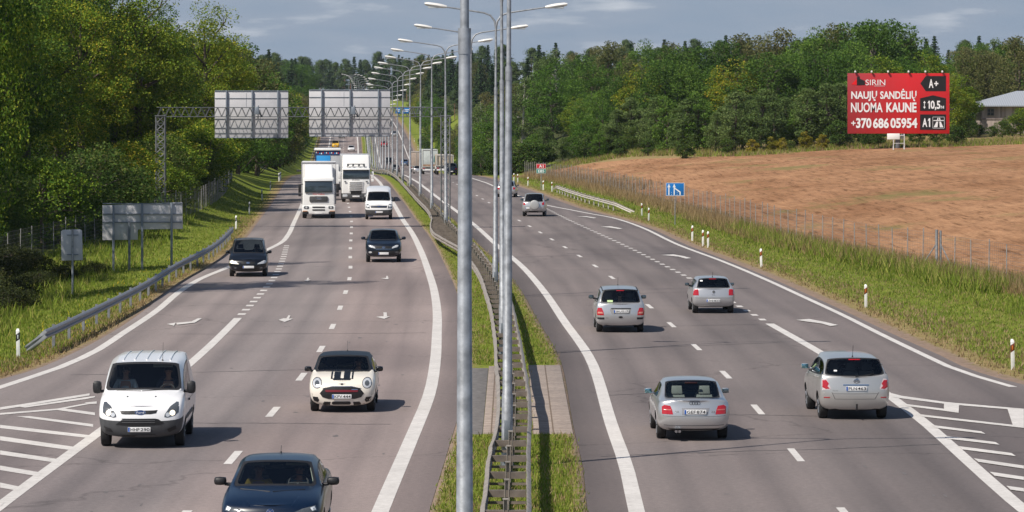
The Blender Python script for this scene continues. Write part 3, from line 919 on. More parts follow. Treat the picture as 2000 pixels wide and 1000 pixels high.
# ---- delineator posts
def make_delin(band):
    root = empty("marker_post")
    p = MB()
    prof = [(-.06, -.035), (.06, -.035), (.035, .05), (-.035, .05)]
    vs = [(a, b, -.15) for a, b in prof] + [(a, b, .86) for a, b in prof[:2]] + [(a, b, .93) for a, b in prof[2:]]
    p.add(vs, [(3, 2, 1, 0), (4, 5, 6, 7), (0, 1, 5, 4), (1, 2, 6, 5), (2, 3, 7, 6), (3, 0, 4, 7)])
    p.build("post", MAT_WHITE, root, bevel=.008)
    b = MB()
    vs = [(-.063, -.038, .52), (.063, -.038, .60), (.037, .053, .60), (-.037, .053, .52), (-.063, -.038, .74), (.063, -.038, .82), (.037, .053, .82), (-.037, .053, .74)]
    b.add(vs, [(3, 2, 1, 0), (4, 5, 6, 7), (0, 1, 5, 4), (1, 2, 6, 5), (2, 3, 7, 6), (3, 0, 4, 7)])
    band_o = b.build("band", MAT_BLACKP if band == "black" else MAT_BROWNR, root, bevel=.003)
    r_ = MB(); r_.box((0, -.046, .67), (.035, .012, .13)); r_.build("reflector", MAT_LENS if band == "black" else MAT_ORANGE, band_o, bevel=.004)
    return root


proto = {"black": None, "brown": None}
LEFT_POSTS = [((36, 698), "white marker post with black band at the far left beside the guard rail's bent end"),
              ((461, 448), "white and black marker post at the far end of the left guard rail"),
              ((487, 418), "white and black marker post, second beyond the left guard rail"), ((512, 391), "white and black marker post, third beyond the left guard rail"),
              ((528, 372), "white and black marker post, fourth beyond the left guard rail"),
              ((560, 352), "leftmost of four far white marker posts clustered on the left bank"), ((569, 350), "second from left of four far marker posts on the left bank"),
              ((576, 348.5), "third from left of four far marker posts on the left bank"), ((582, 347), "rightmost of four far marker posts on the left bank")]
RIGHT_POSTS = [((1978, 721), "white marker post with orange and brown band at the right edge, stained base"), ((1691, 600), "white and brown marker post standing alone right of the small hatchback"),
               ((1487, 521), "white and brown marker post in the middle of the right verge"), ((1383, 483), "rightmost of three close white and brown marker posts beyond the middle verge"),
               ((1373, 480), "middle of three close white and brown marker posts on the right verge"), ((1352, 470), "leftmost of three close white and brown marker posts on the right verge"),
               ((1267, 431), "right one of two marker posts by the bent end of the short rail"), ((1253.5, 421), "left one of two marker posts by the bent end of the short rail"),
               ((1078, 374), "brown-banded marker post touching the far end of the short pale rail"), ((1061, 371), "marker post under the red and green road number sign"),
               ((1020.5, 363), "marker post behind the silver estate car left of the number sign"), ((959, 356), "far marker post seen between the slim lamp poles"),
               ((935, 353), "far right one of two marker posts right of the distant tipper"), ((897, 350.5), "far marker post just right of the dark distant off-roader")]
for lst, band in ((LEFT_POSTS, "black"), (RIGHT_POSTS, "brown")):
    for (px, py), lb in lst:
        x, y = G(px, py)
        if proto[band] is None: proto[band] = o = make_delin(band)
        else: o = copy_tree(proto[band])
        if y > 355 and x > -10: x = RE(y) + 1.2
        if y > 300 and x < -15: x = min(x, LE(y) - .8)
        o.location = (x, y, ground_z(x, y)); o.rotation_euler = (R(random.uniform(-2, 2)), R(random.uniform(-2, 2)), R(random.uniform(-12, 12)))
        tag(o, lb, "marker post", "white marker posts along the verges")
for D, off in ((640, 1.3), (715, 1.3), (790, 1.3), (850, 1.3), (905, 1.3), (960, 1.3), (1010, 1.3)):
    o = copy_tree(proto["brown"]); x = RE(D) + off; o.location = (x, D, ground_z(x, D))
    tag(o, "tiny pale marker post in the row climbing the far right verge", "marker post", "white marker posts along the verges")


# ---- overhead gantry seen from behind
def truss(mb, x0, x1, y, z0, z1, dep, n, r=.03, rd=.017):
    for (yy, zz) in ((y, z0), (y, z1), (y + dep, z0), (y + dep, z1)): mb.tube([(x0, yy, zz), (x1, yy, zz)], r, 6)
    for i in range(n):
        xa = x0 + (x1 - x0) * i / n; xb = x0 + (x1 - x0) * (i + .5) / n; xc = x0 + (x1 - x0) * (i + 1) / n
        for yy in (y, y + dep):
            mb.tube([(xa, yy, z0), (xb, yy, z1)], rd, 5, caps=False); mb.tube([(xb, yy, z1), (xc, yy, z0)], rd, 5, caps=False)
        mb.tube([(xa, y, z1), (xb, y + dep, z1)], rd, 5, caps=False); mb.tube([(xa, y, z0), (xb, y + dep, z0)], rd, 5, caps=False)


def tower(mb, x, y, z0, z1, w, d, n):
    for sx in (-1, 1):
        for sy in (-1, 1): mb.tube([(x + sx * w / 2, y + sy * d / 2, z0), (x + sx * w / 2, y + sy * d / 2, z1)], .04, 6)
    for i in range(n):
        za = z0 + (z1 - z0) * i / n; zb = z0 + (z1 - z0) * (i + 1) / n
        for sy in (-1, 1):
            mb.tube([(x - w / 2, y + sy * d / 2, za), (x + w / 2, y + sy * d / 2, zb)], .02, 5, caps=False); mb.tube([(x + w / 2, y + sy * d / 2, za), (x - w / 2, y + sy * d / 2, zb)], .02, 5, caps=False)
        for sx in (-1, 1):
            mb.tube([(x + sx * w / 2, y - d / 2, za), (x + sx * w / 2, y + d / 2, zb)], .02, 5, caps=False)
        mb.tube([(x - w / 2, y - d / 2, zb), (x + w / 2, y - d / 2, zb)], .02, 5, caps=False)


GY = 232.0
MAT_TRUSS = M("truss_steel", (.095, .105, .115), .55, .2, vary=(4, .2)); MAT_TRUSS2 = M("tower_steel", (.17, .18, .185), .55, .2, vary=(4, .2))
gs = FPX / GY
gx = lambda px: (px - 1000) / gs
gz = lambda py: CAM_H - (py - 215) / gs
gan = empty("sign_gantry", (0, GY, 0))
tag(gan, "steel lattice gantry spanning the left carriageway with two sign backs on its beam", "gantry")
m_ = MB(); truss(m_, gx(306), gx(874), 0, gz(228), gz(210), .55, 36); m_.build("beam", MAT_TRUSS, gan, smooth=60)
for px, z0 in ((313, -.4), (870, -.2)):
    m_ = MB(); tower(m_, gx(px), .28, z0, gz(226), .58, .58, 16 if px < 500 else 14)
    m_.box((gx(px), .28, gz(226)), (.7, .7, .06)); m_.build("tower", MAT_TRUSS2, gan, smooth=60)
    f_ = MB(); f_.box((gx(px), .28, z0 + .2), (1.1, 1.1, .6)); f_.build("footing", M("footing_concrete", (.35, .33, .31), .85, vary=(4, .2)), gan, bevel=.03)
for (xa, xb, ya, yb, ribs) in ((417, 561, 177, 270, (440, 490.5, 541)), (602, 761, 175, 267, (627, 682.5, 738))):
    p_ = MB(); w = gx(xb) - gx(xa)
    p_.box(((gx(xa) + gx(xb)) / 2, 1.02, (gz(ya) + gz(yb)) / 2), (w, .03, gz(ya) - gz(yb)))
    # separate sheets of the panel: thin raised seams
    po = p_.build("sign_panel", MAT_SIGNBACK, gan, bevel=.008)
    z0, z1 = gz(yb), gz(ya)
    for zz, hh in ((z1 - .02, .06), (z0 + .02, .05), (z0 + (z1 - z0) * .84, .035)):
        fr = MB(); fr.box(((gx(xa) + gx(xb)) / 2, .993, zz), (w, .05, hh)); fr.build("frame_bar", MAT_SIGNRIB, po, bevel=.006)
    for rx in ribs:
        r_ = MB(); r_.box((gx(rx), .92, (z0 + z1) / 2), (.085, .12, z1 - z0 + .06)); r_.build("rib", MAT_SIGNRIB, po, bevel=.01)
    for k, t in enumerate((.21, .43, .62, .85)):
        sm = MB(); sm.box((gx(xa) + w * t, 1.002, z0 + (z1 - z0) * (.8 if k % 2 else .35)), (.018, .012, (z1 - z0) * (.3 if k % 2 else .5))); sm.build("seam", MAT_SIGNRIB, po, smooth=None)
for px in (502, 690):     # small detector boxes clamped to the beam
    b_ = MB(); b_.box((gx(px), -.1, gz(216)), (.32, .3, .5), taper=(.7, .7)); b_.tube([(gx(px) - .2, -.1, gz(207)), (gx(px) + .3, .3, gz(228))], .05, 6); b_.tube([(gx(px) + .1, -.1, gz(206)), (gx(px) + .05, .2, gz(232))], .04, 6)
    b_.build("bracket_box", MAT_SIGNRIB, gan, bevel=.02)

# ---- sign backs on the left verge
def post_foot(x, y): return ground_z(x, y) - .2


D = 174.0; s = FPX / D
X = lambda px: (px - 1000) / s
Z = lambda py: CAM_H - (py - 215) / s
sg = empty("direction_sign", (X(278), D, 0)); tag(sg, "large notched direction sign seen from behind on four posts beside the left rail", "sign")
P_ = MB(); ox = X(278)
P_.prism([(X(200) - ox, Z(469)), (X(269) - ox, Z(468)), (X(269) - ox, Z(448)), (X(357) - ox, Z(447)), (X(356) - ox, Z(395)), (X(200) - ox, Z(401))], 0, .03)
po = P_.build("sign_panel", MAT_SIGNBACK, sg, bevel=.006)
rb = MB()
for py in (418, 434): rb.box((0, -.03, Z(py)), (X(356) - X(200) - .02, .05, .05))
rb.box((0, -.03, Z(397.5)), (X(356) - X(200) - .02, .03, .04)); rb.build("rail", MAT_SIGNRIB, po, bevel=.006)
for px, pt in ((222, 400), (253, 432), (278, 398), (335.5, 396)):
    r_ = MB(); zt = Z(pt); r_.box((X(px) - ox, -.11, (zt - .3) / 2), (.11, .09, zt + .3)); r_.build("post", MAT_SIGNRIB if px != 253 else MAT_GALV_D, sg, bevel=.008)
D = 153.5; s = FPX / D
sg = empty("roadside_sign", (X(142), D, 0)); tag(sg, "small rounded upright sign seen from behind on one post, farthest left", "sign"); ox = X(142)
P_ = MB(); P_.prism([(X(120) - ox, Z(509)), (X(161.5) - ox, Z(508)), (X(160) - ox, Z(450)), (X(156) - ox, Z(448)), (X(122) - ox, Z(449)), (X(119) - ox, Z(452))], 0, .03)
po = P_.build("sign_panel", MAT_SIGNBACK, sg, bevel=.008)
r_ = MB(); r_.tube([(0, -.06, -.4), (0, -.06, Z(448))], .045, 10); r_.build("post", MAT_GALV, sg)
r_ = MB()
for py in (459, 497): r_.box((0, -.03, Z(py)), (.5, .05, .04))
r_.build("clamp", MAT_SIGNRIB, po, smooth=None)

# ---- signs facing the viewer on the right
MAT_SRED = M("sign_red", (.55, .02, .03), .35); MAT_SGREEN = M("sign_green", (.01, .22, .17), .35); MAT_SBLUE = M("sign_blue", (.01, .17, .52), .35); MAT_SWHITE = M("sign_white", (.82, .83, .84), .4)
D = 345.0; s = FPX / D
sg = empty("route_number_sign", (X(1057), D, ground_z(X(1057), D))); ox = X(1057); zb = sg.location.z
tag(sg, "red A1 plate above green E85 plate on a thin post by the short rail", "sign")
for (ya, yb, mm, t) in ((320, 329.3, MAT_SRED, "A1"), (330, 338.5, MAT_SGREEN, "E85")):
    p_ = MB(); p_.box((0, 0, (Z(ya) + Z(yb)) / 2 - zb), (X(1066.5) - X(1047.5), .03, Z(ya) - Z(yb))); po = p_.build("plate", mm, sg, bevel=.01)
    bd = MB(); w, h = X(1066.5) - X(1047.5), Z(ya) - Z(yb); zc = (Z(ya) + Z(yb)) / 2 - zb
    for sx in (-1, 1): bd.box((sx * (w / 2 - .025), -.018, zc), (.02, .006, h - .04)); bd.box((0, -.018, zc + sx * (h / 2 - .02)), (w - .09, .006, .02))
    bd.build("border", MAT_SWHITE, po, smooth=None); bd = MB()
    tw = .46 if t == "A1" else .62
    text_on(bd, t, -tw / 2, zc - h * .32, tw, h * .64, -.019, bold=.02); bd.build("lettering", MAT_SWHITE, po, smooth=None)
m_ = MB(); m_.tube([(0, .05, -.3), (0, .05, Z(320) - zb)], .035, 8); m_.build("post", MAT_GALV, sg)

D = 240.0; s = FPX / D
sg = empty("lane_sign", (X(1318.5), D, ground_z(X(1318.5), D))); ox = X(1318.5); zb = sg.location.z
tag(sg, "blue rectangular lane merge sign with white arrows on a thin post in the grass", "sign")
p_ = MB(); w, h, zc = X(1337) - X(1301), Z(357) - Z(382.5), (Z(357) + Z(382.5)) / 2 - zb
p_.box((0, 0, zc), (w, .03, h)); po = p_.build("sign_panel", MAT_SBLUE, sg, bevel=.012)
a_ = MB(); yb = -.019
for sx in (-1, 1): a_.box((sx * (w / 2 - .012), yb, zc), (.022, .005, h - .01)); a_.box((0, yb, zc + sx * (h / 2 - .012)), (w - .05, .005, .022))
z0 = zc - h / 2 + .03
for cx in (-.42, -.06):
    a_.box((cx, yb, z0 + .30), (.075, .005, .56)); a_.prism([(cx - .10, z0 + .55), (cx + .10, z0 + .55), (cx, z0 + .80)], yb - .003, yb + .002)
a_.prism([(-.05, z0 + .46), (-.05, z0 + .55), (.38, z0 + .25), (.38, z0 + .02), (.30, z0 + .02), (.30, z0 + .20)], yb - .003, yb + .002)
for cx in (-.24, .14): a_.box((cx, yb, z0 + .05), (.02, .005, .07)); a_.box((cx, yb, z0 + .2), (.02, .005, .07))
a_.build("arrows", MAT_SWHITE, po, smooth=None)
m_ = MB(); m_.tube([(0, .05, -.4), (0, .05, Z(358) - zb)], .03, 8); m_.build("post", MAT_GALV, sg)

# ---- far gantry over the right carriageway
D = 1010.0; s = FPX / D
fg = empty("far_sign_gantry", (0, D, 0)); tag(fg, "tiny distant gantry with two blue signs above the right carriageway", "gantry")
m_ = MB(); truss(m_, X(762), X(838), 0, Z(222), Z(209), .8, 16, .09, .05); m_.build("beam", MAT_GALV_D, fg)
for px in (763, 837):
    m_ = MB(); tower(m_, X(px), .4, ground_z(X(px), D) - .3, Z(209), .9, .9, 9); m_.build("tower", MAT_GALV_D, fg)
for xa, xb in ((773, 782), (785, 801)):
    m_ = MB(); m_.box(((X(xa) + X(xb)) / 2, -.2, Z(216)), (X(xb) - X(xa), .06, Z(211) - Z(222))); po = m_.build("sign_panel", MAT_SBLUE, fg, bevel=.02)
    t_ = MB()
    for k in range(2): t_.box(((X(xa) + X(xb)) / 2, -.24, Z(214.3 + 3 * k)), ((X(xb) - X(xa)) * (.75 - .2 * k), .02, .22))
    t_.build("lettering", MAT_SWHITE, po, smooth=None)


# ---- fences
def fence(name, label, line_pts, h, post_mat, wires):
    x0, y0 = line_pts[0]
    o = empty(name, (x0, y0, 0)); tag(o, label, "fence")
    rr = random.Random(11)
    for (x, y) in line_pts:
        z = ground_z(x, y); hh = h * rr.uniform(.93, 1.07); le = rr.uniform(-.06, .06)
        m_ = MB(); m_.tube([(x - x0, y - y0, z - .3), (x - x0 + le, y - y0, z + hh)], .025, 6); m_.build("post", post_mat, o)
    wz = MB()
    for k in range(wires):
        zz = h * (.06 + .9 * k / (wires - 1))
        wz.tube([(x - x0, y - y0, ground_z(x, y) + zz) for x, y in line_pts], .005 if k else .006, 4, caps=False)
    for (xa, ya), (xb, yb) in zip(line_pts[:-1], line_pts[1:]):
        for j in range(1, 9):
            t = j / 9; x, y = xa + (xb - xa) * t, ya + (yb - ya) * t; z = ground_z(x, y)
            wz.tube([(x - x0, y - y0, z + .05), (x - x0, y - y0, z + h * .96)], .0045, 3, caps=False)
    wz.build("wire_mesh", MAT_WIRE, o)
    return o


fence("wire_fence", "long grey post and wire mesh fence between the right verge and the ploughed field", [(XF(y), y) for y in np.arange(150, 448, 3.15)], 1.85, MAT_POSTG, 10)
g_ = empty("gate_post", (XF(172), 172, ground_z(XF(172), 172)))
tag(g_, "thick twin steel fence corner post with slanting braces by the tall green grass", "fence post")
m_ = MB(); m_.tube([(-.08, 0, -.3), (-.08, 0, 2.0)], .07, 8); m_.tube([(.12, .1, -.3), (.12, .1, 1.95)], .06, 8); m_.build("post", MAT_GALV, g_)
m_ = MB(); m_.tube([(.1, 0, 1.3), (.75, -.5, -.1)], .03, 6); m_.tube([(-.1, 0, 1.3), (-.95, .5, -.1)], .03, 6); m_.build("brace", MAT_GALV, g_)
FL = Curve1([(110, -31), (150, -27.5), (189, -24.9), (215, -23.2), (240, -22.0), (262, -22.4), (286, -23.4), (320, -25.5), (360, -28)])
fence("wire_fence", "shaded grey post and mesh fence climbing the bank in front of the left wood", [(FL(y), y) for y in np.arange(140, 330, 3.0)], 1.75, MAT_POSTG, 9)
MAT_FENCE_D = M("dark_panel_mesh", (.10, .10, .105), .8, vary=(3, .2))

# ---- billboard
D = 402.0; s = FPX / D
bb = empty("billboard", (X(1755), D, ground_z(X(1755), D))); ox, zb = X(1755), bb.location.z
tag(bb, "large red advertising billboard with white lettering and black pictogram boxes above the field", "billboard")
U = lambda px: X(px) - ox
V = lambda py: Z(py) - zb


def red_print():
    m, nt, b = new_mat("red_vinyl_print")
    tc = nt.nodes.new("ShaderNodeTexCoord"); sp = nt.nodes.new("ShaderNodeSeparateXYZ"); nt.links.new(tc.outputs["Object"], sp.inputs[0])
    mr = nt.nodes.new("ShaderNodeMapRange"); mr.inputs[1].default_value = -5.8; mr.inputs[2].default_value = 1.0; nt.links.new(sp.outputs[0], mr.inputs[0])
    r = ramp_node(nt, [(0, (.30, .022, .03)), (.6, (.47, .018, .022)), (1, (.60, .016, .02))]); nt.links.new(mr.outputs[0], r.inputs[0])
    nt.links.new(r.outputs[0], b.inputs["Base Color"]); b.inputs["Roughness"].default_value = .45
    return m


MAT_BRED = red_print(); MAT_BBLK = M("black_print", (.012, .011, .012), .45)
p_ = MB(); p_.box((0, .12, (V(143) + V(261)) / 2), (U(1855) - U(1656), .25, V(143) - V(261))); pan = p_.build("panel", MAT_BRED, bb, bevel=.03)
k_ = MB(); y0, y1 = -.03, .0
k_.prism([(U(1797.5), V(163)), (U(1808), V(148.5)), (U(1847.5), V(148.5)), (U(1847.5), V(178)), (U(1808), V(178))], y0, y1)
k_.build("pictogram_box", MAT_BBLK, pan, smooth=None); k_ = MB()
k_.prism([(U(1797), V(216.5)), (U(1797), V(192)), (U(1822), V(186)), (U(1847.5), V(192)), (U(1847.5), V(216.5))], y0, y1)
k_.build("pictogram_box", MAT_BBLK, pan, smooth=None); k_ = MB()
k_.prism([(U(1797), V(253.5)), (U(1797), V(223.5)), (U(1847.5), V(223.5)), (U(1847.5), V(253.5))], y0, y1)
k_.build("pictogram_box", MAT_BBLK, pan, smooth=None); k_ = MB()
k_.prism([(U(1673.5), V(166.5)), (U(1673.5), V(151)), (U(1679), V(149)), (U(1679), V(153.5)), (U(1689), V(158)), (U(1689), V(166))], y0, y1)
k_.build("logo_building", MAT_BBLK, pan, smooth=None)
k_ = MB(); k_.prism([(U(1663), V(165)), (U(1673.4), V(153.5)), (U(1673.4), V(166))], y0, y1); k_.build("logo_wedge", M("bright_red_print", (.75, .01, .015), .4), pan, smooth=None)
t_ = MB(); yt = -.035


def tx(s_, xa, xb, ya, yb, bold):
    q_ = MB(); text_on(q_, s_, U(xa), V(yb), U(xb) - U(xa), V(ya) - V(yb), yt, bold); q_.build("lettering", MAT_SWHITE, pan, smooth=None)


def one(xa, xb, ya, yb):
    w = xb - xa; t_.prism([(U(xb - w * .55), V(yb)), (U(xb), V(yb)), (U(xb), V(ya)), (U(xb - w * .55), V(ya)), (U(xa), V(ya + (yb - ya) * .20)), (U(xa), V(ya + (yb - ya) * .34)), (U(xb - w * .55), V(ya + (yb - ya) * .22))], yt - .003, yt + .003)


tx("SIRIN", 1690.5, 1729, 155.5, 166.5, 0.0)
t_.box(((U(1707) + U(1728)) / 2, yt, V(168)), (U(1728) - U(1707), .004, .035))
tx("NAUJŲ", 1662.5, 1713, 177.5, 197.5, .03); tx("SANDĖLIŲ", 1719, 1790, 173.2, 197.5, .03)
tx("NUOMA", 1662, 1724, 200.2, 219.5, .022); tx("KAUNE", 1731, 1790, 200.2, 219.5, .035)
tx("+", 1662.5, 1671, 236, 245, .02); tx("370", 1672, 1702, 230.5, 250.5, .035); tx("686", 1705, 1736, 230.5, 250.5, .035); tx("05954", 1739, 1791.5, 230.5, 250.5, .035)
tx("A", 1814, 1823, 154.5, 171.8, .03); tx("+", 1824.5, 1832.5, 158.5, 168, .03)
one(1812, 1816.2, 196.8, 212.4); tx("0,5", 1817.5, 1836.5, 196.5, 215.5, .03); tx("м", 1837.5, 1843.5, 206.5, 212, .02)
tx("A", 1801.5, 1811, 231, 248, .03); one(1812.3, 1816.8, 231, 248)
t_.box((U(1805.5), yt, (V(199) + V(210)) / 2), (.07, .004, V(199) - V(210)))
for (pa, pb) in ((196.8, 201), (212.6, 208.4)): t_.prism([(U(1803), V(pb)), (U(1808), V(pb)), (U(1805.5), V(pa))], yt - .003, yt + .003)
for (a, b) in (((1821.5, 228.2), (1844.5, 228.8)), ((1821.5, 250), (1844.5, 250.6)), ((1821.5, 228.2), (1822.1, 250.6)), ((1843.9, 228.2), (1844.5, 250.6))):
    t_.box(((U(a[0]) + U(b[0])) / 2, yt, (V(a[1]) + V(b[1])) / 2), (max(.02, U(b[0]) - U(a[0])), .004, max(.02, V(a[1]) - V(b[1]))))
for q in ([(1823.5, 248.5), (1829, 237.5), (1832.2, 237.5), (1831, 248.5)], [(1834.6, 237.5), (1837.5, 237.5), (1842.3, 248.5), (1835.5, 248.5)],
          [(1823, 236.2), (1823, 234.6), (1843.2, 234.6), (1843.2, 236.2)], [(1829.8, 234.2), (1831.3, 230), (1832.7, 230), (1832.6, 234.2)], [(1834.2, 234.2), (1834, 230), (1835.6, 230), (1837, 234.2)]):
    t_.prism([(U(a), V(b)) for a, b in q], yt - .003, yt + .003)
t_.build("pictogram", MAT_SWHITE, pan, smooth=None)
st = MB()
st.tube([(0, .9, -.6), (0, .9, V(200))], .28, 14); st.box((0, .5, V(256)), (U(1850) - U(1660), .3, .3)); st.box((0, .5, V(170)), (U(1850) - U(1660), .3, .3))
for k in range(5): st.box((-4.6 + 2.3 * k, .42, (V(150) + V(256)) / 2), (.14, .3, V(150) - V(256)))
st.build("support_frame", MAT_GALV_D, bb, bevel=.01)
for px in (1670, 1702, 1734, 1774, 1807, 1840):
    l_ = MB(); l_.tube([(U(px), .1, V(143)), (U(px), .05, V(140.8)), (U(px), -.2, V(139.8))], .03, 6); l_.box((U(px), -.22, V(139.6)), (.2, .24, .2), taper=(.7, .8)); l_.build("spotlight", MAT_LAMPHEAD, bb, bevel=.02)

D = 396.0; s = FPX / D
cb = empty("equipment_cabinet", (X(1749), D, ground_z(X(1749), D))); ox, zb = X(1749), cb.location.z
tag(cb, "small white cabinet on a legged stand just beneath the red billboard", "cabinet")
m_ = MB(); m_.box(((U(1733) + U(1757)) / 2, 0, V(266.5)), (U(1757) - U(1733), .5, V(261.5) - V(273))); m_.build("box", M("cabinet_white", (.85, .85, .83), .5), cb, bevel=.03)
m_ = MB()
for px, top in ((1745, 273), (1766, 261.5)):
    for yy in (-.2, .25): m_.tube([(U(px), yy, -.3), (U(px), yy, V(top))], .05, 6)
m_.tube([(U(1745), -.2, V(280)), (U(1766), -.2, V(280))], .04, 6); m_.tube([(U(1757), -.2, V(265)), (U(1766), -.2, V(265))], .05, 6); m_.build("stand", M("stand_grey_white", (.6, .6, .6), .6), cb)
m_ = MB(); m_.box((U(1761.5), 0, V(267)), (.2, .3, .62)); m_.build("meter", MAT_GALV_D, cb, bevel=.02)

# ---- barn at the right edge
D = 455.0; s = FPX / D
bx = X(1912)
barn = empty("barn", (bx, D, ground_z(bx + 6, D))); ox, zb = bx, barn.location.z
tag(barn, "old pinkish grey barn with a pale metal hip roof half hidden by bushes at right", "barn")
wz = V(206)
def barn_wall():
    m, nt, b = new_mat("barn_boards")
    tc = nt.nodes.new("ShaderNodeTexCoord"); v = tc.outputs["Object"]
    n = noise_node(nt, v, 1.0, 5, .6, stretch=(3.2, 3.2, .15)); r = ramp_node(nt, [(.3, (.25, .20, .18)), (.5, (.40, .33, .30)), (.7, (.50, .42, .38))]); nt.links.new(n.outputs["Fac"], r.inputs[0])
    nt.links.new(r.outputs[0], b.inputs["Base Color"]); b.inputs["Roughness"].default_value = .9
    return m
MAT_BARN = barn_wall()
w_ = MB(); w_.box((8.0, 5.0, wz / 2 - .3), (15.4, 10, wz + .6)); w_.build("wall", MAT_BARN, barn, bevel=.02)
tr = MB()
for k in range(7): tr.box((.35 + 2.5 * k, -.035, wz / 2 - .3), (.16, .06, wz + .5))
tr.box((8, -.06, wz * .52), (15.4, .05, .14)); tr.build("beam", M("barn_timber", (.22, .18, .165), .9, vary=(3, .2)), barn, bevel=.01)
for cx in (1.5, 5.1, 8.6, 12.2):
    f_ = MB()
    for sx in (-1, 0, 1): f_.box((cx + sx * .42, -.09, wz - .85), (.07, .1, .95))
    for sz in (-1, 0, 1): f_.box((cx, -.088, wz - .85 + sz * .44), (.9, .09, .07))
    fo = f_.build("window", M("window_frame_grey", (.2, .19, .18), .8), barn, smooth=None)
    g2 = MB(); g2.box((cx, -.03, wz - .85), (.86, .05, .9)); g2.build("pane", M("dark_pane", (.02, .025, .03), .15), fo, smooth=None)
rf = MB(); e = .9; zt = V(177)
A = [(-e, -e, wz), (16.5, -e, wz), (16.5, 10 + e, wz), (-e, 10 + e, wz)]; Bp = [(5.6, 5, zt), (11, 5, zt)]
vs = [Vector(p) for p in A] + [Vector(p) for p in Bp] + [Vector(p) - Vector((0, 0, .14)) for p in A]
rf.add(vs, [(0, 1, 5, 4), (1, 2, 5), (2, 3, 4, 5), (3, 0, 4), (9, 8, 7, 6), (0, 6, 7, 1), (1, 7, 8, 2), (2, 8, 9, 3), (3, 9, 6, 0)])
def seam_roof():
    m, nt, b = new_mat("pale_metal_roof")
    tc = nt.nodes.new("ShaderNodeTexCoord"); w = nt.nodes.new("ShaderNodeTexWave"); w.inputs["Scale"].default_value = 1.1; w.inputs["Distortion"].default_value = 0
    nt.links.new(tc.outputs["Object"], w.inputs["Vector"]); r = ramp_node(nt, [(0, (.24, .26, .30)), (.12, (.33, .36, .40)), (1, (.37, .39, .43))]); nt.links.new(w.outputs["Fac"], r.inputs[0])
    nt.links.new(r.outputs[0], b.inputs["Base Color"]); b.inputs["Roughness"].default_value = .55; b.inputs["Metallic"].default_value = .1
    return m
rf.build("roof", seam_roof(), barn, smooth=None)
# ================================================================== VEHICLES
def paint(name, col, metal=0.0, rough=.3, coat=.6):
    return M(name, col, rough, metal, coat)


PAINT_WHITE = paint("van_white", (.80, .80, .81), 0, .3)
PAINT_SILVER = paint("silver_paint", (.56, .565, .575), .66, .32)
PAINT_SILVER_W = paint("warm_silver_paint", (.56, .55, .53), .62, .33)
PAINT_CREAM = paint("cream_paint", (.78, .73, .64), 0, .3)
PAINT_NAVY = paint("navy_paint", (.0015, .009, .028), .0, .3, .3)
PAINT_BLACK = paint("black_paint", (.004, .005, .008), .0, .3, .35)
PAINT_CHAR = paint("dark_blue_grey_paint", (.006, .011, .022), .2, .28, .5); PAINT_STRIPE = M("black_stripe", (.006, .009, .014), .45)
PAINT_RED = paint("red_paint", (.42, .02, .03)); PAINT_YELLOW = paint("yellow_paint", (.80, .46, .02)); PAINT_BLUE = paint("blue_paint", (.10, .17, .30), .4)
PAINT_GREY = paint("grey_paint", (.13, .13, .135), .4)
MAT_RUBBER = M("tyre_rubber", (.018, .018, .019), .85)
MAT_RIM = M("alloy_rim", (.42, .42, .43), .35, .7)
MAT_RIMD = M("dark_rim", (.10, .10, .105), .4, .5)
MAT_TRIM = M("black_trim", (.014, .014, .016), .5)
MAT_PLASTIC = M("grey_bumper_plastic", (.062, .064, .068), .6, vary=(9, .15))
MAT_UNDER = M("underbody", (.010, .010, .011), .9)
MAT_GLASS = glass_mat("tinted_window_glass", (.88, .93, .91))
MAT_GLASS_D = glass_mat("dark_window_glass", (.16, .19, .20))
MAT_CABIN = M("dark_interior", (.045, .047, .052), .9)
MAT_SEAT = M("seat_cloth", (.075, .078, .085), .95)
MAT_SEAT_L = M("pale_headliner", (.34, .37, .34), .95)
MAT_CHROME = M("chrome", (.62, .63, .65), .12, 1.0)
MAT_HEAD = M("headlamp_glass", (.62, .64, .66), .08, .2, 1.0)
MAT_HEADD = M("dark_headlamp", (.09, .10, .11), .15, .1, 1.0)  # dark lamp housings and lenses, their own colour
MAT_LIT = M("lit_headlamp", (.9, .85, .75), .2, emit=((1.0, .86, .62), 1.0))
MAT_AMBER = M("amber_lamp", (.6, .22, .03), .2)
MAT_TAIL = M("tail_lamp_red", (.42, .008, .014), .12, 0, 1.0)
MAT_TAILW = M("tail_lamp_clear", (.62, .50, .50), .12, 0, 1.0)
MAT_PLATE = M("number_plate_white", (.74, .74, .74), .45)
MAT_PLATEB = M("plate_blue", (.02, .10, .42), .45)
MAT_PLATET = M("plate_black", (.02, .02, .02), .5)
MAT_GRILLE = M("grille_black", (.012, .012, .013), .45, vary=(20, .4))
MAT_LOGO_BLUE = M("badge_blue", (.015, .04, .13), .3, .2)
MAT_MIRROR = M("mirror_glass", (.16, .20, .22), .08, .8); MAT_MIRROR_T = M("teal_mirror_glass", (.22, .42, .48), .06, .9)


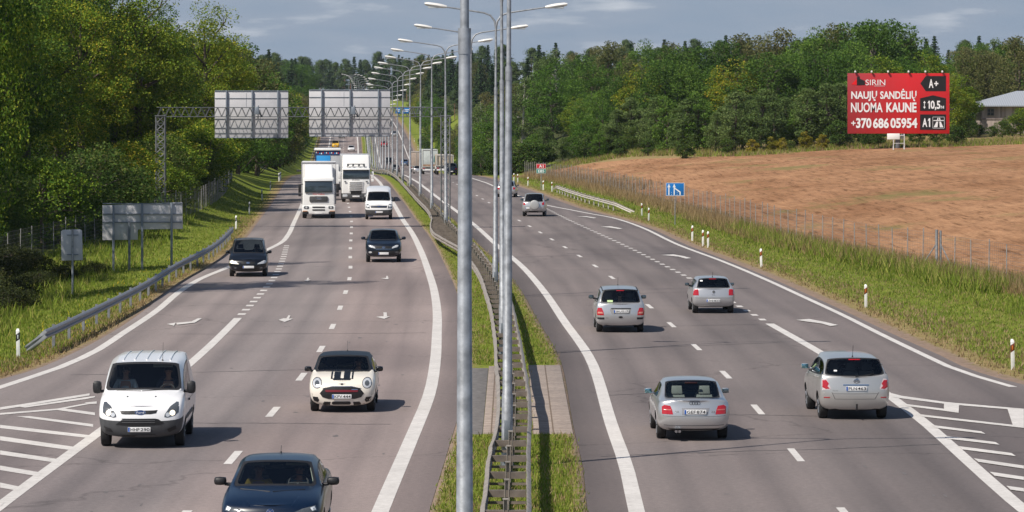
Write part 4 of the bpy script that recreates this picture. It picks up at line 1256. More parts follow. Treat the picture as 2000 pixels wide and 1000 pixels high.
def tyre_pair(P, root, near=True):
    f = P["W"] / 2
    for yy in (P["axf"], P["axr"]):
        for s in (-1, 1):
            r, w = P["R"], P.get("tw", .21)
            x = s * (f - P.get("inset", .035) - w / 2)
            t = MB(); t.lathe([(-w / 2, r * .62), (-w / 2, r * .93), (-w / 2 + .02, r * .985), (-w * .2, r), (w * .2, r), (w / 2 - .02, r * .985), (w / 2, r * .93), (w / 2, r * .62)], 'x', (0, 0, 0), 28 if near else 16)
            o = t.build("wheel", MAT_RUBBER, root, smooth=40); o.location = (x, yy - P["L"] / 2, r)
            q = MB(); q.lathe([(s * w * .30, r * .12), (s * w * .34, r * .18), (s * w * .22, r * .5), (s * w * .44, r * .60), (s * w * .46, r * .66), (s * w * .1, r * .66)], 'x', (0, 0, 0), 28 if near else 14)
            if near:
                for k in range(5):
                    a = 2 * math.pi * k / 5
                    q.tube([(s * w * .36, r * .1 * math.cos(a), r * .1 * math.sin(a)), (s * w * .42, r * .6 * math.cos(a), r * .6 * math.sin(a))], .035, 6)
            q.build("rim", P.get("rim", MAT_RIM), o, smooth=40)


def car_cage(P):
    f = P["W"] / 2; L, H = P["L"], P["H"]
    zb, sill, zm = P.get("zb", .2), P.get("sill", .32), P.get("zm", .62)
    h0, h1, cy = P["h0"], P["h1"], P["cy"]
    belt, beltr = P["belt"], P.get("beltr", P["belt"])
    wy, rwy, rby, rbz = P["wy"], P["rwy"], P["rby"], P["rbz"]
    wg, wr, cw = P.get("wg", .74), P.get("wr", .66), P.get("cw", .82)
    bb_ = P.get("bb", .93)
    S = []
    # front fascia ring
    t = [0, 0, .24, .55, .84, .95, 1.0, 1.015, 1.03, 1.035]
    x = [0, .64, .84, .90, .88, .83, .74, .58, .32, 0]
    yo = P.get("nose_y", [.08, .10, .03, .0, .05, .10, .14, .13, .10, .09])
    nx = P.get("nose_x", x)
    S.append([(f * nx[i], yo[i], zb + t[i] * (h0 - zb)) for i in range(10)])
    y = P.get("s1", .34); hh = h0 + (h1 - h0) * P.get("hs1", .35)
    S.append([(f * a, y, z) for a, z in zip([0, .80, .95, .985, .97, .90, .76, .58, .32, 0], [zb, zb, sill, zm, hh - .14, hh - .05, hh - .015, hh, hh + .015, hh + .02])])
    y = cy * .62; hh = h0 + (h1 - h0) * P.get("hs2", .74)
    S.append([(f * a, y, z) for a, z in zip([0, .84, .97, 1, .985, .92, .78, .60, .33, 0], [zb, zb, sill, zm, hh - .11, hh - .03, hh - .005, hh + .005, hh + .02, hh + .025])])
    S.append([(f * a, cy + d, z) for a, z, d in zip([0, .85, .97, 1, .985, bb_, bb_ - .03, cw, .50, 0], [zb, zb, sill, zm, belt - .08, belt, belt + .015, h1, h1 + .02, h1 + .025], [0, 0, 0, 0, 0, .02, .03, -.02, -.10, -.13])])
    rf = P.get("roof_f", H - .03)
    S.append([(f * a, wy + d, z) for a, z, d in zip([0, .86, .97, 1, .985, bb_, wg, wr, wr * .58, 0], [zb, zb, sill, zm, belt - .08, belt, rf - .12, rf - .035, rf - .008, rf], [0, 0, 0, 0, 0, 0, .06, 0, -.05, -.06])])
    ym = (wy + rwy) / 2
    S.append([(f * a, ym, z) for a, z in zip([0, .86, .97, 1, .985, bb_, wg + .01, wr + .01, wr * .58, 0], [zb, zb, sill, zm, belt - .08, (belt + beltr) / 2, H - .115, H - .03, H - .005, H])])
    rr_ = P.get("roof_r", H - .03); wgr, wrr = P.get("wgr", wg), P.get("wrr", wr)
    S.append([(f * a, rwy + d, z) for a, z, d in zip([0, .86, .97, 1, .985, bb_, wgr, wrr, wrr * .58, 0], [zb, zb, sill, zm, beltr - .08, beltr, rr_ - .12, rr_ - .035, rr_ - .008, rr_], [0, 0, 0, 0, 0, 0, -.05, 0, .03, .04])])
    rw = P.get("rw", .76)
    sag = P.get("rsag", 0.0)
    S.append([(f * a, rby + d, z) for a, z, d in zip([0, .85, .97, .995, .98, P.get("bbr", .90), P.get("bbr", .90) - .04, rw, rw * .58, 0], [zb, zb, sill, zm, beltr - .08, rbz, rbz + .015, rbz, rbz - sag * .7, rbz - sag], [0, 0, 0, 0, 0, -.02, -.03, 0, .05, .06])])
    if P.get("deck"):
        dz = P["deck"]
        S.append([(f * a, (rby + L) / 2 + .02, z) for a, z in zip([0, .84, .965, .985, .97, .90, .78, .62, .34, 0], [zb, zb, sill, zm, dz - .14, dz - .045, dz - .01, dz, dz + .015, dz + .02])])
    tz = P.get("tz", rbz - .05)
    x = P.get("tail_x", [0, .66, .87, .93, .93, .90, .82, .64, .36, 0]); t = [0, 0, .22, .52, .80, .92, .98, 1.0, 1.01, 1.012]
    yo = P.get("tail_y", [.10, .12, .03, .0, .05, .07, .08, .07, .05, .045])
    S.append([(f * x[i], L - yo[i], zb + .03 + t[i] * (tz - zb - .03)) for i in range(10)])
    return S


# cage regions -> material index
R_PAINT, R_WIND, R_REAR, R_SIDE, R_SEAL, R_UNDER, R_BUMP, R_ROOF = range(8)


def hull(P):
    S = car_cage(P); nS = len(S); L = P["L"]
    bm = bmesh.new(); V_ = []
    for st in S:
        Rr = [bm.verts.new((x, y - L / 2, z)) for (x, y, z) in st]
        Ll = [Rr[i] if i in (0, 9) else bm.verts.new((-st[i][0], st[i][1] - L / 2, st[i][2])) for i in range(10)]
        V_.append((Rr, Ll))
    deck = 1 if P.get("deck") else 0
    iC, iW, iM, iR, iB = 3, 4, 5, 6, 7
    def face(vs, mi):
        vs = [v for i, v in enumerate(vs) if v not in vs[:i]]
        if len(vs) < 3: return
        f_ = bm.faces.new(vs); f_.material_index = mi; f_.smooth = True; return f_
    wind, rear, sideR, sideL = [], [], [], []
    bump_rows = P.get("bump_rows", 0)
    for i in range(nS - 1):
        for side in (0, 1):
            A, B = V_[i][side], V_[i + 1][side]
            for r in range(9):
                mi = R_PAINT
                if r == 0: mi = R_UNDER
                if bump_rows and i == 0 and 1 <= r <= bump_rows: mi = R_BUMP
                if P.get("bump_rear") and i == nS - 2 and 1 <= r <= P["bump_rear"]: mi = R_BUMP
                if i == iC and r >= 7: mi = R_WIND
                if i == iR and r >= 7: mi = R_REAR
                if r == 5 and i in (iC, iW, iM): mi = R_SIDE
                if r == 5 and i == iR and P.get("quarter_glass"): mi = R_SIDE
                if r == 5 and P.get("panel_van") and i in (iM, iR): mi = R_PAINT
                if r >= 6 and i in (iW, iM) and P.get("roof_mat"): mi = R_ROOF
                if r == 6 and i in (iC, iR) and P.get("roof_mat"): mi = R_ROOF
                q = [A[r], A[r + 1], B[r + 1], B[r]]
                f_ = face(q if side == 0 else q[::-1], mi)
                if f_ is None: continue
                if mi == R_WIND: wind.append(f_)
                if mi == R_REAR: rear.append(f_)
                if mi == R_SIDE: (sideR if side == 0 else sideL).append(f_)
    for (idx, bow, sgn) in ((0, P.get("bowf", .09), -1), (nS - 1, P.get("bowr", .06), 1)):
        Rr, Ll = V_[idx]
        Cc = [Rr[0]] + [bm.verts.new((0, Rr[i].co.y + sgn * bow, Rr[i].co.z)) for i in range(1, 9)] + [Rr[9]]
        for r in range(9):
            mi = R_PAINT
            br = bump_rows if idx == 0 else P.get("bump_rear", 0)
            if br and r <= br: mi = R_BUMP
            for side in (0, 1):
                A = (Rr, Ll)[side]
                q = [A[r], Cc[r], Cc[r + 1], A[r + 1]]
                face(q if (side == 0) == (idx == 0) else q[::-1], mi)
    bmesh.ops.recalc_face_normals(bm, faces=bm.faces[:])
    for fs, th in ((wind, P.get("seal", .035)), (rear, P.get("seal_r", .03)), (sideR, .025), (sideL, .025)):
        fs = [f_ for f_ in fs if f_.is_valid]
        if fs:
            res = bmesh.ops.inset_region(bm, faces=fs, thickness=th, depth=0, use_even_offset=True, use_boundary=True)
            for f_ in res["faces"]: f_.material_index = R_SEAL; f_.smooth = True
    cr = bm.edges.layers.float.new("crease_edge")
    for e in bm.edges:
        if len(e.link_faces) == 2:
            a, b = [x.material_index for x in e.link_faces]
            if a != b and (R_SEAL in (a, b)): e[cr] = .7
    for i in range(nS - 1):          # crisp shoulder and roof edges
        for side in (0, 1):
            for r, w in ((5, .35), (7, .25), (3, .15)):
                e = bm.edges.get((V_[i][side][r], V_[i + 1][side][r]))
                if e is not None: e[cr] = max(e[cr], w)
    cv = bm.verts.layers.float.new("crease_vert")
    for v in bm.verts:            # keep the window corners crisp
        ms = [f_.material_index for f_ in v.link_faces]
        if R_SEAL in ms and any(m in (R_WIND, R_REAR, R_SIDE) for m in ms) and sum(1 for m in ms if m in (R_WIND, R_REAR, R_SIDE)) == 1: v[cv] = P.get("corner", .62)
        if R_SEAL in ms and not any(m in (R_WIND, R_REAR, R_SIDE) for m in ms) and ms.count(R_SEAL) == 1: v[cv] = P.get("corner", .62)
        elif R_SEAL in ms and not any(m in (R_WIND, R_REAR, R_SIDE) for m in ms) and len(v.link_edges) >= 4:
            se = [e for e in v.link_edges if len(e.link_faces) == 2 and (e.link_faces[0].material_index == R_SEAL) != (e.link_faces[1].material_index == R_SEAL)]
            if len(se) == 2:
                d0 = (se[0].other_vert(v).co - v.co).normalized(); d1 = (se[1].other_vert(v).co - v.co).normalized()
                if d0.dot(d1) > -.6: v[cv] = P.get("corner", .62)
    me = bpy.data.meshes.new("hull"); bm.to_mesh(me); bm.free()
    for k in range(8): me.materials.append(MAT_TRIM)
    ob = bpy.data.objects.new("hull", me)
    md = ob.modifiers.new("s", 'SUBSURF'); md.levels = md.render_levels = P.get("sub", 2)
    m2 = evaluated(ob)
    co = np.empty(len(m2.vertices) * 3, dtype=np.float32); m2.vertices.foreach_get("co", co); co = co.reshape(-1, 3)
    mn, mx = co.min(0), co.max(0)
    co[:, 0] *= P["W"] / (mx[0] - mn[0]); co[:, 1] = (co[:, 1] - (mn[1] + mx[1]) / 2) * L / (mx[1] - mn[1])
    co[:, 2] = P.get("zb", .2) + (co[:, 2] - mn[2]) * (P["H"] - P.get("zb", .2)) / (mx[2] - mn[2])
    m2.vertices.foreach_set("co", co.ravel()); m2.update()
    bpy.data.objects.remove(ob); bpy.data.meshes.remove(me)
    bvh = BVHTree.FromPolygons([Vector(c) for c in co], [tuple(p.vertices) for p in m2.polygons])
    # wheel arches
    ob = bpy.data.objects.new("hull2", m2); f = P["W"] / 2
    c = MB()
    for yy in (P["axf"], P["axr"]):
        for s in (-1, 1):
            ra = P["R"] * P.get("arch", 1.13)
            c.lathe([(s * (f - .34), ra), (s * (f + .1), ra)], 'x', (0, yy - L / 2, P["R"] + .01), 28)
    cm = c.mesh("cut")
    for k in range(8): cm.materials.append(MAT_TRIM)
    cm.polygons.foreach_set("material_index", [R_UNDER] * len(cm.polygons))
    co_ = bpy.data.objects.new("cut", cm)
    b = ob.modifiers.new("b", 'BOOLEAN'); b.operation = 'DIFFERENCE'; b.object = co_; b.solver = 'EXACT'; b.material_mode = 'INDEX'
    m3 = evaluated(ob, (co_,))
    bpy.data.objects.remove(ob); bpy.data.objects.remove(co_); bpy.data.meshes.remove(m2); bpy.data.meshes.remove(cm)
    return m3, bvh


def sub_mesh(me, name, test):
    bm = bmesh.new(); bm.from_mesh(me); bm.faces.index_update()
    kill = [f_ for f_ in bm.faces if not test(f_)]
    bmesh.ops.delete(bm, geom=kill, context='FACES')
    if not bm.faces: bm.free(); return None
    for f_ in bm.faces: f_.material_index = 0; f_.smooth = True
    m = bpy.data.meshes.new(name); bm.to_mesh(m); bm.free()
    return m


class Car:
    def __init__(s, P, name, label, cat, loc, rear=False, yaw=0.0, group=None):
        s.P = P; s.rear = rear
        s.root = empty(name, loc, R(yaw) + (math.pi if rear else 0)); tag(s.root, label, cat, group)
        me, s.bvh = hull(P)
        mats = P["paint"], P.get("glass", MAT_GLASS)
        for nm, ids, mt in (("body", (R_PAINT,), mats[0]), ("underbody", (R_UNDER,), MAT_UNDER), ("bumper", (R_BUMP,), P.get("bump_mat", MAT_PLASTIC)),
                            ("roof", (R_ROOF,), P.get("roof_mat", mats[0])), ("window_seal", (R_SEAL,), MAT_TRIM), ("windscreen", (R_WIND,), mats[1]), ("rear_window", (R_REAR,), mats[1])):
            m = sub_mesh(me, nm, lambda f_: f_.material_index in ids)
            if m and nm == "window_seal":
                bm = bmesh.new(); bm.from_mesh(m); todo = set(bm.faces); isl = []
                while todo:
                    st = [todo.pop()]; comp = set(st)
                    while st:
                        for e in st.pop().edges:
                            for g in e.link_faces:
                                if g in todo: todo.discard(g); comp.add(g); st.append(g)
                    isl.append({f_.index for f_ in comp})
                bm.free()
                for ids_ in isl:
                    m_i = sub_mesh(m, nm, lambda f_: f_.index in ids_); link_mesh(nm, m_i, mt, s.root, smooth=40)
            elif m: link_mesh(nm, m, mt, s.root, smooth=40)
        for sd in (-1, 1):
            m = sub_mesh(me, "side_window", lambda f_: f_.material_index == R_SIDE and f_.calc_center_median().x * sd > 0)
            if m: link_mesh("side_window", m, P.get("side_glass", MAT_GLASS_D), s.root, smooth=40)
        bpy.data.meshes.remove(me)
        tyre_pair(P, s.root, P.get("near", True))

    def hit(s, u, v, axis):
        L = s.P["L"]
        if axis == 'F': o, d, k = Vector((u, -L, v)), Vector((0, 1, 0)), 1
        elif axis == 'B': o, d, k = Vector((-u, L, v)), Vector((0, -1, 0)), 1
        elif axis == 'T': o, d, k = Vector((u, v, 5)), Vector((0, 0, -1)), 1
        else: o, d = Vector(((9 if axis == 'R' else -9), u, v)), Vector((-1 if axis == 'R' else 1, 0, 0))
        h = s.bvh.ray_cast(o, d)
        if h[0] is None:
            q = o.copy()
            if axis in 'FB': q.y = (-L / 2 + .12) if axis == 'F' else L / 2 - .1
            n = s.bvh.find_nearest(q)
            return n[0], -d
        return h[0], -d

    def decal(s, name, poly, mat, axis=None, off=.006, step=.06, parent=None, thick=.012, smooth=60):
        """a thin plate cut to a 2-D outline and laid onto the bodywork"""
        axis = axis or ('B' if s.rear else 'F')
        pts = []; n = len(poly)
        for i in range(n):
            a, b = Vector(poly[i]), Vector(poly[(i + 1) % n]); k = max(1, int((b - a).length / step))
            pts += [a + (b - a) * j / k for j in range(k)]
        nb = len(pts); loop = list(range(nb))
        xs = [p.x for p in pts]; zs = [p.y for p in pts]
        def inside(q):
            c = False; j = n - 1
            for i in range(n):
                a, b = poly[i], poly[j]
                if (a[1] > q[1]) != (b[1] > q[1]) and q[0] < (b[0] - a[0]) * (q[1] - a[1]) / (b[1] - a[1]) + a[0]: c = not c
                j = i
            return c
        gx_ = min(xs) + step / 2
        allp = list(pts)
        while gx_ < max(xs):
            gz_ = min(zs) + step / 2
            while gz_ < max(zs):
                q = Vector((gx_, gz_))
                if inside(q) and min((q - p).length for p in pts) > step * .4: allp.append(q)
                gz_ += step
            gx_ += step
        vs, _, fs, _, _, _ = delaunay_2d_cdt(allp, [(i, (i + 1) % nb) for i in range(nb)], [], 1, 1e-5)
        P3 = []
        for p in vs:
            h, nrm = s.hit(p.x, p.y, axis); P3.append(h + nrm * off)
        nv = len(P3); nrm = s.hit(0, .5, axis)[1]
        fs = [tuple(f_) for f_ in fs]
        # skirt: boundary edges pushed back into the body
        cnt = {}
        for f_ in fs:
            for a, b in zip(f_, f_[1:] + f_[:1]): cnt[(min(a, b), max(a, b))] = cnt.get((min(a, b), max(a, b)), 0) + 1
        allv = P3 + [p - nrm * (off + thick) for p in P3]
        sk = [(a, b, b + nv, a + nv) for (a, b), c in cnt.items() if c == 1]
        me = bpy.data.meshes.new(name); me.from_pydata([tuple(v) for v in allv], [], fs + sk)
        bm = bmesh.new(); bm.from_mesh(me); bmesh.ops.delete(bm, geom=[v for v in bm.verts if not v.link_faces], context='VERTS')
        bmesh.ops.recalc_face_normals(bm, faces=bm.faces[:]); bm.to_mesh(me); bm.free()
        return link_mesh(name, me, mat, parent or s.root, smooth=smooth)

    def both(s, name, poly, mat, **k):
        return [s.decal(name, poly, mat, **k), s.decal(name, [(-a, b) for a, b in poly[::-1]], mat, **k)]

    def oval(s, name, cx, cz, rx, rz, mat, n=20, **k):
        return s.decal(name, [(cx + rx * math.cos(2 * math.pi * i / n), cz + rz * math.sin(2 * math.pi * i / n)) for i in range(n)], mat, **k)

    def plate(s, text, cx, cz, w=.52, h=.112, blur=False):
        axis = 'B' if s.rear else 'F'; sg = 1 if s.rear else -1
        ys = [s.hit(cx + a, cz + b, axis)[0].y for a in (-w / 2, 0, w / 2) for b in (-h / 2, h / 2)]
        y = (max(ys) if s.rear else min(ys)) + sg * .012
        fx = -1 if s.rear else 1
        m_ = MB(); m_.box((fx * cx, y, cz), (w, .012, h)); po = m_.build("number_plate", MAT_PLATE, s.root, bevel=.004)
        b_ = MB(); b_.box((fx * (cx - w / 2 + .025), y + sg * .007, cz), (.042, .004, h - .012)); b_.build("plate_strip", MAT_PLATEB, po, smooth=None)
        if text:
            t_ = MB(); a, b2 = (text.split(" ") + [""])[:2]
            text_on(t_, a, cx - w / 2 + .062, cz - h * .33, w * .40, h * .66, y + sg * .0085, .012, fx)
            text_on(t_, b2, cx + w * .06, cz - h * .33, w * .40, h * .66, y + sg * .0085, .012, fx)
            t_.build("lettering", MAT_PLATET, po, smooth=None)
        return po

    def mirrors(s, y, z, w=.22, h=.15, mat=None, out=.02, glass=False, cx=None):
        out -= .055
        f = s.P["W"] / 2; yl = y - s.P["L"] / 2
        for sd in (-1, 1):
            hx = s.bvh.ray_cast(Vector((sd * 9, yl, z - .02)), Vector((-sd, 0, 0)))
            bx_ = abs(hx[0].x) if hx[0] else f * .9
            m_ = MB(); xc = sd * ((cx or (f + out)) + w / 2)
            prof = [(-.5, .62), (-.32, .95), (.1, 1), (.42, .92), (.5, .6)]
            vs, fs = [], []; n = 12
            for (t, k) in prof:
                for i in range(n):
                    a = 2 * math.pi * i / n
                    cxx = abs(math.cos(a)) ** .6 * math.copysign(1, math.cos(a)); szz = abs(math.sin(a)) ** .6 * math.copysign(1, math.sin(a))
                    vs.append((xc + cxx * w / 2 * k, yl + t * .16, z + szz * h / 2 * k))
            for i in range(len(prof) - 1):
                for k in range(n): fs.append((i * n + k, i * n + (k + 1) % n, (i + 1) * n + (k + 1) % n, (i + 1) * n + k))
            fs += [tuple(range(n)), tuple(range(4 * n, 5 * n))]
            m_.add(vs, fs)
            m_.tube([(sd * (bx_ - .05), yl + .02, z - .07), (xc - sd * w * .35, yl, z - h * .35)], [.035, .03], 8)
            o = m_.build("wing_mirror", mat or MAT_TRIM, s.root, smooth=50)
            g = MB(); g.box((xc, yl + .083, z), (w * .86, .006, h * .8)); g.build("mirror_glass", MAT_MIRROR_T if (glass and sd > 0) else MAT_MIRROR, o, bevel=.002)

    def antenna(s, y, ln=.25, x=0, lean=.12):
        yl = y - s.P["L"] / 2; z = s.bvh.ray_cast(Vector((x, yl, 5)), Vector((0, 0, -1)))[0].z
        m_ = MB(); m_.tube([(x, yl, z - .02), (x, yl + .01, z + .03)], [.025, .016], 8); m_.tube([(x, yl + .01, z + .02), (x, yl + lean, z + ln)], .006, 5)
        m_.build("antenna", MAT_TRIM, s.root)

    def seams(s, lines, w=.012, mat=None):
        """shut lines on both flanks, given as (y-from-front, z) strokes"""
        for ax, sd in (('R', 1), ('L', -1)):
            mb = MB()
            for ln in lines:
                pts = densify([(a, b, 0) for a, b in ln], .08); vs = []
                for (a, b, _) in pts:
                    for k in (-1, 1):
                        dy = w / 2 * k if abs(ln[0][1] - ln[-1][1]) > abs(ln[0][0] - ln[-1][0]) else 0; dz = w / 2 * k if dy == 0 else 0
                        h, n = s.hit(a - s.P["L"] / 2 + dy, b + dz, ax); vs.append(h + n * .003)
                mb.add(vs, [(2 * i, 2 * i + 1, 2 * i + 3, 2 * i + 2) for i in range(len(pts) - 1)])
            mb.build("door_seam", mat or MAT_TRIM, s.root, smooth=None)

    def cabin(s, dash_y, floor_z, seats, back_y=None, wheel=None, light_rear=False, seat_w=.46, head_z=None, seat_mat=None):
        P = s.P; f = P["W"] / 2; L = P["L"]
        back = (back_y or P["rwy"])
        d = MB(); d.box((0, dash_y + .25 - L / 2, floor_z - .05), (f * 1.66, .5, .06))
        d.box((0, dash_y + .22 - L / 2, floor_z + .02), (f * 1.6, .38, .14), taper=(.94, .5)); d.build("dashboard", MAT_CABIN, s.root, bevel=.02)
        for (x, y) in seats:
            q = MB(); top = head_z or P["H"] - .42
            vs = []; 
            q.box((x, y - L / 2, (floor_z - .1 + top - .16) / 2 + .02), (seat_w, .14, top - .16 - floor_z + .14), taper=(.78, .8))
            q.box((x, y - L / 2 + .02, top), (.27, .10, .19), taper=(.86, .8)); q.tube([(x - .06, y - L / 2 + .02, top - .2), (x - .06, y - L / 2 + .02, top)], .012, 6); q.tube([(x + .06, y - L / 2 + .02, top - .2), (x + .06, y - L / 2 + .02, top)], .012, 6)
            q.build("seat", seat_mat or MAT_SEAT, s.root, bevel=.045, seg=3)
        if wheel:
            x, y, z = wheel; q = MB(); n = 22
            ring = [(x + .18 * math.cos(2 * math.pi * i / n), y - L / 2 + .10 * math.sin(2 * math.pi * i / n), z + .15 * math.sin(2 * math.pi * i / n)) for i in range(n + 1)]
            q.tube(ring, .015, 8); q.tube([(x - .17, y - L / 2, z), (x + .17, y - L / 2, z)], .02, 6); q.tube([(x, y - L / 2, z), (x, y - L / 2 - .3, z - .12)], .03, 6)
            q.build("steering_wheel", MAT_CABIN, s.root)
        if light_rear:
            q = MB(); q.box((0, (P["wy"] + P["rwy"]) / 2 - L / 2, P["H"] - .105), (f * 1.1, (P["rwy"] - P["wy"]) * .86, .02)); q.build("headliner", MAT_SEAT_L, s.root)

    def visor(s, x, y, z, w=.34, h=.09):
        q = MB(); q.box((x, y - s.P["L"] / 2, z), (w, .03, h)); q.build("sun_visor", MAT_SEAT_L, s.root, bevel=.01)

    def wiper(s, pts, axis=None):
        axis = axis or ('B' if s.rear else 'F')
        P3 = []
        for a, b in pts:
            h, n = s.hit(a, b, axis); P3.append(h + n * .02)
        m_ = MB(); m_.tube(P3, .011, 6); m_.build("wiper", MAT_TRIM, s.root)


def rect(x0, x1, z0, z1): return [(x0, z0), (x1, z0), (x1, z1), (x0, z1)]


def rrect(x0, x1, z0, z1, r=.03):
    return [(x0 + r, z0), (x1 - r, z0), (x1, z0 + r), (x1, z1 - r), (x1 - r, z1), (x0 + r, z1), (x0, z1 - r), (x0, z0 + r)]


# ------------------------------------------------------------------ white panel van, front left
P = dict(L=4.97, W=1.99, H=1.98, zb=.26, sill=.42, zm=.80, h0=.96, h1=1.26, cy=1.02, belt=1.20, beltr=1.20, wy=1.72, rwy=4.55, rby=4.86, rbz=1.15, wg=.86, wr=.78, cw=.90, bb=.955, bbr=.95, rw=.80,
         axf=.96, axr=3.89, R=.335, tw=.215, paint=PAINT_WHITE, bump_rows=2, bump_mat=MAT_PLASTIC, panel_van=True, s1=.34, rim=MAT_RIMD, seal=.05, wgr=.86, wrr=.78,
         nose_x=[0, .72, .90, .93, .91, .87, .78, .62, .34, 0], hs1=.42, hs2=.78, roof_f=1.875, bowf=.16, tail_x=[0, .74, .94, .96, .96, .95, .90, .7, .4, 0])
van = Car(P, "panel_van", "white panel van with grey plastic bumper in the left foreground exit lane", "van", (-8.62, 81.2 + 2.49, 0), yaw=1.6)
S = 85.0 * 4.546; fx = lambda px: (px - 478) / S; fz = lambda py: (955 - py) / S
Q = lambda pts: [(fx(a), fz(b) - .02) for a, b in pts]
hl = Q([(145, 538), (165, 535), (215, 570), (262, 640), (265, 662), (240, 668), (175, 650), (142, 625), (139, 580)])
hl = [(-abs(a) if a < 0 else a, b) for a, b in hl]
for o, sg in zip(van.both("headlight", hl, MAT_HEADD, step=.04), (-1, 1)):
    for (cx, cz, r, mt) in ((-.735, .83, .062, MAT_LIT), (-.63, .79, .05, MAT_HEAD)):
        van.oval("lamp_lens", -sg * cx if False else (cx if sg < 0 else -cx), cz, r, r, mt, parent=None, off=.012).parent = o
van.decal("upper_grille", Q([(298, 607), (345, 607), (590, 603), (632, 600), (620, 628), (570, 636), (340, 638), (312, 634)]), MAT_GRILLE, step=.05)
gr = van.decal("grille", Q([(258, 730), (320, 682), (610, 674), (640, 680), (690, 715), (650, 730), (400, 742)]), MAT_GRILLE, step=.05)
gb = MB()
for z in (.615, .66, .70):
    for a, b in zip(np.linspace(-.42, .34, 9)[:-1], np.linspace(-.42, .34, 9)[1:]):
        p, n = van.hit(a, z, 'F'); q, _ = van.hit(b, z, 'F'); gb.tube([p + n * .012, q + n * .012], .009, 5)
gb.build("slat", M("grille_grey", (.09, .09, .095), .4), gr)
van.decal("lower_grille", Q([(318, 825), (610, 815), (625, 832), (590, 843), (320, 850)]), MAT_GRILLE, step=.06)
for pl in ([(150, 745), (215, 765), (240, 800), (170, 790)], [(715, 770), (790, 740), (800, 770), (730, 800)]): van.decal("fog_recess", Q(pl), MAT_TRIM, step=.05)
bo = van.oval("badge", .005, .845, .115, .045, MAT_LOGO_BLUE, off=.014)
van.oval("badge_ring", .005, .845, .128, .055, MAT_CHROME, off=.009)
t_ = MB(); p, n = van.hit(0.005, .845, 'F'); text_on(t_, "Ford", -.08, .822, .17, .045, p.y - .024, 0); t_.build("lettering", MAT_SWHITE, bo, smooth=None)
van.plate("HHP 290", -.02, .455)
van.mirrors(1.30, 1.33, .21, .30, MAT_TRIM, out=.05)
van.antenna(1.95, .42, .38, .18)
van.cabin(1.15, 1.10, [(-.52, 2.35), (.50, 2.35)], back_y=2.6, wheel=(.50, 1.85, 1.20), head_z=1.62)
bk = MB(); bk.box((0, 2.75 - P["L"] / 2, 1.3), (1.5, .04, 1.0)); bk.build("bulkhead", MAT_CABIN, van.root)
van.visor(.40, 1.86, 1.80, .46, .09)
van.wiper([(-.62, 1.285), (-.05, 1.275)]); van.wiper([(-.02, 1.275), (.56, 1.30)])
for x in (-.33, .32): van.oval("washer_jet", x, 1.17, .02, .012, MAT_TRIM)
van.seams([[(1.05, .5), (1.05, 1.18)], [(2.12, .45), (2.12, 1.75)], [(2.30, 1.0), (4.7, 1.0)], [(3.35, .5), (3.35, 1.8)], [(1.05, .45), (2.12, .45)]])
van.decal("door_handle", [(1.92 - 2.485, .98), (2.08 - 2.485, .98), (2.08 - 2.485, 1.02), (1.92 - 2.485, 1.02)], MAT_TRIM, axis='R', off=.03)
van.decal("side_moulding", [(1.32 - 2.485, .60), (3.4 - 2.485, .60), (3.4 - 2.485, .70), (1.32 - 2.485, .70)], MAT_PLASTIC, axis='R', off=.012)
rb = MB()
for x in (-.55, -.28, 0, .28, .55):
    pts = []
    for y in np.linspace(2.05, 4.4, 10):
        h, n = van.hit(x, y - P["L"] / 2, 'T'); pts.append(h + Vector((0, 0, .004)))
    rb.tube(pts, .022, 6)
rb.build("roof_rib", PAINT_WHITE, van.root)

# ------------------------------------------------------------------ cream three-door hatchback with black roof and bonnet stripes
P = dict(L=3.87, W=1.727, H=1.414, zb=.18, sill=.34, zm=.62, h0=.80, h1=.98, cy=1.02, belt=.97, beltr=1.0, wy=1.55, rwy=3.35, rby=3.66, rbz=1.0, wg=.80, wr=.73, cw=.86, bb=.93, bbr=.88, rw=.74,
         axf=.78, axr=3.27, R=.315, tw=.205, paint=PAINT_CREAM, roof_mat=PAINT_STRIPE, rim=MAT_RIMD, seal=.05, nose_x=[0, .74, .91, .95, .93, .88, .78, .6, .33, 0], nose_y=[.06, .08, .03, .0, .05, .12, .2, .2, .18, .17],
         hs1=.5, hs2=.82, bowf=.12, roof_f=1.39, roof_r=1.375)
mini = Car(P, "small_hatchback", "cream small hatchback with black roof, round headlights and black bonnet stripes", "car", (-4.40, 90.9 + 1.93, 0), yaw=.6)
S = 504.0; Q = lambda pts: [((a - 575) / S, (915 - b) / S) for a, b in pts]
for o, sx in zip([mini.oval("headlight_ring", x, z, .128, .135, MAT_TRIM, step=.035) for x, z in ((-.645, .765), (.645, .765))], (-1, 1)):
    q = mini.oval("headlight", sx * .645, .765, .113, .12, MAT_HEAD, off=.012, step=.035); q.parent = o
    q2 = mini.oval("lamp_lens", sx * .645, .765, .06, .065, MAT_HEADD, off=.018, step=.03); q2.parent = o
gr = mini.decal("grille", [(-.57, .51), (-.46, .645), (-.25, .685), (.25, .685), (.46, .645), (.57, .51), (.50, .41), (.34, .365), (-.34, .365), (-.50, .41)], MAT_GRILLE, off=.010)
mini.decal("grille_bar", rrect(-.43, .42, .545, .60, .02), M("dark_red_bar", (.16, .012, .02), .4), off=.020).parent = gr
mini.decal("grille_rim", [(-.50, .635), (-.25, .695), (.25, .695), (.50, .635), (.46, .65), (.24, .678), (-.24, .678), (-.46, .65)], MAT_CHROME, off=.018).parent = gr
mini.decal("grille_badge", rrect(.25, .41, .60, .62, .006), MAT_CHROME, off=.024).parent = gr
mini.both("brake_intake", [(-.755, .42), (-.62, .41), (-.585, .33), (-.62, .275), (-.72, .30), (-.75, .36)], MAT_GRILLE, off=.008)
mini.decal("lower_grille", rrect(-.26, .23, .215, .30, .03), MAT_GRILLE, off=.008)
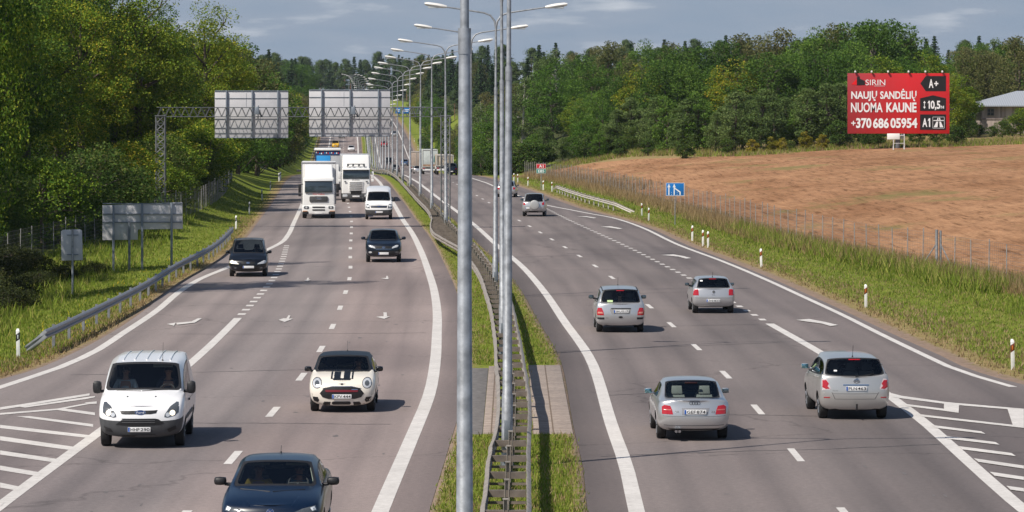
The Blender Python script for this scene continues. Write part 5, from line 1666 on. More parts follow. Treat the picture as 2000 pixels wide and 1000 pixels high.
mini.both("lower_intake", [(-.48, .21), (-.30, .20), (-.29, .29), (-.45, .295), (-.49, .25)], MAT_GRILLE, off=.008)
mini.plate("KPV 444", -.0, .43, .50, .11)
for xa, xb in ((-.215, -.045), (.035, .20), (-.295, -.252), (.242, .285)):
    mini.decal("bonnet_stripe", [(xa, -1.935 + .30), (xb, -1.935 + .30), (xb, -1.935 + 1.0), (xa, -1.935 + 1.0)], PAINT_STRIPE, axis='T', off=.005)
mini.decal("bonnet_scoop", [(-.22, -1.935 + .225), (.20, -1.935 + .225), (.24, -1.935 + .32), (-.26, -1.935 + .32)], PAINT_STRIPE, axis='T', off=.007)
bo = mini.oval("badge", 0, .745, .035, .022, MAT_TRIM, off=.01, step=.02)
mini.decal("badge_wing", [(-.10, .75), (-.03, .757), (.03, .757), (.10, .75), (.03, .742), (-.03, .742)], MAT_CHROME, off=.008, step=.03)
mini.mirrors(1.42, 1.04, .19, .135, PAINT_BLACK, out=.03)
mini.antenna(2.9, .26, .04, .2)
mini.cabin(1.10, .88, [(-.36, 2.2), (.36, 2.2)], wheel=(.36, 1.72, .94), head_z=1.16)
mini.wiper([(-.45, 1.005), (.05, 1.0)]); mini.wiper([(.08, 1.0), (.5, 1.01)])
mini.both("wheel_arch_trim", [(-.86, .20), (-.80, .20), (-.82, .50), (-.86, .50)], MAT_TRIM, off=.006)
mini.decal("sill_trim", rect(-.62, .62, .165, .195), MAT_TRIM, off=.008)

# ------------------------------------------------------------------ navy saloon at the bottom edge
P = dict(L=4.77, W=1.83, H=1.456, zb=.2, sill=.34, zm=.62, h0=.80, h1=1.00, cy=1.42, belt=.98, beltr=1.02, wy=2.12, rwy=3.55, rby=4.22, rbz=1.03, deck=1.06, tz=1.02, wg=.77, wr=.68, cw=.83, bb=.92, bbr=.86, rw=.72,
         axf=.92, axr=3.71, R=.325, paint=PAINT_NAVY, seal=.045, hs1=.5, hs2=.85, bowf=.16, roof_f=1.41, roof_r=1.40)
navy = Car(P, "saloon_car", "dark navy saloon car cut off by the bottom edge of the view", "car", (-4.28, 62.3 + 2.38, 0), yaw=.3)
for o in navy.both("headlight", [(-.82, .71), (-.46, .645), (-.42, .70), (-.56, .755), (-.79, .80)], MAT_HEADD, step=.04):
    pass
for sx in (-1, 1):
    navy.decal("daytime_lamp", [(sx * .80, .73), (sx * .735, .715), (sx * .70, .765), (sx * .77, .79)][::sx], M("cool_lamp", (.8, .85, .9), .2), off=.012)
navy.decal("grille", [(-.42, .70), (-.40, .60), (.40, .60), (.42, .70)], MAT_CHROME, off=.008)
navy.decal("lower_grille", rrect(-.6, .6, .3, .45, .04), MAT_GRILLE)
bo = navy.oval("badge", .0, .70, .07, .07, MAT_CHROME, off=.016, step=.03); navy.oval("badge_face", 0, .70, .056, .056, MAT_LOGO_BLUE, off=.02, step=.03).parent = bo
p, n = navy.hit(0, .70, 'F'); t_ = MB(); text_on(t_, "V", -.028, .70, .056, .04, p.y - .034); text_on(t_, "W", -.04, .662, .08, .036, p.y - .034); t_.build("lettering", MAT_CHROME, bo, smooth=None)
navy.plate("", 0, .50)
navy.mirrors(1.92, 1.06, .23, .15, MAT_TRIM, out=.05)
navy.antenna(3.2, .13, .0, .12)
navy.cabin(1.5, .93, [(-.38, 2.75), (.38, 2.75)], wheel=(.38, 2.2, .99), head_z=1.2)
navy.visor(-.36, 2.27, 1.335, .42, .05); navy.visor(.36, 2.27, 1.335, .42, .05)
q = MB(); q.box((0, 2.2 - 2.385, 1.31), (.22, .03, .065), taper=(.8, 1)); q.build("rear_view_mirror", MAT_TRIM, navy.root, bevel=.01)
for sx in (-1, 1):
    q = MB(); q.tube([(sx * .60, 2.22 - 2.385, 1.33), (sx * .68, 1.85 - 2.385, 1.06)], .022, 6); q.build("pillar_trim", MAT_SEAT_L, navy.root)
navy.both("bonnet_crease", [(-.50, .93), (-.46, .93), (-.36, .80), (-.39, .80)], PAINT_NAVY, off=.01)
navy.wiper([(-.6, 1.0), (-.05, .985)]); navy.wiper([(0, .985), (.56, .995)])
navy.seams([[(1.62, .35), (1.62, .95)], [(2.75, .3), (2.75, .97)]])

# ------------------------------------------------------------------ silver saloon seen from behind
P = dict(L=4.48, W=1.733, H=1.385, zb=.22, sill=.36, zm=.60, h0=.72, h1=.94, cy=1.40, belt=.92, beltr=.95, wy=1.98, rwy=3.15, rby=3.82, rbz=.97, deck=.985, tz=.955, wg=.78, wr=.68, cw=.82, bb=.93, bbr=.88, rw=.76,
         axf=.88, axr=3.50, R=.31, paint=PAINT_SILVER, seal_r=.022, tail_y=[.16, .14, .02, .0, .07, .08, .08, .06, .03, .02], wgr=.78, wrr=.70, roof_r=1.345, tail_x=[0, .72, .91, .95, .95, .93, .86, .66, .36, 0], bowr=.10)
audi = Car(P, "saloon_car", "silver saloon seen from behind in the right carriageway's near lane with GEF 874 plate", "car", (4.25, 83.05 + 2.24, 0), rear=True, yaw=1.0)
S = 83.1 * 5; Q = lambda pts: [((a - 518) / S, (818 - b) / S) for a, b in pts]
for sx in (-1, 1):
    o = audi.decal("tail_light", [(sx * .755, .65), (sx * .50, .64), (sx * .52, .74), (sx * .56, .84), (sx * .70, .86), (sx * .76, .82)][::-sx], MAT_TAIL, step=.05)
    audi.decal("reversing_lamp", [(sx * .73, .742), (sx * .54, .735), (sx * .545, .758), (sx * .735, .765)][::-sx], M("pink_lens_soft", (.55, .16, .14), .15), off=.011, step=.05).parent = o
audi.decal("plate_recess", [(-.29, .63), (.32, .63), (.36, .79), (-.29, .79)], M("recess_grey", (.30, .30, .31), .4, .4), off=.004)
audi.plate("GEF 874", .02, .70)
bo = None
for k in range(4):
    cx = -.075 + .058 * k
    q = MB(); p, n = audi.hit(cx, .905, 'B'); q.tube([(-(cx + .038 * math.cos(a)), p.y + .008, .905 + .038 * math.sin(a)) for a in np.linspace(0, 2 * math.pi, 17)], .006, 5); q.build("badge_ring", M("badge_dark_chrome", (.25, .25, .26), .2, .9), audi.root)
t_ = MB(); p, n = audi.hit(-.42, .70, 'B'); text_on(t_, "A4", -.46, .685, .09, .045, p.y + .012, .02, -1); p, n = audi.hit(.43, .70, 'B'); text_on(t_, "2.8", .40, .68, .09, .045, p.y + .012, .02, -1); t_.build("lettering", MAT_CHROME, audi.root, smooth=None)
audi.decal("bumper_line", [(-.78, .385), (-.55, .372), (.55, .372), (.78, .385), (.78, .40), (.55, .387), (-.55, .387), (-.78, .40)], M("seam_grey", (.12, .12, .125), .5), off=.004)
audi.decal("bumper_seam", [(-.74, .60), (-.5, .592), (.5, .592), (.74, .60), (.74, .612), (.5, .604), (-.5, .604), (-.74, .612)], M("seam_grey2", (.2, .2, .2), .5), off=.004)
audi.decal("lower_valance", [(-.62, .24), (.62, .24), (.66, .30), (-.66, .30)], MAT_TRIM, off=.006)
q = MB()
for x in (-.43, -.35): q.tube([(-x, 2.05, .245), (-x, 2.245, .245)], .033, 12)
q.build("exhaust_pipe", MAT_CHROME, audi.root)
audi.mirrors(1.72, .99, .19, .13, PAINT_SILVER, out=.03, glass=True)
audi.cabin(1.6, .86, [(-.36, 2.35), (.36, 2.35), (-.33, 3.1), (.33, 3.1)], head_z=1.12, back_y=3.75, light_rear=True, seat_mat=M("pale_seat", (.24, .26, .25), .95))
q = MB(); q.box((0, 1.95 - 2.24, 1.24), (.2, .03, .06)); q.build("rear_view_mirror", MAT_TRIM, audi.root, bevel=.01)
q = MB(); q.box((0, 3.28 - 2.24, 1.30), (.3, .03, .035)); q.build("brake_light", M("dim_brake_lamp", (.03, .006, .007), .4), audi.root, bevel=.008)
audi.seams([[(2.15, .35), (2.15, .9)], [(3.05, .4), (3.05, .92)]])

# ------------------------------------------------------------------ pale silver people carrier at right
P = dict(L=4.36, W=1.77, H=1.59, zb=.23, sill=.38, zm=.66, h0=.82, h1=1.08, cy=.98, belt=1.02, beltr=1.10, wy=1.72, rwy=3.88, rby=4.20, rbz=1.13, tz=1.08, wg=.78, wr=.68, cw=.82, bb=.93, bbr=.92, rw=.86, quarter_glass=True,
         axf=.86, axr=3.61, R=.325, paint=PAINT_SILVER_W, seal_r=.02, rsag=.06, roof_r=1.53, wgr=.80, wrr=.74, tail_x=[0, .74, .93, .97, .96, .95, .90, .72, .4, 0], bowr=.10)
mpv = Car(P, "people_carrier", "pale silver people carrier seen from behind at right with wide rear window and towbar", "car", (8.58, 88.8 + 2.18, 0), rear=True, yaw=1.5)
S = 485.0; Q = lambda pts: [((a - 728) / S, (880 - b) / S) for a, b in pts]
for sx in (-1, 1):
    o = mpv.decal("tail_light", [(sx * .83, 1.03), (sx * .715, 1.04), (sx * .62, .80), (sx * .635, .77), (sx * .80, .76), (sx * .84, .88)][::-sx], MAT_TAILW, step=.05)
    mpv.decal("red_lens", [(sx * .82, 1.0), (sx * .73, 1.01), (sx * .665, .92), (sx * .70, .86), (sx * .645, .80), (sx * .74, .785), (sx * .825, .83)][::-sx], MAT_TAIL, off=.012, step=.05).parent = o
    mpv.decal("bumper_reflector", rect(min(sx * .79, sx * .64), max(sx * .79, sx * .64), .56, .585), MAT_TAIL)
mpv.decal("plate_trim", [(-.31, .875), (.34, .875), (.34, .905), (-.31, .905)], MAT_CHROME, off=.012)
mpv.plate("PLN 463", .02, .80)
for rx, rz in ((.075, .05), (.045, .05), (.06, .018)):
    q = MB(); p, n = mpv.hit(0, .985, 'B'); q.tube([(-(.03 + rx * math.cos(a)), p.y + .012, .985 + rz * math.sin(a) + (.02 if rz < .03 else 0)) for a in np.linspace(0, 2 * math.pi, 19)], .007, 5); q.build("badge_ring", MAT_CHROME, mpv.root)
sg_ = M("seam_dark_grey", (.16, .155, .15), .6)  # dark grey for panel joints and small lettering
for q in ([(-.60, .70), (-.58, .70), (-.50, .535), (-.52, .53)], [(.60, .70), (.50, .53), (.48, .535), (.58, .70)], [(-.51, .53), (.50, .53), (.50, .54), (-.51, .54)], [(-.56, .665), (.56, .665), (.56, .675), (-.56, .675)]): mpv.decal("tailgate_seam", q, sg_, off=.004)
t_ = MB(); p, n = mpv.hit(-.5, .74, 'B'); text_on(t_, "Verso", -.58, .735, .14, .028, p.y + .012, 0, -1); t_.build("lettering", sg_, mpv.root, smooth=None)
q = MB(); q.tube([(-.02, 2.1, .26), (-.02, 2.27, .27), (-.02, 2.28, .37)], .022, 8); q.lathe([(.37, .01), (.385, .027), (.41, .027), (.425, .01)], 'z', (-.02, 2.28, 0), 10); q.build("tow_bar", MAT_TRIM, mpv.root)
mpv.decal("brake_light", rrect(-.13, .17, 1.49, 1.512, .008), MAT_TAIL)
mpv.mirrors(1.40, 1.16, .20, .14, PAINT_SILVER_W, out=.03, glass=True)
mpv.cabin(1.15, 1.0, [(-.36, 2.3), (.36, 2.3), (-.42, 3.2), (.0, 3.2), (.42, 3.2)], head_z=1.28, back_y=4.1, light_rear=True)
mpv.wiper([(.0, 1.09), (.48, 1.16)])
mpv.antenna(3.7, .3, .0, .16); mpv.seams([[(1.6, .4), (1.6, 1.0)], [(2.6, .35), (2.6, 1.03)], [(3.5, .6), (3.5, 1.05)]])
mpv.decal("sticker", rect(-.52, -.44, 1.215, 1.25), MAT_PLATE)

# ------------------------------------------------------------------ silver compact people carrier, middle of the right carriageway
P = dict(L=4.17, W=1.719, H=1.565, zb=.23, sill=.36, zm=.64, h0=.80, h1=1.03, cy=.92, belt=.98, beltr=1.05, wy=1.60, rwy=3.72, rby=3.98, rbz=1.04, tz=1.00, wg=.79, wr=.70, cw=.82, bb=.93, bbr=.92, rw=.82,
         axf=.80, axr=3.38, R=.31, paint=PAINT_SILVER, seal_r=.02, roof_r=1.505, wgr=.78, wrr=.70, tail_x=[0, .74, .93, .97, .96, .95, .90, .72, .4, 0], bowr=.08)
scen = Car(P, "compact_people_carrier", "silver compact people carrier with heads visible in its rounded rear window", "car", (3.78, 123.6 + 2.08, 0), rear=True, yaw=.6)
for sx in (-1, 1):
    o = scen.decal("tail_light", [(sx * .82, .62), (sx * .585, .62), (sx * .60, .74), (sx * .66, .88), (sx * .80, .88), (sx * .83, .75)][::-sx], MAT_TAIL, step=.05)
    scen.decal("lamp_lens", [(sx * .80, .68), (sx * .62, .68), (sx * .64, .735), (sx * .80, .74)][::-sx], M("pink_lens", (.6, .25, .2), .15), off=.011).parent = o
    scen.decal("bumper_trim", rect(min(sx * .84, sx * .57), max(sx * .84, sx * .57), .475, .545), MAT_TRIM, off=.012)
scen.decal("plate_recess", [(-.34, .70), (-.30, .66), (.33, .66), (.37, .84), (.33, .875), (-.33, .875), (-.38, .84)], M("recess_shadow", (.25, .25, .25), .5), off=.004)
scen.decal("plate_hood", [(-.33, .84), (.36, .84), (.36, .87), (-.33, .87)], MAT_TRIM, off=.014)
scen.plate("SRU 517", .02, .755)
scen.oval("handle_badge", .0, .555, .075, .035, MAT_TRIM, off=.012)
scen.decal("brake_light", rrect(-.14, .14, 1.455, 1.478, .008), MAT_TAIL)
scen.decal("parcel_tag", rect(-.46, -.27, 1.07, 1.14), M("green_paper", (.45, .60, .30), .8), off=.01)
scen.mirrors(1.32, 1.12, .19, .14, MAT_TRIM, out=.04)
scen.cabin(1.1, .95, [(-.35, 2.2), (.35, 2.2), (-.40, 3.05), (.42, 3.05)], head_z=1.26, back_y=3.9, light_rear=True)
scen.antenna(1.7, .3, 0, .2)
t_ = MB(); p, n = scen.hit(-.5, .51, 'B'); text_on(t_, "Scenic", -.52, .515, .16, .03, p.y + .012, 0, -1); t_.build("lettering", MAT_TRIM, scen.root, smooth=None)
for x in (-.62, .62):
    q = MB(); pts = [scen.hit(x, y - P["L"] / 2, 'T')[0] + Vector((0, 0, .012)) for y in np.linspace(1.8, 3.65, 9)]; q.tube(pts, .018, 6); q.build("roof_rail", MAT_TRIM, scen.root)

# ------------------------------------------------------------------ pale silver small hatchback
P = dict(L=3.74, W=1.632, H=1.39, zb=.24, sill=.36, zm=.60, h0=.74, h1=.95, cy=1.0, belt=.92, beltr=.98, wy=1.60, rwy=3.25, rby=3.58, rbz=.97, tz=.94, wg=.79, wr=.70, cw=.82, bb=.93, bbr=.92, rw=.79,
         axf=.78, axr=3.18, R=.29, paint=paint("pale_silver_paint", (.54, .54, .55), .6, .34), seal_r=.025, roof_r=1.34, wgr=.74, wrr=.66, tail_x=[0, .74, .93, .97, .96, .95, .90, .72, .4, 0], bowr=.08)
polo = Car(P, "small_hatchback", "pale silver small hatchback with square red tail lights in the right merging lane", "car", (7.70, 135.3 + 1.87, 0), rear=True, yaw=.9)
for sx in (-1, 1): polo.decal("tail_light", [(sx * .79, .70), (sx * .575, .70), (sx * .575, .84), (sx * .60, .935), (sx * .76, .935), (sx * .80, .83)][::-sx], MAT_TAIL, step=.05)
bo = polo.oval("badge", 0, .835, .055, .06, M("badge_grey", (.30, .30, .31), .2, .6), off=.012, step=.03); polo.oval("badge_face", 0, .835, .042, .045, MAT_PLASTIC, off=.015, step=.03).parent = bo
p, n = polo.hit(0, .835, 'B'); t_ = MB(); text_on(t_, "V", -.022, .838, .044, .032, p.y + .028, 0, -1); text_on(t_, "W", -.03, .80, .06, .03, p.y + .028, 0, -1); t_.build("lettering", MAT_CHROME, bo, smooth=None)
polo.plate("ZHE 833", -.02, .50); polo.decal("bumper_seam", [(-.76, .60), (.76, .60), (.76, .612), (-.76, .612)], sg_, off=.004)
polo.decal("lower_valance", rect(-.6, .55, .27, .31), M("valance_pale", (.45, .45, .44), .5), off=.008)
polo.decal("brake_light", rrect(-.15, .12, 1.305, 1.323, .006), MAT_TAIL)
polo.decal("sticker", rect(-.50, -.40, 1.22, 1.27), MAT_PLATE)
t_ = MB(); p, n = polo.hit(0, .72, 'B'); text_on(t_, "Polo", -.07, .71, .12, .03, p.y + .012, 0, -1); t_.build("lettering", MAT_TRIM, polo.root, smooth=None)
polo.mirrors(1.40, 1.02, .17, .12, MAT_TRIM, out=.03); polo.antenna(3.0, .2, 0, .12)
polo.cabin(1.15, .88, [(-.34, 2.0), (.34, 2.0), (-.32, 2.8), (.34, 2.8)], head_z=1.12, back_y=3.45, light_rear=True)

# ------------------------------------------------------------------ middle-distance vehicles
DARKG = dict(glass=MAT_GLASS_D, side_glass=MAT_GLASS_D)
P = dict(L=4.64, W=1.81, H=1.72, zb=.24, sill=.38, zm=.66, h0=.80, h1=1.06, cy=.95, belt=1.02, wy=1.75, rwy=4.1, rby=4.45, rbz=1.05, wg=.79, wr=.70, cw=.84, axf=.9, axr=3.74, R=.32, paint=PAINT_BLACK, quarter_glass=True, bowf=.14, glass=glass_mat("grey_window_glass", (.34, .40, .42)), hs2=.8)
gal = Car(P, "people_carrier", "black people carrier with bright headlights in the left exit lane", "car", (-12.46, 165 + 2.3, 0), yaw=3.2)
for sx in (-1, 1):
    gal.decal("headlight", [(sx * .86, .64), (sx * .42, .60), (sx * .50, .66), (sx * .74, .78), (sx * .84, .79)][::sx if sx < 0 else 1], MAT_LIT if sx < 0 else MAT_HEAD, step=.06)
    gal.oval("fog_lamp", sx * .60, .42, .07, .045, MAT_HEADD)
gal.decal("grille", [(-.30, .60), (-.34, .70), (.34, .70), (.30, .60)], MAT_GRILLE); gal.decal("lower_grille", rrect(-.45, .45, .30, .38), MAT_GRILLE)
bo = gal.oval("badge", 0, .665, .085, .04, MAT_CHROME, off=.012); gal.plate("", .02, .47, .52, .11); gal.mirrors(1.45, 1.12, .2, .15, PAINT_BLACK, out=.04)
gal.cabin(1.1, 1.0, [(-.38, 2.3), (.38, 2.3)], wheel=(.38, 1.85, 1.05), head_z=1.35)
for x in (-.66, .66):
    q = MB(); pts = [gal.hit(x, y - P["L"] / 2, 'T')[0] + Vector((0, 0, .03)) for y in np.linspace(1.9, 4.0, 8)]; q.tube(pts, .02, 6); q.build("roof_rail", PAINT_BLACK, gal.root)

P = dict(L=4.44, W=1.855, H=1.64, zb=.27, sill=.42, zm=.70, h0=.92, h1=1.10, cy=1.20, belt=1.06, beltr=1.16, wy=1.85, rwy=3.7, rby=4.22, rbz=1.15, wg=.75, wr=.66, cw=.80, axf=.88, axr=3.52, R=.36, paint=PAINT_CHAR, bowf=.12, hs1=.55, hs2=.85, glass=glass_mat("green_window_glass", (.34, .42, .40)))
kia = Car(P, "off_roader", "dark blue grey off-roader coming towards the viewer in the left carriageway's inner lane", "car", (-6.65, 180.6 + 2.2, 0), yaw=2.2)
for sx in (-1, 1):
    kia.decal("headlight", [(sx * .74, .80), (sx * .42, .72), (sx * .44, .80), (sx * .62, .885), (sx * .78, .90)][::1 if sx > 0 else -1], MAT_HEAD, step=.06)
    kia.oval("fog_lamp", sx * .68, .53, .09, .045, MAT_HEAD if sx < 0 else MAT_HEADD)
g_o = kia.decal("grille", [(-.40, .72), (-.42, .82), (-.2, .845), (.2, .845), (.42, .82), (.40, .72), (.2, .69), (-.2, .69)], MAT_GRILLE)
kia.decal("grille_rim", [(-.40, .685), (.40, .685), (.42, .705), (-.42, .705)], MAT_CHROME, off=.012).parent = g_o
bo = kia.oval("badge", 0, .775, .085, .045, MAT_CHROME, off=.014); p, n = kia.hit(0, .775, 'F'); t_ = MB(); text_on(t_, "KIA", -.055, .755, .11, .04, p.y - .03); t_.build("lettering", MAT_PLATET, bo, smooth=None)
kia.decal("lower_grille", rrect(-.55, .55, .42, .60, .05), MAT_TRIM); kia.plate("", 0, .47, .52, .12); kia.mirrors(1.6, 1.20, .22, .16, PAINT_CHAR, out=.06)
kia.decal("skid_plate", rect(-.6, .6, .29, .33), M("skid_silver", (.30, .30, .30), .4, .4), off=.01)
kia.cabin(1.3, 1.0, [(-.38, 2.4), (.38, 2.4)], wheel=(.38, 1.95, 1.08), head_z=1.32)

P = dict(L=5.3, W=1.974, H=2.32, zb=.28, sill=.45, zm=.80, h0=1.02, h1=1.30, cy=.82, belt=1.28, beltr=1.28, wy=1.38, rwy=4.95, rby=5.2, rbz=1.3, wg=.86, wr=.74, cw=.86, bb=.95, bbr=.95, rw=.8, axf=.95, axr=3.85, R=.34, paint=PAINT_WHITE, bump_rows=2, panel_van=True, roof_f=1.95,
         seal=.06, nose_x=[0, .74, .92, .95, .92, .87, .78, .62, .34, 0], wgr=.86, wrr=.78, bowf=.12, glass=glass_mat("blue_window_glass", (.30, .36, .40)))
tv = Car(P, "high_roof_van", "white high-roof van coming towards the viewer beside the two white lorries", "van", (-9.6, 251.5 + 2.65, 0), yaw=2.6)
for sx in (-1, 1): tv.decal("headlight", [(sx * .93, .82), (sx * .64, .80), (sx * .66, 1.02), (sx * .78, 1.12), (sx * .92, 1.10)][::1 if sx > 0 else -1], MAT_HEADD, step=.07); tv.oval("lamp_lens", sx * .80, .95, .08, .08, MAT_HEAD, off=.012)
tv.decal("grille", [(-.56, .84), (-.62, 1.0), (.62, 1.0), (.56, .84)], MAT_GRILLE, step=.08); tv.decal("grille_bar", rect(-.56, .56, .91, .935), MAT_CHROME, off=.014); tv.oval("badge", 0, .925, .11, .05, MAT_LOGO_BLUE, off=.02)
tv.plate("", .02, .54, .52, .12); tv.mirrors(1.2, 1.42, .2, .34, MAT_TRIM, out=.06)
tv.cabin(.95, 1.2, [(-.5, 2.1), (.5, 2.1)], back_y=2.5, wheel=(.5, 1.6, 1.3), head_z=1.75)
q = MB(); q.box((0, 2.5 - 2.65, 1.5), (1.6, .05, 1.2)); q.build("bulkhead", MAT_CABIN, tv.root)

P = dict(L=4.2, W=1.735, H=1.69, zb=.28, sill=.42, zm=.70, h0=.88, h1=1.06, cy=1.1, belt=1.02, beltr=1.06, wy=1.7, rwy=3.65, rby=3.95, rbz=1.08, tz=1.04, wg=.78, wr=.68, cw=.82, axf=.85, axr=3.3, R=.35, paint=PAINT_SILVER, bbr=.92, rw=.80, wgr=.76, wrr=.68, glass=glass_mat("rear_window_grey", (.30, .35, .36)), bowr=.06)
rav = Car(P, "off_roader", "silver off-roader with a round spare wheel cover on its tail", "car", (1.67, 258.7 + 2.1, 0), rear=True, yaw=-2.2)
for sx in (-1, 1):
    rav.decal("tail_light", [(sx * .82, .86), (sx * .62, .84), (sx * .60, .95), (sx * .68, 1.08), (sx * .78, 1.12), (sx * .84, 1.0)][::-sx], MAT_TAIL, step=.06)
q = MB(); q.lathe([(0, .34), (.14, .35), (.19, .33), (.21, .28), (.215, .1), (.215, .01)], 'y', (-.06, 2.08, .86), 30); q.build("spare_wheel_cover", M("cover_silver", (.50, .50, .49), .4, .4), rav.root, smooth=40)
rav.plate("", -.45, .62, .30, .12); rav.decal("lower_valance", rect(-.65, .65, .29, .42), MAT_TRIM); rav.mirrors(1.5, 1.18, .2, .16, MAT_TRIM, out=.05)
rav.cabin(1.2, 1.0, [(-.36, 2.3), (.36, 2.3), (-.36, 3.1), (.36, 3.1)], head_z=1.3, back_y=3.85)

P = dict(L=4.6, W=1.71, H=1.48, zb=.24, sill=.36, zm=.62, h0=.74, h1=.95, cy=1.25, belt=.92, beltr=.98, wy=1.85, rwy=4.1, rby=4.42, rbz=.98, tz=.95, wg=.77, wr=.68, cw=.82, axf=.9, axr=3.55, R=.31, paint=PAINT_SILVER, quarter_glass=True, bbr=.92, rw=.8, glass=MAT_GLASS_D)
est = Car(P, "estate_car", "silver estate car half hidden behind the slim lamp poles near the number sign", "car", (-.40, 315.7 + 2.3, 0), rear=True, yaw=-2.8)
for sx in (-1, 1): est.decal("tail_light", [(sx * .81, .70), (sx * .60, .70), (sx * .60, .84), (sx * .66, .94), (sx * .80, .94)][::-sx], MAT_TAIL, step=.07)
est.plate("", 0, .52, .5, .12); est.mirrors(1.6, 1.02, .18, .13, MAT_TRIM, out=.03); est.decal("lower_valance", rect(-.6, .6, .26, .34), MAT_TRIM)


# ------------------------------------------------------------------ far cars: a few pixels each
def far_car(name, label, D, Xc, pnt, rear, suv=False, cat="car", W=1.76, H=None, sedan=False):
    H = H or (1.68 if suv else 1.46)
    k = H / 1.46
    P = dict(L=4.3, W=W, H=H, zb=.24, sill=.36 * k, zm=.62 * k, h0=.76 * k, h1=.97 * k, cy=1.15, belt=.94 * k, wy=1.75, rwy=3.5, rby=4.05, rbz=.99 * k, wg=.78, wr=.68, cw=.82, axf=.85, axr=3.4, R=.33, paint=pnt, glass=MAT_GLASS_D, sub=1, near=False, bbr=.92, rw=.8)
    sl = math.degrees(math.atan((C_MED(D + 10) - C_MED(D - 10)) / 20))
    c = Car(P, name, label, cat, (Xc, D + 2.15, ZR(D + 2.15)), rear=rear, yaw=-sl)
    c.root.rotation_euler.x = (math.atan((ZR(D + 8) - ZR(D - 8)) / 16)) * (-1 if rear else 1)
    for sx in (-1, 1):
        if rear: c.decal("tail_light", [(sx * .82, .70 * k), (sx * .58, .70 * k), (sx * .58, .86 * k), (sx * .80, .86 * k)][::-sx], MAT_TAIL, step=.15)
        else: c.decal("headlight", [(sx * .82, .60 * k), (sx * .52, .58 * k), (sx * .54, .68 * k), (sx * .80, .74 * k)][::sx], MAT_HEAD, step=.15)
    if not rear: c.decal("grille", rect(-.4, .4, .55 * k, .66 * k), MAT_GRILLE, step=.2)
    c.plate("", 0, .46 * k, .5, .12)
    return c


far_car("off_roader", "dark off-roader behind the tipper lorry at the right road edge", 480, (880 - 1000) / (FPX / 480), PAINT_CHAR, True, suv=True)
far_car("hatchback_car", "small silver car behind the box lorry, half hidden by a lamp pole", 650, C_MED(650) + 7.6, PAINT_SILVER, True)
far_car("hatchback_car", "dark grey car in the distant inner lane between lamp poles", 700, C_MED(700) + 4.2, PAINT_GREY, True)
far_car("hatchback_car", "small blue car beyond the box lorry in the distant outer lane", 790, C_MED(790) + 7.7, PAINT_BLUE, True)
far_car("off_roader", "black off-roader far away in the inner lane beyond the grey car", 800, C_MED(800) + 4.3, PAINT_BLACK, True, suv=True)
far_car("hatchback_car", "tiny red car far away beside the median lamp poles", 925, C_MED(925) + 4.4, PAINT_RED, True)
far_car("hatchback_car", "tiny silver car far away just right of the sign backs", 1000, C_MED(1000) + 7.9, PAINT_SILVER, True)
far_car("hatchback_car", "tiny dark car touching the right edge of the big sign back", 1090, C_MED(1090) + 8.0, PAINT_BLACK, True)
far_car("hatchback_car", "tiny white car on the distant inner lane below the sign backs", 893, C_MED(893) - 4.2, PAINT_WHITE, False)
far_car("delivery_van", "tiny yellow delivery van on the distant road under the big sign back", 915, C_MED(915) - 8.3, PAINT_YELLOW, False, suv=True, cat="van", W=1.9, H=1.95)
far_car("hatchback_car", "tiny dark car peeping out under the big sign back's lower edge", 985, C_MED(985) - 6.9, PAINT_BLACK, False)


# ------------------------------------------------------------------ lorries
def lorry_wheels(root, xs, ys_, r=.5, w=.3):
    for y in ys_:
        for x in xs:
            t = MB(); t.lathe([(-w / 2, r * .6), (-w / 2, r * .93), (-w / 2 + .03, r), (w / 2 - .03, r), (w / 2, r * .93), (w / 2, r * .6)], 'x', (0, 0, 0), 22)
            o = t.build("wheel", MAT_RUBBER, root, smooth=40); o.location = (x, y, r)
            q = MB(); s = 1 if x > 0 else -1; q.lathe([(s * w * .1, r * .1), (s * w * .3, r * .2), (s * w * .3, r * .5), (s * w * .46, r * .58), (s * w * .2, r * .62)], 'x', (0, 0, 0), 18); q.build("rim", MAT_RIM, o, smooth=40)


def slanted(mb, x0, x1, y0, y1, z0, z1, ytop, xin=0.0, mi=0):
    """box whose front leans back towards the top"""
    vs = [(x0, y0, z0), (x1, y0, z0), (x1, y1, z0), (x0, y1, z0), (x0 + xin, ytop, z1), (x1 - xin, ytop, z1), (x1 - xin, y1, z1), (x0 + xin, y1, z1)]
    mb.add(vs, [(3, 2, 1, 0), (4, 5, 6, 7), (0, 1, 5, 4), (1, 2, 6, 5), (2, 3, 7, 6), (3, 0, 4, 7)], mi)


def plate_xz(name, poly, y, mat, root, t=.03, bevel=.008):
    m_ = MB(); m_.prism(poly, y, y + t); return m_.build(name, mat, root, bevel=bevel)


MAT_BOXW = M("lorry_box_white", (.74, .74, .73), .5, vary=(1.2, .06)); MAT_CURTAIN = M("grey_curtain_side", (.42, .43, .45), .7, vary=(1, .1)); MAT_LBLUE = M("blue_tarpaulin", (.02, .27, .62), .55)
MAT_LGLASS = M("lorry_windscreen", (.035, .05, .062), .06, 0, 1.0); MAT_CABW = M("cab_white", (.80, .80, .79), .3, 0, .5)

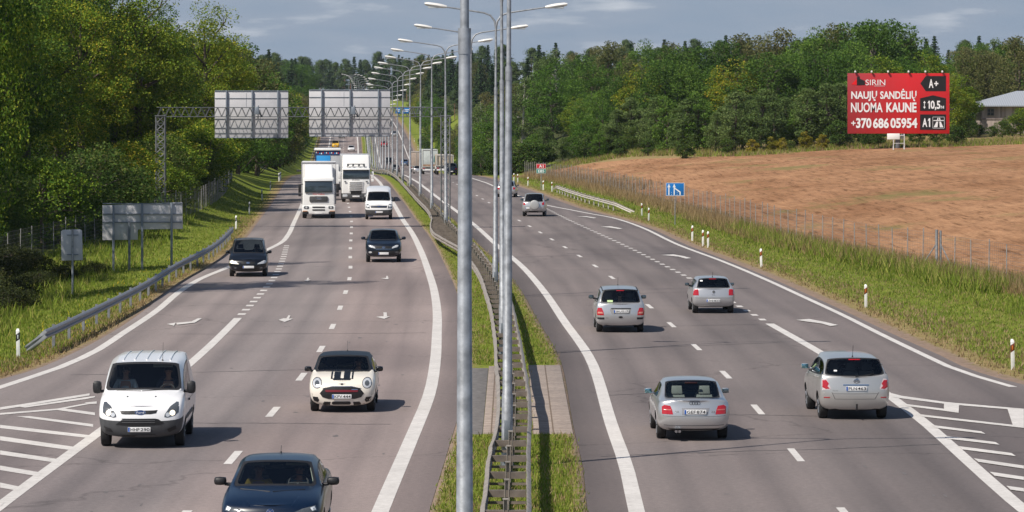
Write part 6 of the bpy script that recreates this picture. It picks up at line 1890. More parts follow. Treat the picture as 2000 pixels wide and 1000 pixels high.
# white cab-over lorry with tall box
lo = empty("box_lorry", (-13.9, 254, 0), R(3.0)); tag(lo, "white box lorry with black windscreen leading the two lorries on the left", "lorry")
m_ = MB(); slanted(m_, -1.17, 1.17, .06, 2.05, .75, 2.95, .28, .06); m_.build("cab", MAT_CABW, lo, bevel=.09, seg=3)
m_ = MB(); m_.box((0, .22, .62), (2.4, .42, .62)); m_.build("bumper", MAT_CABW, lo, bevel=.07, seg=3)
m_ = MB(); slanted(m_, -1.05, 1.05, .55, 2.1, 2.9, 3.88, 1.75, .06); m_.build("roof_deflector", MAT_CABW, lo, bevel=.10, seg=3)
m_ = MB(); m_.box((0, 6.0, 2.5), (2.5, 7.6, 3.0)); bo = m_.build("cargo_box", MAT_BOXW, lo, bevel=.04)
m_ = MB(); m_.box((0, 2.195, 3.98), (2.52, .05, .10)); 
for sx in (-1, 1): m_.box((sx * 1.235, 2.195, 2.5), (.05, .05, 3.0))
m_.build("box_frame", M("box_frame_grey", (.30, .30, .32), .5), bo, bevel=.01)
m_ = MB(); slanted(m_, -1.0, .98, .075, .2, 1.88, 2.70, .195, .02); m_.build("windscreen", MAT_LGLASS, lo, bevel=.02)
m_ = MB(); slanted(m_, -1.06, 1.04, .115, .25, 2.70, 2.82, .2, .02); m_.build("sun_visor", M("visor_grey", (.55, .56, .57), .4), lo, bevel=.02)
g_ = plate_xz("grille", rrect(-.66, .66, 1.20, 1.60, .05), .03, MAT_PLASTIC, lo, .08)
bo = plate_xz("badge", rrect(-.18, .2, 1.36, 1.44, .02), .01, MAT_CHROME, lo, .02); t_ = MB(); text_on(t_, "MAN", -.15, 1.46, .3, .10, .018, .02); t_.build("lettering", MAT_CHROME, bo, smooth=None)
t_ = MB(); text_on(t_, "Girteka", -.42, 1.70, .85, .12, .04, .01); t_.build("slogan", M("faded_red_print", (.60, .12, .10), .5), lo, smooth=None)
for z in (.82, .62): plate_xz("bumper_slot", rrect(-.46, .46, z - .05, z + .05, .03), -.01, MAT_TRIM, lo, .06)
for sx in (-1, 1):
    a, b = sorted((sx * .70, sx * 1.06)); o = plate_xz("headlight", rrect(a, b, .70, .90, .04), -.012, MAT_HEADD, lo, .06); q = MB(); q.lathe([(-.02, .075), (0, .075)], 'y', (sx * .88, -.012, .80), 14); q.build("lamp_lens", MAT_HEAD, o)
    a, b = sorted((sx * .72, sx * 1.18)); plate_xz("lower_corner", rrect(a, b, .31, .50, .03), .0, MAT_TRIM, lo, .1)
    a, b = sorted((sx * .80, sx * 1.16)); plate_xz("fog_lamp", rrect(a, b, .52, .56, .01), -.012, MAT_AMBER, lo, .03)
    m_ = MB(); m_.box((sx * 1.36, .35, 2.15), (.20, .14, .62)); m_.box((sx * 1.36, .35, 1.70), (.20, .14, .22)); m_.tube([(sx * 1.12, .4, 2.45), (sx * 1.34, .36, 2.45)], .03, 6); m_.tube([(sx * 1.12, .4, 1.75), (sx * 1.34, .36, 1.75)], .03, 6); m_.build("wing_mirror", MAT_TRIM, lo, bevel=.03)
m_ = MB(); m_.box((0, -.03, .40), (.6, .02, .13)); m_.build("number_plate", MAT_PLATE, lo, bevel=.004)
for x in (-.55, .3): m_ = MB(); m_.tube([(x - .35, .065, 1.88), (x + .35, .06, 1.93)], .015, 5); m_.build("wiper", MAT_TRIM, lo)
lorry_wheels(lo, (-1.02, 1.02), (1.3, 5.6, 8.2)); m_ = MB(); m_.box((0, 5, .78), (.9, 9, .3)); m_.build("chassis", MAT_UNDER, lo)

# white articulated lorry overtaking behind
lo = empty("articulated_lorry", (-13.2, 299, 0), R(3.2)); tag(lo, "white articulated lorry with slatted grille and roof light bar behind the white van", "lorry")
m_ = MB(); slanted(m_, -1.22, 1.22, .05, 2.2, .70, 2.95, .22, .05); m_.build("cab", MAT_CABW, lo, bevel=.10, seg=3)
m_ = MB(); slanted(m_, -1.18, 1.18, .35, 2.2, 2.9, 4.0, .95, .05); m_.build("roof_deflector", MAT_CABW, lo, bevel=.12, seg=3)
m_ = MB(); m_.box((0, 9.3, 2.5), (2.5, 13.4, 2.85)); m_.build("trailer", MAT_CURTAIN, lo, bevel=.04)
m_ = MB(); slanted(m_, -1.12, 1.12, .10, .25, 1.98, 2.80, .21, .02); m_.build("windscreen", MAT_LGLASS, lo, bevel=.03)
m_ = MB(); slanted(m_, -1.16, 1.16, -.02, .2, 2.74, 2.92, .06, .02); m_.build("sun_visor", MAT_CABW, lo, bevel=.03)
m_ = MB(); m_.tube([(-.75, .30, 2.95), (-.75, .26, 3.22), (.75, .26, 3.22), (.75, .30, 2.95)], .035, 8); bo = m_.build("light_bar", MAT_TRIM, lo)
for x in (-.68, -.25, .25, .68): m_ = MB(); m_.lathe([(-.06, .08), (.04, .10), (.06, .05)], 'y', (x, .2, 3.12), 14); m_.build("spotlight", MAT_HEADD, bo, smooth=40)
g_ = plate_xz("grille", rrect(-.62, .62, .86, 1.80, .05), .04, MAT_CABW, lo, .06)
for k in range(5): plate_xz("grille_slot", rrect(-.55, .55, .93 + k * .17, 1.0 + k * .17, .02), .015, MAT_TRIM, lo, .06)
t_ = MB(); text_on(t_, "SCANIA", -.33, 1.83, .66, .09, .04, .02); t_.build("lettering", MAT_TRIM, g_, smooth=None)
m_ = MB(); m_.box((0, .18, .50), (2.44, .36, .42)); m_.build("bumper", MAT_PLASTIC, lo, bevel=.06)
for sx in (-1, 1):
    a, b = sorted((sx * .72, sx * 1.14)); o = plate_xz("headlight", rrect(a, b, .44, .66, .05), -.02, MAT_HEAD, lo, .06)
    plate_xz("marker_lamp", rrect(min(sx * 1.0, sx * .82), max(sx * 1.0, sx * .82), 1.70, 1.80, .02), .02, MAT_HEADD, lo, .05)
    m_ = MB(); m_.box((sx * 1.40, .3, 2.30), (.22, .15, .60)); m_.box((sx * 1.40, .3, 1.85), (.22, .15, .24)); m_.tube([(sx * 1.16, .4, 2.5), (sx * 1.38, .32, 2.5)], .03, 6); m_.build("wing_mirror", MAT_CABW, lo, bevel=.04)
m_ = MB(); m_.box((0, -.03, .50), (.6, .03, .13)); m_.build("number_plate", MAT_PLATE, lo, bevel=.004)
lorry_wheels(lo, (-1.03, 1.03), (1.35, 4.6, 12.0, 13.3)); m_ = MB(); m_.box((0, 6, .8), (.9, 12, .3)); m_.build("chassis", MAT_UNDER, lo)

# lorry with blue front panel mostly hidden behind the box lorry
D = 345.0; lo = empty("curtain_lorry", ((640 - 1000) * D / FPX, D, 0), R(3)); tag(lo, "lorry with white roof edge and blue front panel hidden behind the white box lorry", "lorry")
m_ = MB(); m_.box((0, 6, 2.35), (2.5, 11, 3.1)); bo = m_.build("trailer", MAT_CURTAIN, lo, bevel=.04)
m_ = MB(); m_.box((0, 5.9, 3.93), (2.62, 11.2, .14)); m_.build("roof", MAT_BOXW, lo, bevel=.03)
m_ = MB(); m_.box((0, .48, 3.62), (2.5, .06, .42)); o = m_.build("header_panel", M("navy_print", (.02, .045, .15), .5), lo, bevel=.01)
rr = random.Random(2); spots = (MAT_SWHITE, MAT_SRED, MAT_LBLUE)
for k in range(14): m_ = MB(); m_.box((-1.1 + .165 * k, .44, 3.55 + .12 * rr.random()), (.10, .02, .14)); m_.build("sticker", spots[k % 3], o)
m_ = MB(); m_.box((-.42, .47, 2.75), (1.35, .05, 1.2)); m_.build("blue_panel", MAT_LBLUE, lo, bevel=.01)
m_ = MB(); m_.box((-1.18, .465, 2.5), (.14, .06, 2.6)); m_.build("corner_post", M("navy_post", (.015, .04, .10), .5), lo, bevel=.01)
m_ = MB(); slanted(m_, -1.15, 1.15, -1.3, .4, .6, 2.5, -1.15, .05); m_.build("cab", MAT_CABW, lo, bevel=.08, seg=3)
lorry_wheels(lo, (-1.03, 1.03), (-.3, 7.5, 9.0))

# receding lorries on the right carriageway
def rear_lorry(name, label, D, Xc, w, h, face, bedz=1.15):
    sl = -math.atan((C_MED(D + 10) - C_MED(D - 10)) / 20)
    o = empty(name, (Xc, D, ZR(D)), -sl * -1 if False else sl * 1.0); tag(o, label, "lorry")
    m_ = MB(); m_.box((0, 4.2, (bedz + h) / 2), (w, 8.4, h - bedz)); bo = m_.build("cargo_box", face, o, bevel=.03)
    f_ = MB(); f_.box((0, -.03, h - .06), (w, .05, .12)); f_.box((0, -.03, bedz + .06), (w, .05, .12)); f_.box((0, -.025, (bedz + h) / 2), (.05, .04, h - bedz - .3))
    for sx in (-1, 1): f_.box((sx * (w / 2 - .05), -.03, (bedz + h) / 2), (.1, .05, h - bedz - .25))
    f_.build("door_frame", M("door_frame_" + name, (.50, .49, .47), .6), bo, smooth=None)
    b_ = MB(); b_.box((0, .1, .75), (w * .96, .12, .28)); b_.build("underrun_bar", MAT_PLATE, o, bevel=.02)
    for sx in (-1, 1): t = MB(); t.box((sx * w * .40, .02, .95), (.32, .05, .14)); t.build("tail_light", MAT_TAIL, o, bevel=.01)
    m_ = MB(); m_.box((0, 9.4, (.7 + 2.8) / 2), (w * .95, 1.9, 2.1)); m_.build("cab", MAT_CABW, o, bevel=.08); m_ = MB(); m_.box((0, 4.6, .85), (1.0, 8.8, .3)); m_.build("chassis", MAT_UNDER, o)
    lorry_wheels(o, (-w * .41, w * .41), (1.6, 2.9, 9.2))
    return o


o = rear_lorry("box_lorry", "pale box lorry with a small teal mark on its rear doors driving away", 560, (840 - 1000) * 560 / FPX, 2.45, 3.95, M("pale_green_box", (.50, .54, .53), .6, vary=(1.5, .12)))
m_ = MB(); m_.prism([(.55, 2.0), (.78, 2.0), (.86, 2.5), (.70, 3.0), (.58, 2.6)], -.05, -.01); m_.build("teal_mark", M("teal_print", (.02, .16, .17), .5), o)
rs = MB(); rs.box((0, -.045, 1.45), (2.3, .02, .3)); rs.build("rust_streak", M("rusty_edge", (.35, .22, .14), .8, vary=(3, .4)), o)
o = rear_lorry("tipper_lorry", "beige open tipper lorry beside the pale box lorry at the road edge", 493, (869 - 1000) * 493 / FPX, 2.4, 2.8, M("beige_tipper", (.42, .36, .28), .7, vary=(2, .2)), 1.25)
for k in range(5): m_ = MB(); m_.box((-1.0 + .5 * k, -.05, 2.05), (.08, .06, 1.45)); m_.build("rib", M("tipper_rib", (.34, .29, .22), .7), o)
rear_lorry("box_lorry", "brownish box lorry farthest ahead behind the small silver car", 700, C_MED(700) + 8.4, 2.4, 4.1, M("tan_box", (.40, .32, .27), .7, vary=(2, .15)))
# ================================================================== PEOPLE in the vehicles
MAT_SKIN = M("skin", (.42, .25, .18), .6); MAT_HAIR = M("brown_hair", (.045, .028, .018), .7); MAT_EYE = M("eye_dark", (.03, .025, .02), .3)


def skin_mesh(pts, edges, radii):
    me = bpy.data.meshes.new("sk"); me.from_pydata(pts, edges, [])
    bm = bmesh.new(); bm.from_mesh(me); ly = bm.verts.layers.skin.verify(); bm.verts.ensure_lookup_table()
    for v, r_ in zip(bm.verts, radii): v[ly].radius = (r_, r_) if not isinstance(r_, tuple) else r_; v[ly].use_root = (v.index == 0)
    bm.to_mesh(me); bm.free()
    ob = bpy.data.objects.new("sk", me); ob.modifiers.new("skin", 'SKIN'); m = ob.modifiers.new("sub", 'SUBSURF'); m.levels = m.render_levels = 2
    out_ = evaluated(ob); bpy.data.objects.remove(ob); bpy.data.meshes.remove(me)
    return out_


def person(car, x, y, hip_z, label, cloth, hands="wheel", turn=0.0):
    """a seated figure facing the car's front (local -y); stays a thing of its own"""
    L = car.P["L"]; a = car.root.rotation_euler.z
    lx, ly = x, y - L / 2
    root = empty("person", (car.root.location.x + lx * math.cos(a) - ly * math.sin(a), car.root.location.y + lx * math.sin(a) + ly * math.cos(a), hip_z), a)
    tag(root, label, "person")
    ft, fa = (-.42, .29) if hands == "wheel" else (-.34, .06)
    pts = [(0, 0, 0), (0, .03, .18), (0, .05, .38), (0, .04, .50), (0, .02, .565), (0, -.015, .635), (0, -.02, .70), (0, -.005, .765)]
    rad = [.15, .135, .15, .10, .056, (.066, .075), (.078, .09), (.070, .082)]
    ed = [(i, i + 1) for i in range(7)]
    for s in (-1, 1):
        k = len(pts)
        pts += [(s * .185, .04, .46), (s * .27, -.14, .24), (s * (.15 if hands == "wheel" else .10), ft, fa), (s * (.135 if hands == "wheel" else .07), ft - .07, fa + .025)]
        rad += [.06, .044, .028, (.036, .022)]; ed += [(2, k), (k, k + 1), (k + 1, k + 2), (k + 2, k + 3)]
        k = len(pts); pts += [(s * .10, -.05, -.01), (s * .15, -.44, .06), (s * .14, -.55, -.30), (s * .14, -.66, -.36)]; rad += [.085, .06, .045, .04]; ed += [(0, k), (k, k + 1), (k + 1, k + 2), (k + 2, k + 3)]
    me = skin_mesh(pts, ed, rad)
    extra = MB()
    for s in (-1, 1):       # fingers curled round the rim or resting, thumb from the side of the palm
        hx, hy, hz = s * (.135 if hands == "wheel" else .07), ft - .07, fa + .025
        for i, ln in enumerate((.070, .078, .072, .058)):
            ox = (i - 1.5) * .018; c1 = (hx + ox, hy - .03, hz + .012 - i * .002); c2 = (hx + ox, hy - .03 - ln * .45, hz + .004); c3 = (hx + ox, hy - .02 - ln * .55, hz - ln * .42)
            extra.tube([c1, c2, c3], [.010, .0095, .007], 6)
        extra.tube([(hx - s * .030, hy + .01, hz), (hx - s * .048, hy - .025, hz + .006), (hx - s * .045, hy - .055, hz + .002)], [.012, .0105, .008], 6)
        extra.lathe([(-.008, .012), (0, .026), (.010, .018)], 'x', (s * .080, .0, .70), 10)       # ears
    extra.add([(0, -.126, .693), (-.014, -.098, .676), (.014, -.098, .676), (0, -.092, .725)], [(0, 1, 2), (0, 3, 1), (0, 2, 3)])          # nose
    ex = extra.mesh("extra"); bm = bmesh.new(); bm.from_mesh(me); bm.from_mesh(ex); bm.to_mesh(me); bm.free(); bpy.data.meshes.remove(ex)
    link_mesh("body", me, MAT_SKIN, root, smooth=60)
    cp = [(0, 0, -.02), (0, .03, .18), (0, .05, .38), (0, .04, .495)]; cr = [.165, .152, .168, .085]; ce = [(0, 1), (1, 2), (2, 3)]
    for s in (-1, 1):
        k = len(cp); cp += [(s * .19, .04, .462), (s * .272, -.14, .24), (s * .19, ft * .75, fa * .9)]; cr += [.073, .057, .044]; ce += [(2, k), (k, k + 1), (k + 1, k + 2)]
    link_mesh("shirt", skin_mesh(cp, ce, cr), cloth, root, smooth=60)
    h = MB(); n = 14; vs, fs = [], []
    for j in range(6):
        t = j / 5 * math.pi * .56
        for i in range(n):
            q = 2 * math.pi * i / n; back = .5 + .5 * math.sin(q)
            rr_ = math.sin(t) * .093; vs.append((math.cos(q) * rr_ * .95, .004 + math.sin(q) * rr_ * 1.06, .755 + math.cos(t) * .085 - back * .05 * (j / 5)))
    for j in range(5):
        for i in range(n): fs.append((j * n + i, j * n + (i + 1) % n, (j + 1) * n + (i + 1) % n, (j + 1) * n + i))
    h.add(vs, fs); h.build("hair", MAT_HAIR, root, smooth=60)
    e = MB()
    for s in (-1, 1): e.lathe([(-.101, .004), (-.098, .010), (-.092, .012)], 'y', (s * .030, 0, .715), 8)
    e.build("eyes", MAT_EYE, root)
    m_ = MB(); m_.box((0, -.094, .655), (.045, .012, .009)); m_.build("mouth", M("lips", (.30, .12, .10), .6), root)
    return root


SHIRT_W = M("pale_shirt", (.50, .54, .55), .9, vary=(8, .15)); SHIRT_D = M("dark_shirt", (.05, .055, .07), .9); SHIRT_B = M("blue_shirt", (.10, .19, .26), .9); SHIRT_Y = M("mustard_top", (.50, .33, .05), .9)
person(van, -.50, 2.18, .93, "person in a pale grey shirt in the passenger seat of the white panel van", SHIRT_W, "lap")
person(van, .50, 2.20, .93, "person in dark clothes driving the white panel van", SHIRT_D)
person(mini, .36, 2.02, .47, "person in dark clothes driving the cream striped hatchback", SHIRT_D)
person(navy, -.37, 2.62, .50, "person in a mustard top in the passenger seat of the navy saloon", SHIRT_Y, "lap")
person(navy, .38, 2.60, .50, "person in a blue shirt driving the navy saloon", SHIRT_B)
person(scen, .34, 2.06, .50, "person driving the silver compact people carrier, seen from behind", SHIRT_D)
person(scen, -.02, 2.90, .54, "person in the middle of the silver compact people carrier's rear seat", SHIRT_D, "lap")
person(tv, .50, 1.95, 1.02, "person in a pale shirt driving the white high-roof van", SHIRT_W)
person(gal, .38, 2.15, .60, "person in a blue shirt driving the black people carrier", SHIRT_B)
# ================================================================== TREES AND PLANTS
RNG = np.random.default_rng(5)


def leaf_cloud(name, cen, size, mat, aspect=.62, up=.35, seed=0, mats_idx=None, fold=True):
    """one mesh of many single leaves (or leaf sprays); every leaf is an island of its own"""
    r = np.random.default_rng(seed)
    n = len(cen)
    nrm = r.normal(size=(n, 3)); nrm[:, 2] = np.abs(nrm[:, 2]) * (1 + up) + up * .4
    nrm /= np.linalg.norm(nrm, axis=1)[:, None]
    t = r.normal(size=(n, 3)); t -= nrm * (t * nrm).sum(1)[:, None]; t /= np.linalg.norm(t, axis=1)[:, None]
    b = np.cross(nrm, t)
    s = (np.asarray(size) * r.uniform(.6, 1.35, n))[:, None]
    a = s * .5; w = s * .5 * aspect
    tip = nrm * s * r.uniform(-.22, .12, n)[:, None]
    v = np.stack([cen - t * a, cen + b * w + nrm * s * .06, cen + t * a + tip, cen - b * w + nrm * s * .06], axis=1).reshape(-1, 3)
    me = quick_mesh(name, v, np.arange(4 * n), 4)
    return me


LM_DARK = leaf_mat("leaves_dark_green", [(0, (.020, .045, .010)), (.45, (.040, .080, .016)), (.8, (.075, .125, .025)), (1, (.11, .15, .03))], .3)
LM_MID = leaf_mat("leaves_mid_green", [(0, (.030, .070, .012)), (.5, (.062, .118, .020)), (1, (.12, .175, .035))], .3)
LM_YEL = leaf_mat("leaves_yellow_green", [(0, (.045, .085, .012)), (.5, (.10, .15, .02)), (.82, (.20, .20, .025)), (.94, (.26, .21, .02)), (1, (.32, .21, .02))], .35)
LM_AUT = leaf_mat("leaves_turning", [(0, (.07, .085, .015)), (.5, (.15, .14, .022)), (1, (.28, .20, .025))], .3)
LM_OLIVE = leaf_mat("leaves_olive", [(0, (.050, .060, .022)), (.5, (.090, .098, .036)), (.85, (.13, .118, .05)), (1, (.17, .115, .055))], .35)
LM_GREY = leaf_mat("leaves_grey_green", [(0, (.045, .075, .024)), (.5, (.080, .118, .036)), (1, (.13, .165, .060))], .3)
LM_SPR = leaf_mat("needles", [(0, (.016, .034, .016)), (.6, (.032, .058, .024)), (1, (.055, .082, .032))], .3, .15)
LM_PINE = leaf_mat("pine_needles", [(0, (.026, .044, .020)), (.6, (.050, .075, .030)), (1, (.080, .100, .042))], .3, .2)
LM_NEAR = leaf_mat("wood_edge_leaves", [(0, (.022, .050, .008)), (.40, (.055, .095, .012)), (.70, (.110, .145, .018)), (.90, (.20, .185, .022)), (1, (.30, .21, .02))], .22, .3, 2.1)
LM_NEAR2 = leaf_mat("wood_edge_dark_leaves", [(0, (.014, .032, .008)), (.5, (.032, .062, .012)), (.85, (.065, .095, .018)), (1, (.15, .13, .022))], .2, .3, 2.2)
LM_BUSH = leaf_mat("bush_leaves", [(0, (.022, .045, .012)), (.5, (.045, .080, .018)), (.85, (.085, .11, .028)), (1, (.13, .12, .04))], .3)
LM_BRAM = leaf_mat("dark_undergrowth_leaves", [(0, (.016, .022, .010)), (.5, (.032, .040, .016)), (.85, (.055, .060, .022)), (1, (.10, .08, .03))], .3, .25)
BARK = M("bark_brown", (.085, .068, .052), .9, vary=(3, .4)); BARK_P = M("bark_pale", (.40, .37, .33), .85, vary=(2, .35)); BARK_R = M("bark_pine", (.20, .11, .065), .9, vary=(2, .3))


def limb(mb, p0, p1, r0, r1, rr, bend=.12, n=4, sides=6):
    p0, p1 = Vector(p0), Vector(p1); d = (p1 - p0).length
    pts = [p0 + (p1 - p0) * i / n + (Vector((rr.uniform(-1, 1), rr.uniform(-1, 1), rr.uniform(-.3, 1))) * d * bend * math.sin(math.pi * i / n)) for i in range(n + 1)]
    mb.tube(pts, [r0 + (r1 - r0) * i / n for i in range(n + 1)], sides, caps=False)
    return pts


def broadleaf(seed, H, rx, base, ncl, nleaf, lsize, mat, bark, crad=.26, shape=1.0, droop=0.0, name="tree", up=.35, stems=1, open_=.5):
    rr = random.Random(seed); r = np.random.default_rng(seed)
    root = empty(name)
    tb = MB()
    top = H * .86
    trunk = [(0, 0, -.5), (rr.uniform(-.1, .1), rr.uniform(-.1, .1), H * .2), (rr.uniform(-.3, .3), rr.uniform(-.3, .3), H * .5), (rr.uniform(-.4, .4), rr.uniform(-.4, .4), top)]
    tr = H * .017 + .03
    tb.tube(trunk, [tr * 1.5, tr * 1.1, tr * .75, tr * .15], 9)
    cz = base + (H - base) * .5; rz = (H - base) * .5
    cl = []
    tries = 0
    while len(cl) < ncl and tries < 6000:
        tries += 1
        p = r.normal(size=3); p /= np.linalg.norm(p); p *= r.uniform(open_, 1.0) ** .7
        w = 1.0 if p[2] < 0 else (1 - .28 * p[2] * shape)
        q = np.array([p[0] * rx * w, p[1] * rx * w, cz + p[2] * rz])
        if all(np.linalg.norm((q - c) / np.array([rx, rx, rz])) > .23 for c in cl): cl.append(q)
    cl = np.array(cl)
    for c in cl[:: max(1, len(cl) // 16)]:
        t = min(.9, max(.18, (c[2] - H * .12) / H * .8)); i = 1 if t < .35 else 2
        a = Vector(trunk[i - 1]).lerp(Vector(trunk[i]), rr.random()) if t < .2 else Vector((0, 0, H * t * .75)) + Vector(trunk[2]) * .4
        a.z = min(a.z, c[2])
        pts = limb(tb, a, c, tr * .42, tr * .08, rr)
        for k in range(2):
            e = Vector(c) + Vector((rr.uniform(-1, 1), rr.uniform(-1, 1), rr.uniform(-.4, .8))) * rx * .22; limb(tb, pts[3], e, tr * .14, tr * .04, rr, .1, 3, 4)
    tb.build("trunk", bark, root, smooth=60)
    per = nleaf // len(cl); P_ = []
    for c in cl:
        k = int(per * r.uniform(.5, 1.5)); rad = rx * crad * r.uniform(.75, 1.35)
        u = r.normal(size=(k, 3)); u /= np.linalg.norm(u, axis=1)[:, None]
        rad_ = rad * r.uniform(.25, 1.0, k) ** .5
        q = c + u * rad_[:, None] * np.array([1.15, 1.15, .8])
        if droop: q[:, 2] -= droop * r.random(k) * rad * 2
        P_.append(q)
    P_ = np.concatenate(P_)
    P_[:, 2] = np.maximum(P_[:, 2], .15)
    me = leaf_cloud("crown", P_, lsize, mat, seed=seed, up=up)
    link_mesh("crown", me, mat, root)
    return root


def spruce(seed, H, rb, mat, n_w=16, per=11, lsize=.55):
    r = np.random.default_rng(seed); rr = random.Random(seed)
    root = empty("spruce_tree"); tb = MB(); tb.tube([(0, 0, -.5), (0, 0, H * .5), (0, 0, H)], [H * .016, H * .01, .02], 8); 
    P_ = []
    for i in range(n_w):
        t = i / (n_w - 1); z = H * (.10 + .88 * t); rad = rb * (1 - t) ** .8 + .12
        m = max(5, int(per * (1 - t * .6)))
        for k in range(m):
            a = 2 * math.pi * (k + r.random()) / m; ln = rad * r.uniform(.65, 1.12)
            q = max(3, int(ln / .22))
            for j in range(q):
                u = (j + .6) / q; c = np.array([math.cos(a) * ln * u, math.sin(a) * ln * u, z - .30 * ln * u + .16 * ln * u * u])
                P_.append(c + r.normal(size=3) * np.array([.13, .13, .10]) * (1.2 - .5 * u)); P_.append(c + np.array([0, 0, -.18]) + r.normal(size=3) * .15)
        for k in range(3):
            a = rr.random() * 6.28; tb.tube([(0, 0, z), (math.cos(a) * rad * .8, math.sin(a) * rad * .8, z - .15 * rad)], [.035, .012], 4, caps=False)
    tb.build("trunk", BARK, root); link_mesh("crown", leaf_cloud("crown", np.array(P_), lsize, mat, .45, .3, seed), mat, root)
    return root


def pine(seed, H, rx, mat, lsize=.5, nl=3600):
    r = np.random.default_rng(seed); rr = random.Random(seed)
    root = empty("pine_tree"); tb = MB(); tb.tube([(0, 0, -.5), (.1, 0, H * .4), (-.1, .1, H * .75), (.1, 0, H * .97)], [H * .014, H * .011, H * .008, .03], 8)
    P_ = []; n = 22
    for k in range(n):
        t = (k + .5) / n; z = H * (.34 + .62 * t); a = rr.random() * 6.28; ln = rx * (1.0 - .75 * t * t) * rr.uniform(.45, 1.05)
        c = np.array([math.cos(a) * ln, math.sin(a) * ln, z + .2 * ln]); tb.tube([(0, 0, z - .2), tuple(c)], [.07 * (1.2 - t), .02], 5, caps=False)
        m = nl // n; u = r.normal(size=(m, 3)) * np.array([.75, .75, .40]) * (rx * .30); P_.append(c + u)
    P_.append(np.array([0, 0, H * .97]) + r.normal(size=(nl // 14, 3)) * np.array([.5, .5, .45]))
    tb.build("trunk", BARK_R, root); link_mesh("crown", leaf_cloud("crown", np.concatenate(P_), lsize, mat, .5, .3, seed), mat, root)
    return root


SPECIES = {}


def sp(key, root, kind, look, cat="tree"):
    root.name = kind; SPECIES[key] = dict(root=root, kind=kind, look=look, used=False, cat=cat)


# near wood on the left: real leaf size
sp("nearA", broadleaf(11, 20, 5.2, 2.0, 80, 30000, .215, LM_NEAR, BARK, .24, 1.0, open_=.35), "broadleaf_tree", "tall tree with yellowing leaves")
sp("nearB", broadleaf(12, 20, 5.0, 1.2, 80, 30000, .21, LM_NEAR2, BARK, .25, .8, open_=.3), "broadleaf_tree", "tall dark green leafy tree")
sp("nearC", broadleaf(13, 18, 4.6, 1.5, 84, 28000, .21, LM_YEL, BARK, .27, .9, open_=.25), "broadleaf_tree", "bright yellow-green tree")
sp("nearBush", broadleaf(14, 5.0, 2.6, .1, 34, 9000, .16, LM_BUSH, BARK, .30, .6), "bush", "green bush", "bush")
sp("nearBushY", broadleaf(15, 4.6, 2.3, .1, 34, 8000, .15, LM_NEAR, BARK, .30, .6), "bush", "yellowish green bush", "bush")
sp("bramble", broadleaf(16, 1.8, 1.7, .05, 30, 6000, .13, LM_BRAM, BARK, .32, .5), "bramble_bush", "dark low bramble bush", "bush")
# woods beyond the field: leaf sprays
sp("oak", broadleaf(21, 14, 5.6, .5, 60, 14000, .32, LM_DARK, BARK, .27, .7), "oak_tree", "round dark green oak")
sp("oak2", broadleaf(22, 14, 5.4, .4, 64, 14000, .31, LM_MID, BARK, .25, .8), "broadleaf_tree", "full mid green tree")
sp("maple", broadleaf(23, 12, 4.4, 1.2, 50, 11000, .31, LM_YEL, BARK, .27, .7), "maple_tree", "yellow-green maple")
sp("olive", broadleaf(24, 14, 4.6, .6, 56, 12000, .31, LM_OLIVE, BARK, .27, 1.0), "broadleaf_tree", "olive brown tree")
sp("birch", broadleaf(25, 15, 3.5, 1.0, 52, 11000, .30, LM_GREY, BARK_P, .32, 1.6, droop=.5), "birch_tree", "slender grey-green birch")
sp("young", broadleaf(26, 7.5, 1.7, .2, 36, 6000, .22, LM_GREY, BARK, .36, 2.2), "young_birch", "young grey-green birch")
sp("young2", broadleaf(27, 7.0, 1.9, .2, 36, 6000, .22, LM_MID, BARK, .36, 2.0), "young_tree", "young green tree")
sp("shrubY", broadleaf(28, 3.4, 1.3, .1, 24, 2600, .24, LM_AUT, BARK, .36, 1.0), "shrub", "golden yellow shrub", "shrub")
sp("shrubG", broadleaf(29, 3.6, 1.7, .1, 26, 2800, .25, LM_BUSH, BARK, .36, .9), "shrub", "low green shrub", "shrub")
sp("spruce", spruce(31, 19, 3.2, LM_SPR, 24, 12, .75), "spruce_tree", "pointed dark spruce")
sp("spruce2", spruce(32, 17, 2.8, LM_SPR, 22, 11, .72), "spruce_tree", "narrow dark spruce")
sp("pine", pine(33, 19, 4.2, LM_PINE, .55, 6500), "pine_tree", "round-topped dark pine")

PLACED = 0


def plant(key, x, y, h, where, wide=1.0, group=None, sink=0.0):
    global PLACED
    S_ = SPECIES[key]; root = S_["root"]
    if not S_["used"]:
        o = root; S_["used"] = True
        S_["h0"] = max((c.bound_box[6][2] if False else max(v[2] for v in c.bound_box)) for c in root.children)
    else: o = copy_tree(root)
    k = h / S_["h0"]; w = k * wide
    o.location = (x, y, ground_z(x, y) - sink); o.scale = (w * random.uniform(.92, 1.08), w * random.uniform(.92, 1.08), k)
    o.rotation_euler = (0, 0, random.uniform(0, 6.28))
    if "spruce" in key: o.scale.x *= 1.3; o.scale.y *= 1.3
    tag(o, S_["look"] + " " + where, S_["cat"], group or (S_["look"] + "s " + where))
    PLACED += 1
    return o


def ix(x, y): return 1000 + x * FPX / y


def zone_right(x, y):
    p = ix(x, y)
    for lim, s_ in ((860, "beyond the sign gantry"), (960, "right of the distant lorries"), (1100, "behind the route number sign"), (1220, "above the left corner of the field"),
                    (1340, "above the blue lane sign"), (1480, "above the middle of the field edge"), (1650, "just left of the red billboard"), (1860, "behind the red billboard"), (9999, "by the barn at right")):
        if p < lim: return s_


def zone_left(x, y):
    p = ix(x, y)
    for lim, s_ in ((60, "at the far left edge"), (180, "above the small sign back"), (330, "above the large sign back"), (430, "beside the gantry's left tower"), (600, "behind the gantry's left sign back"), (9999, "left of the climbing far road")):
        if p < lim: return s_


rs = random.Random(21)
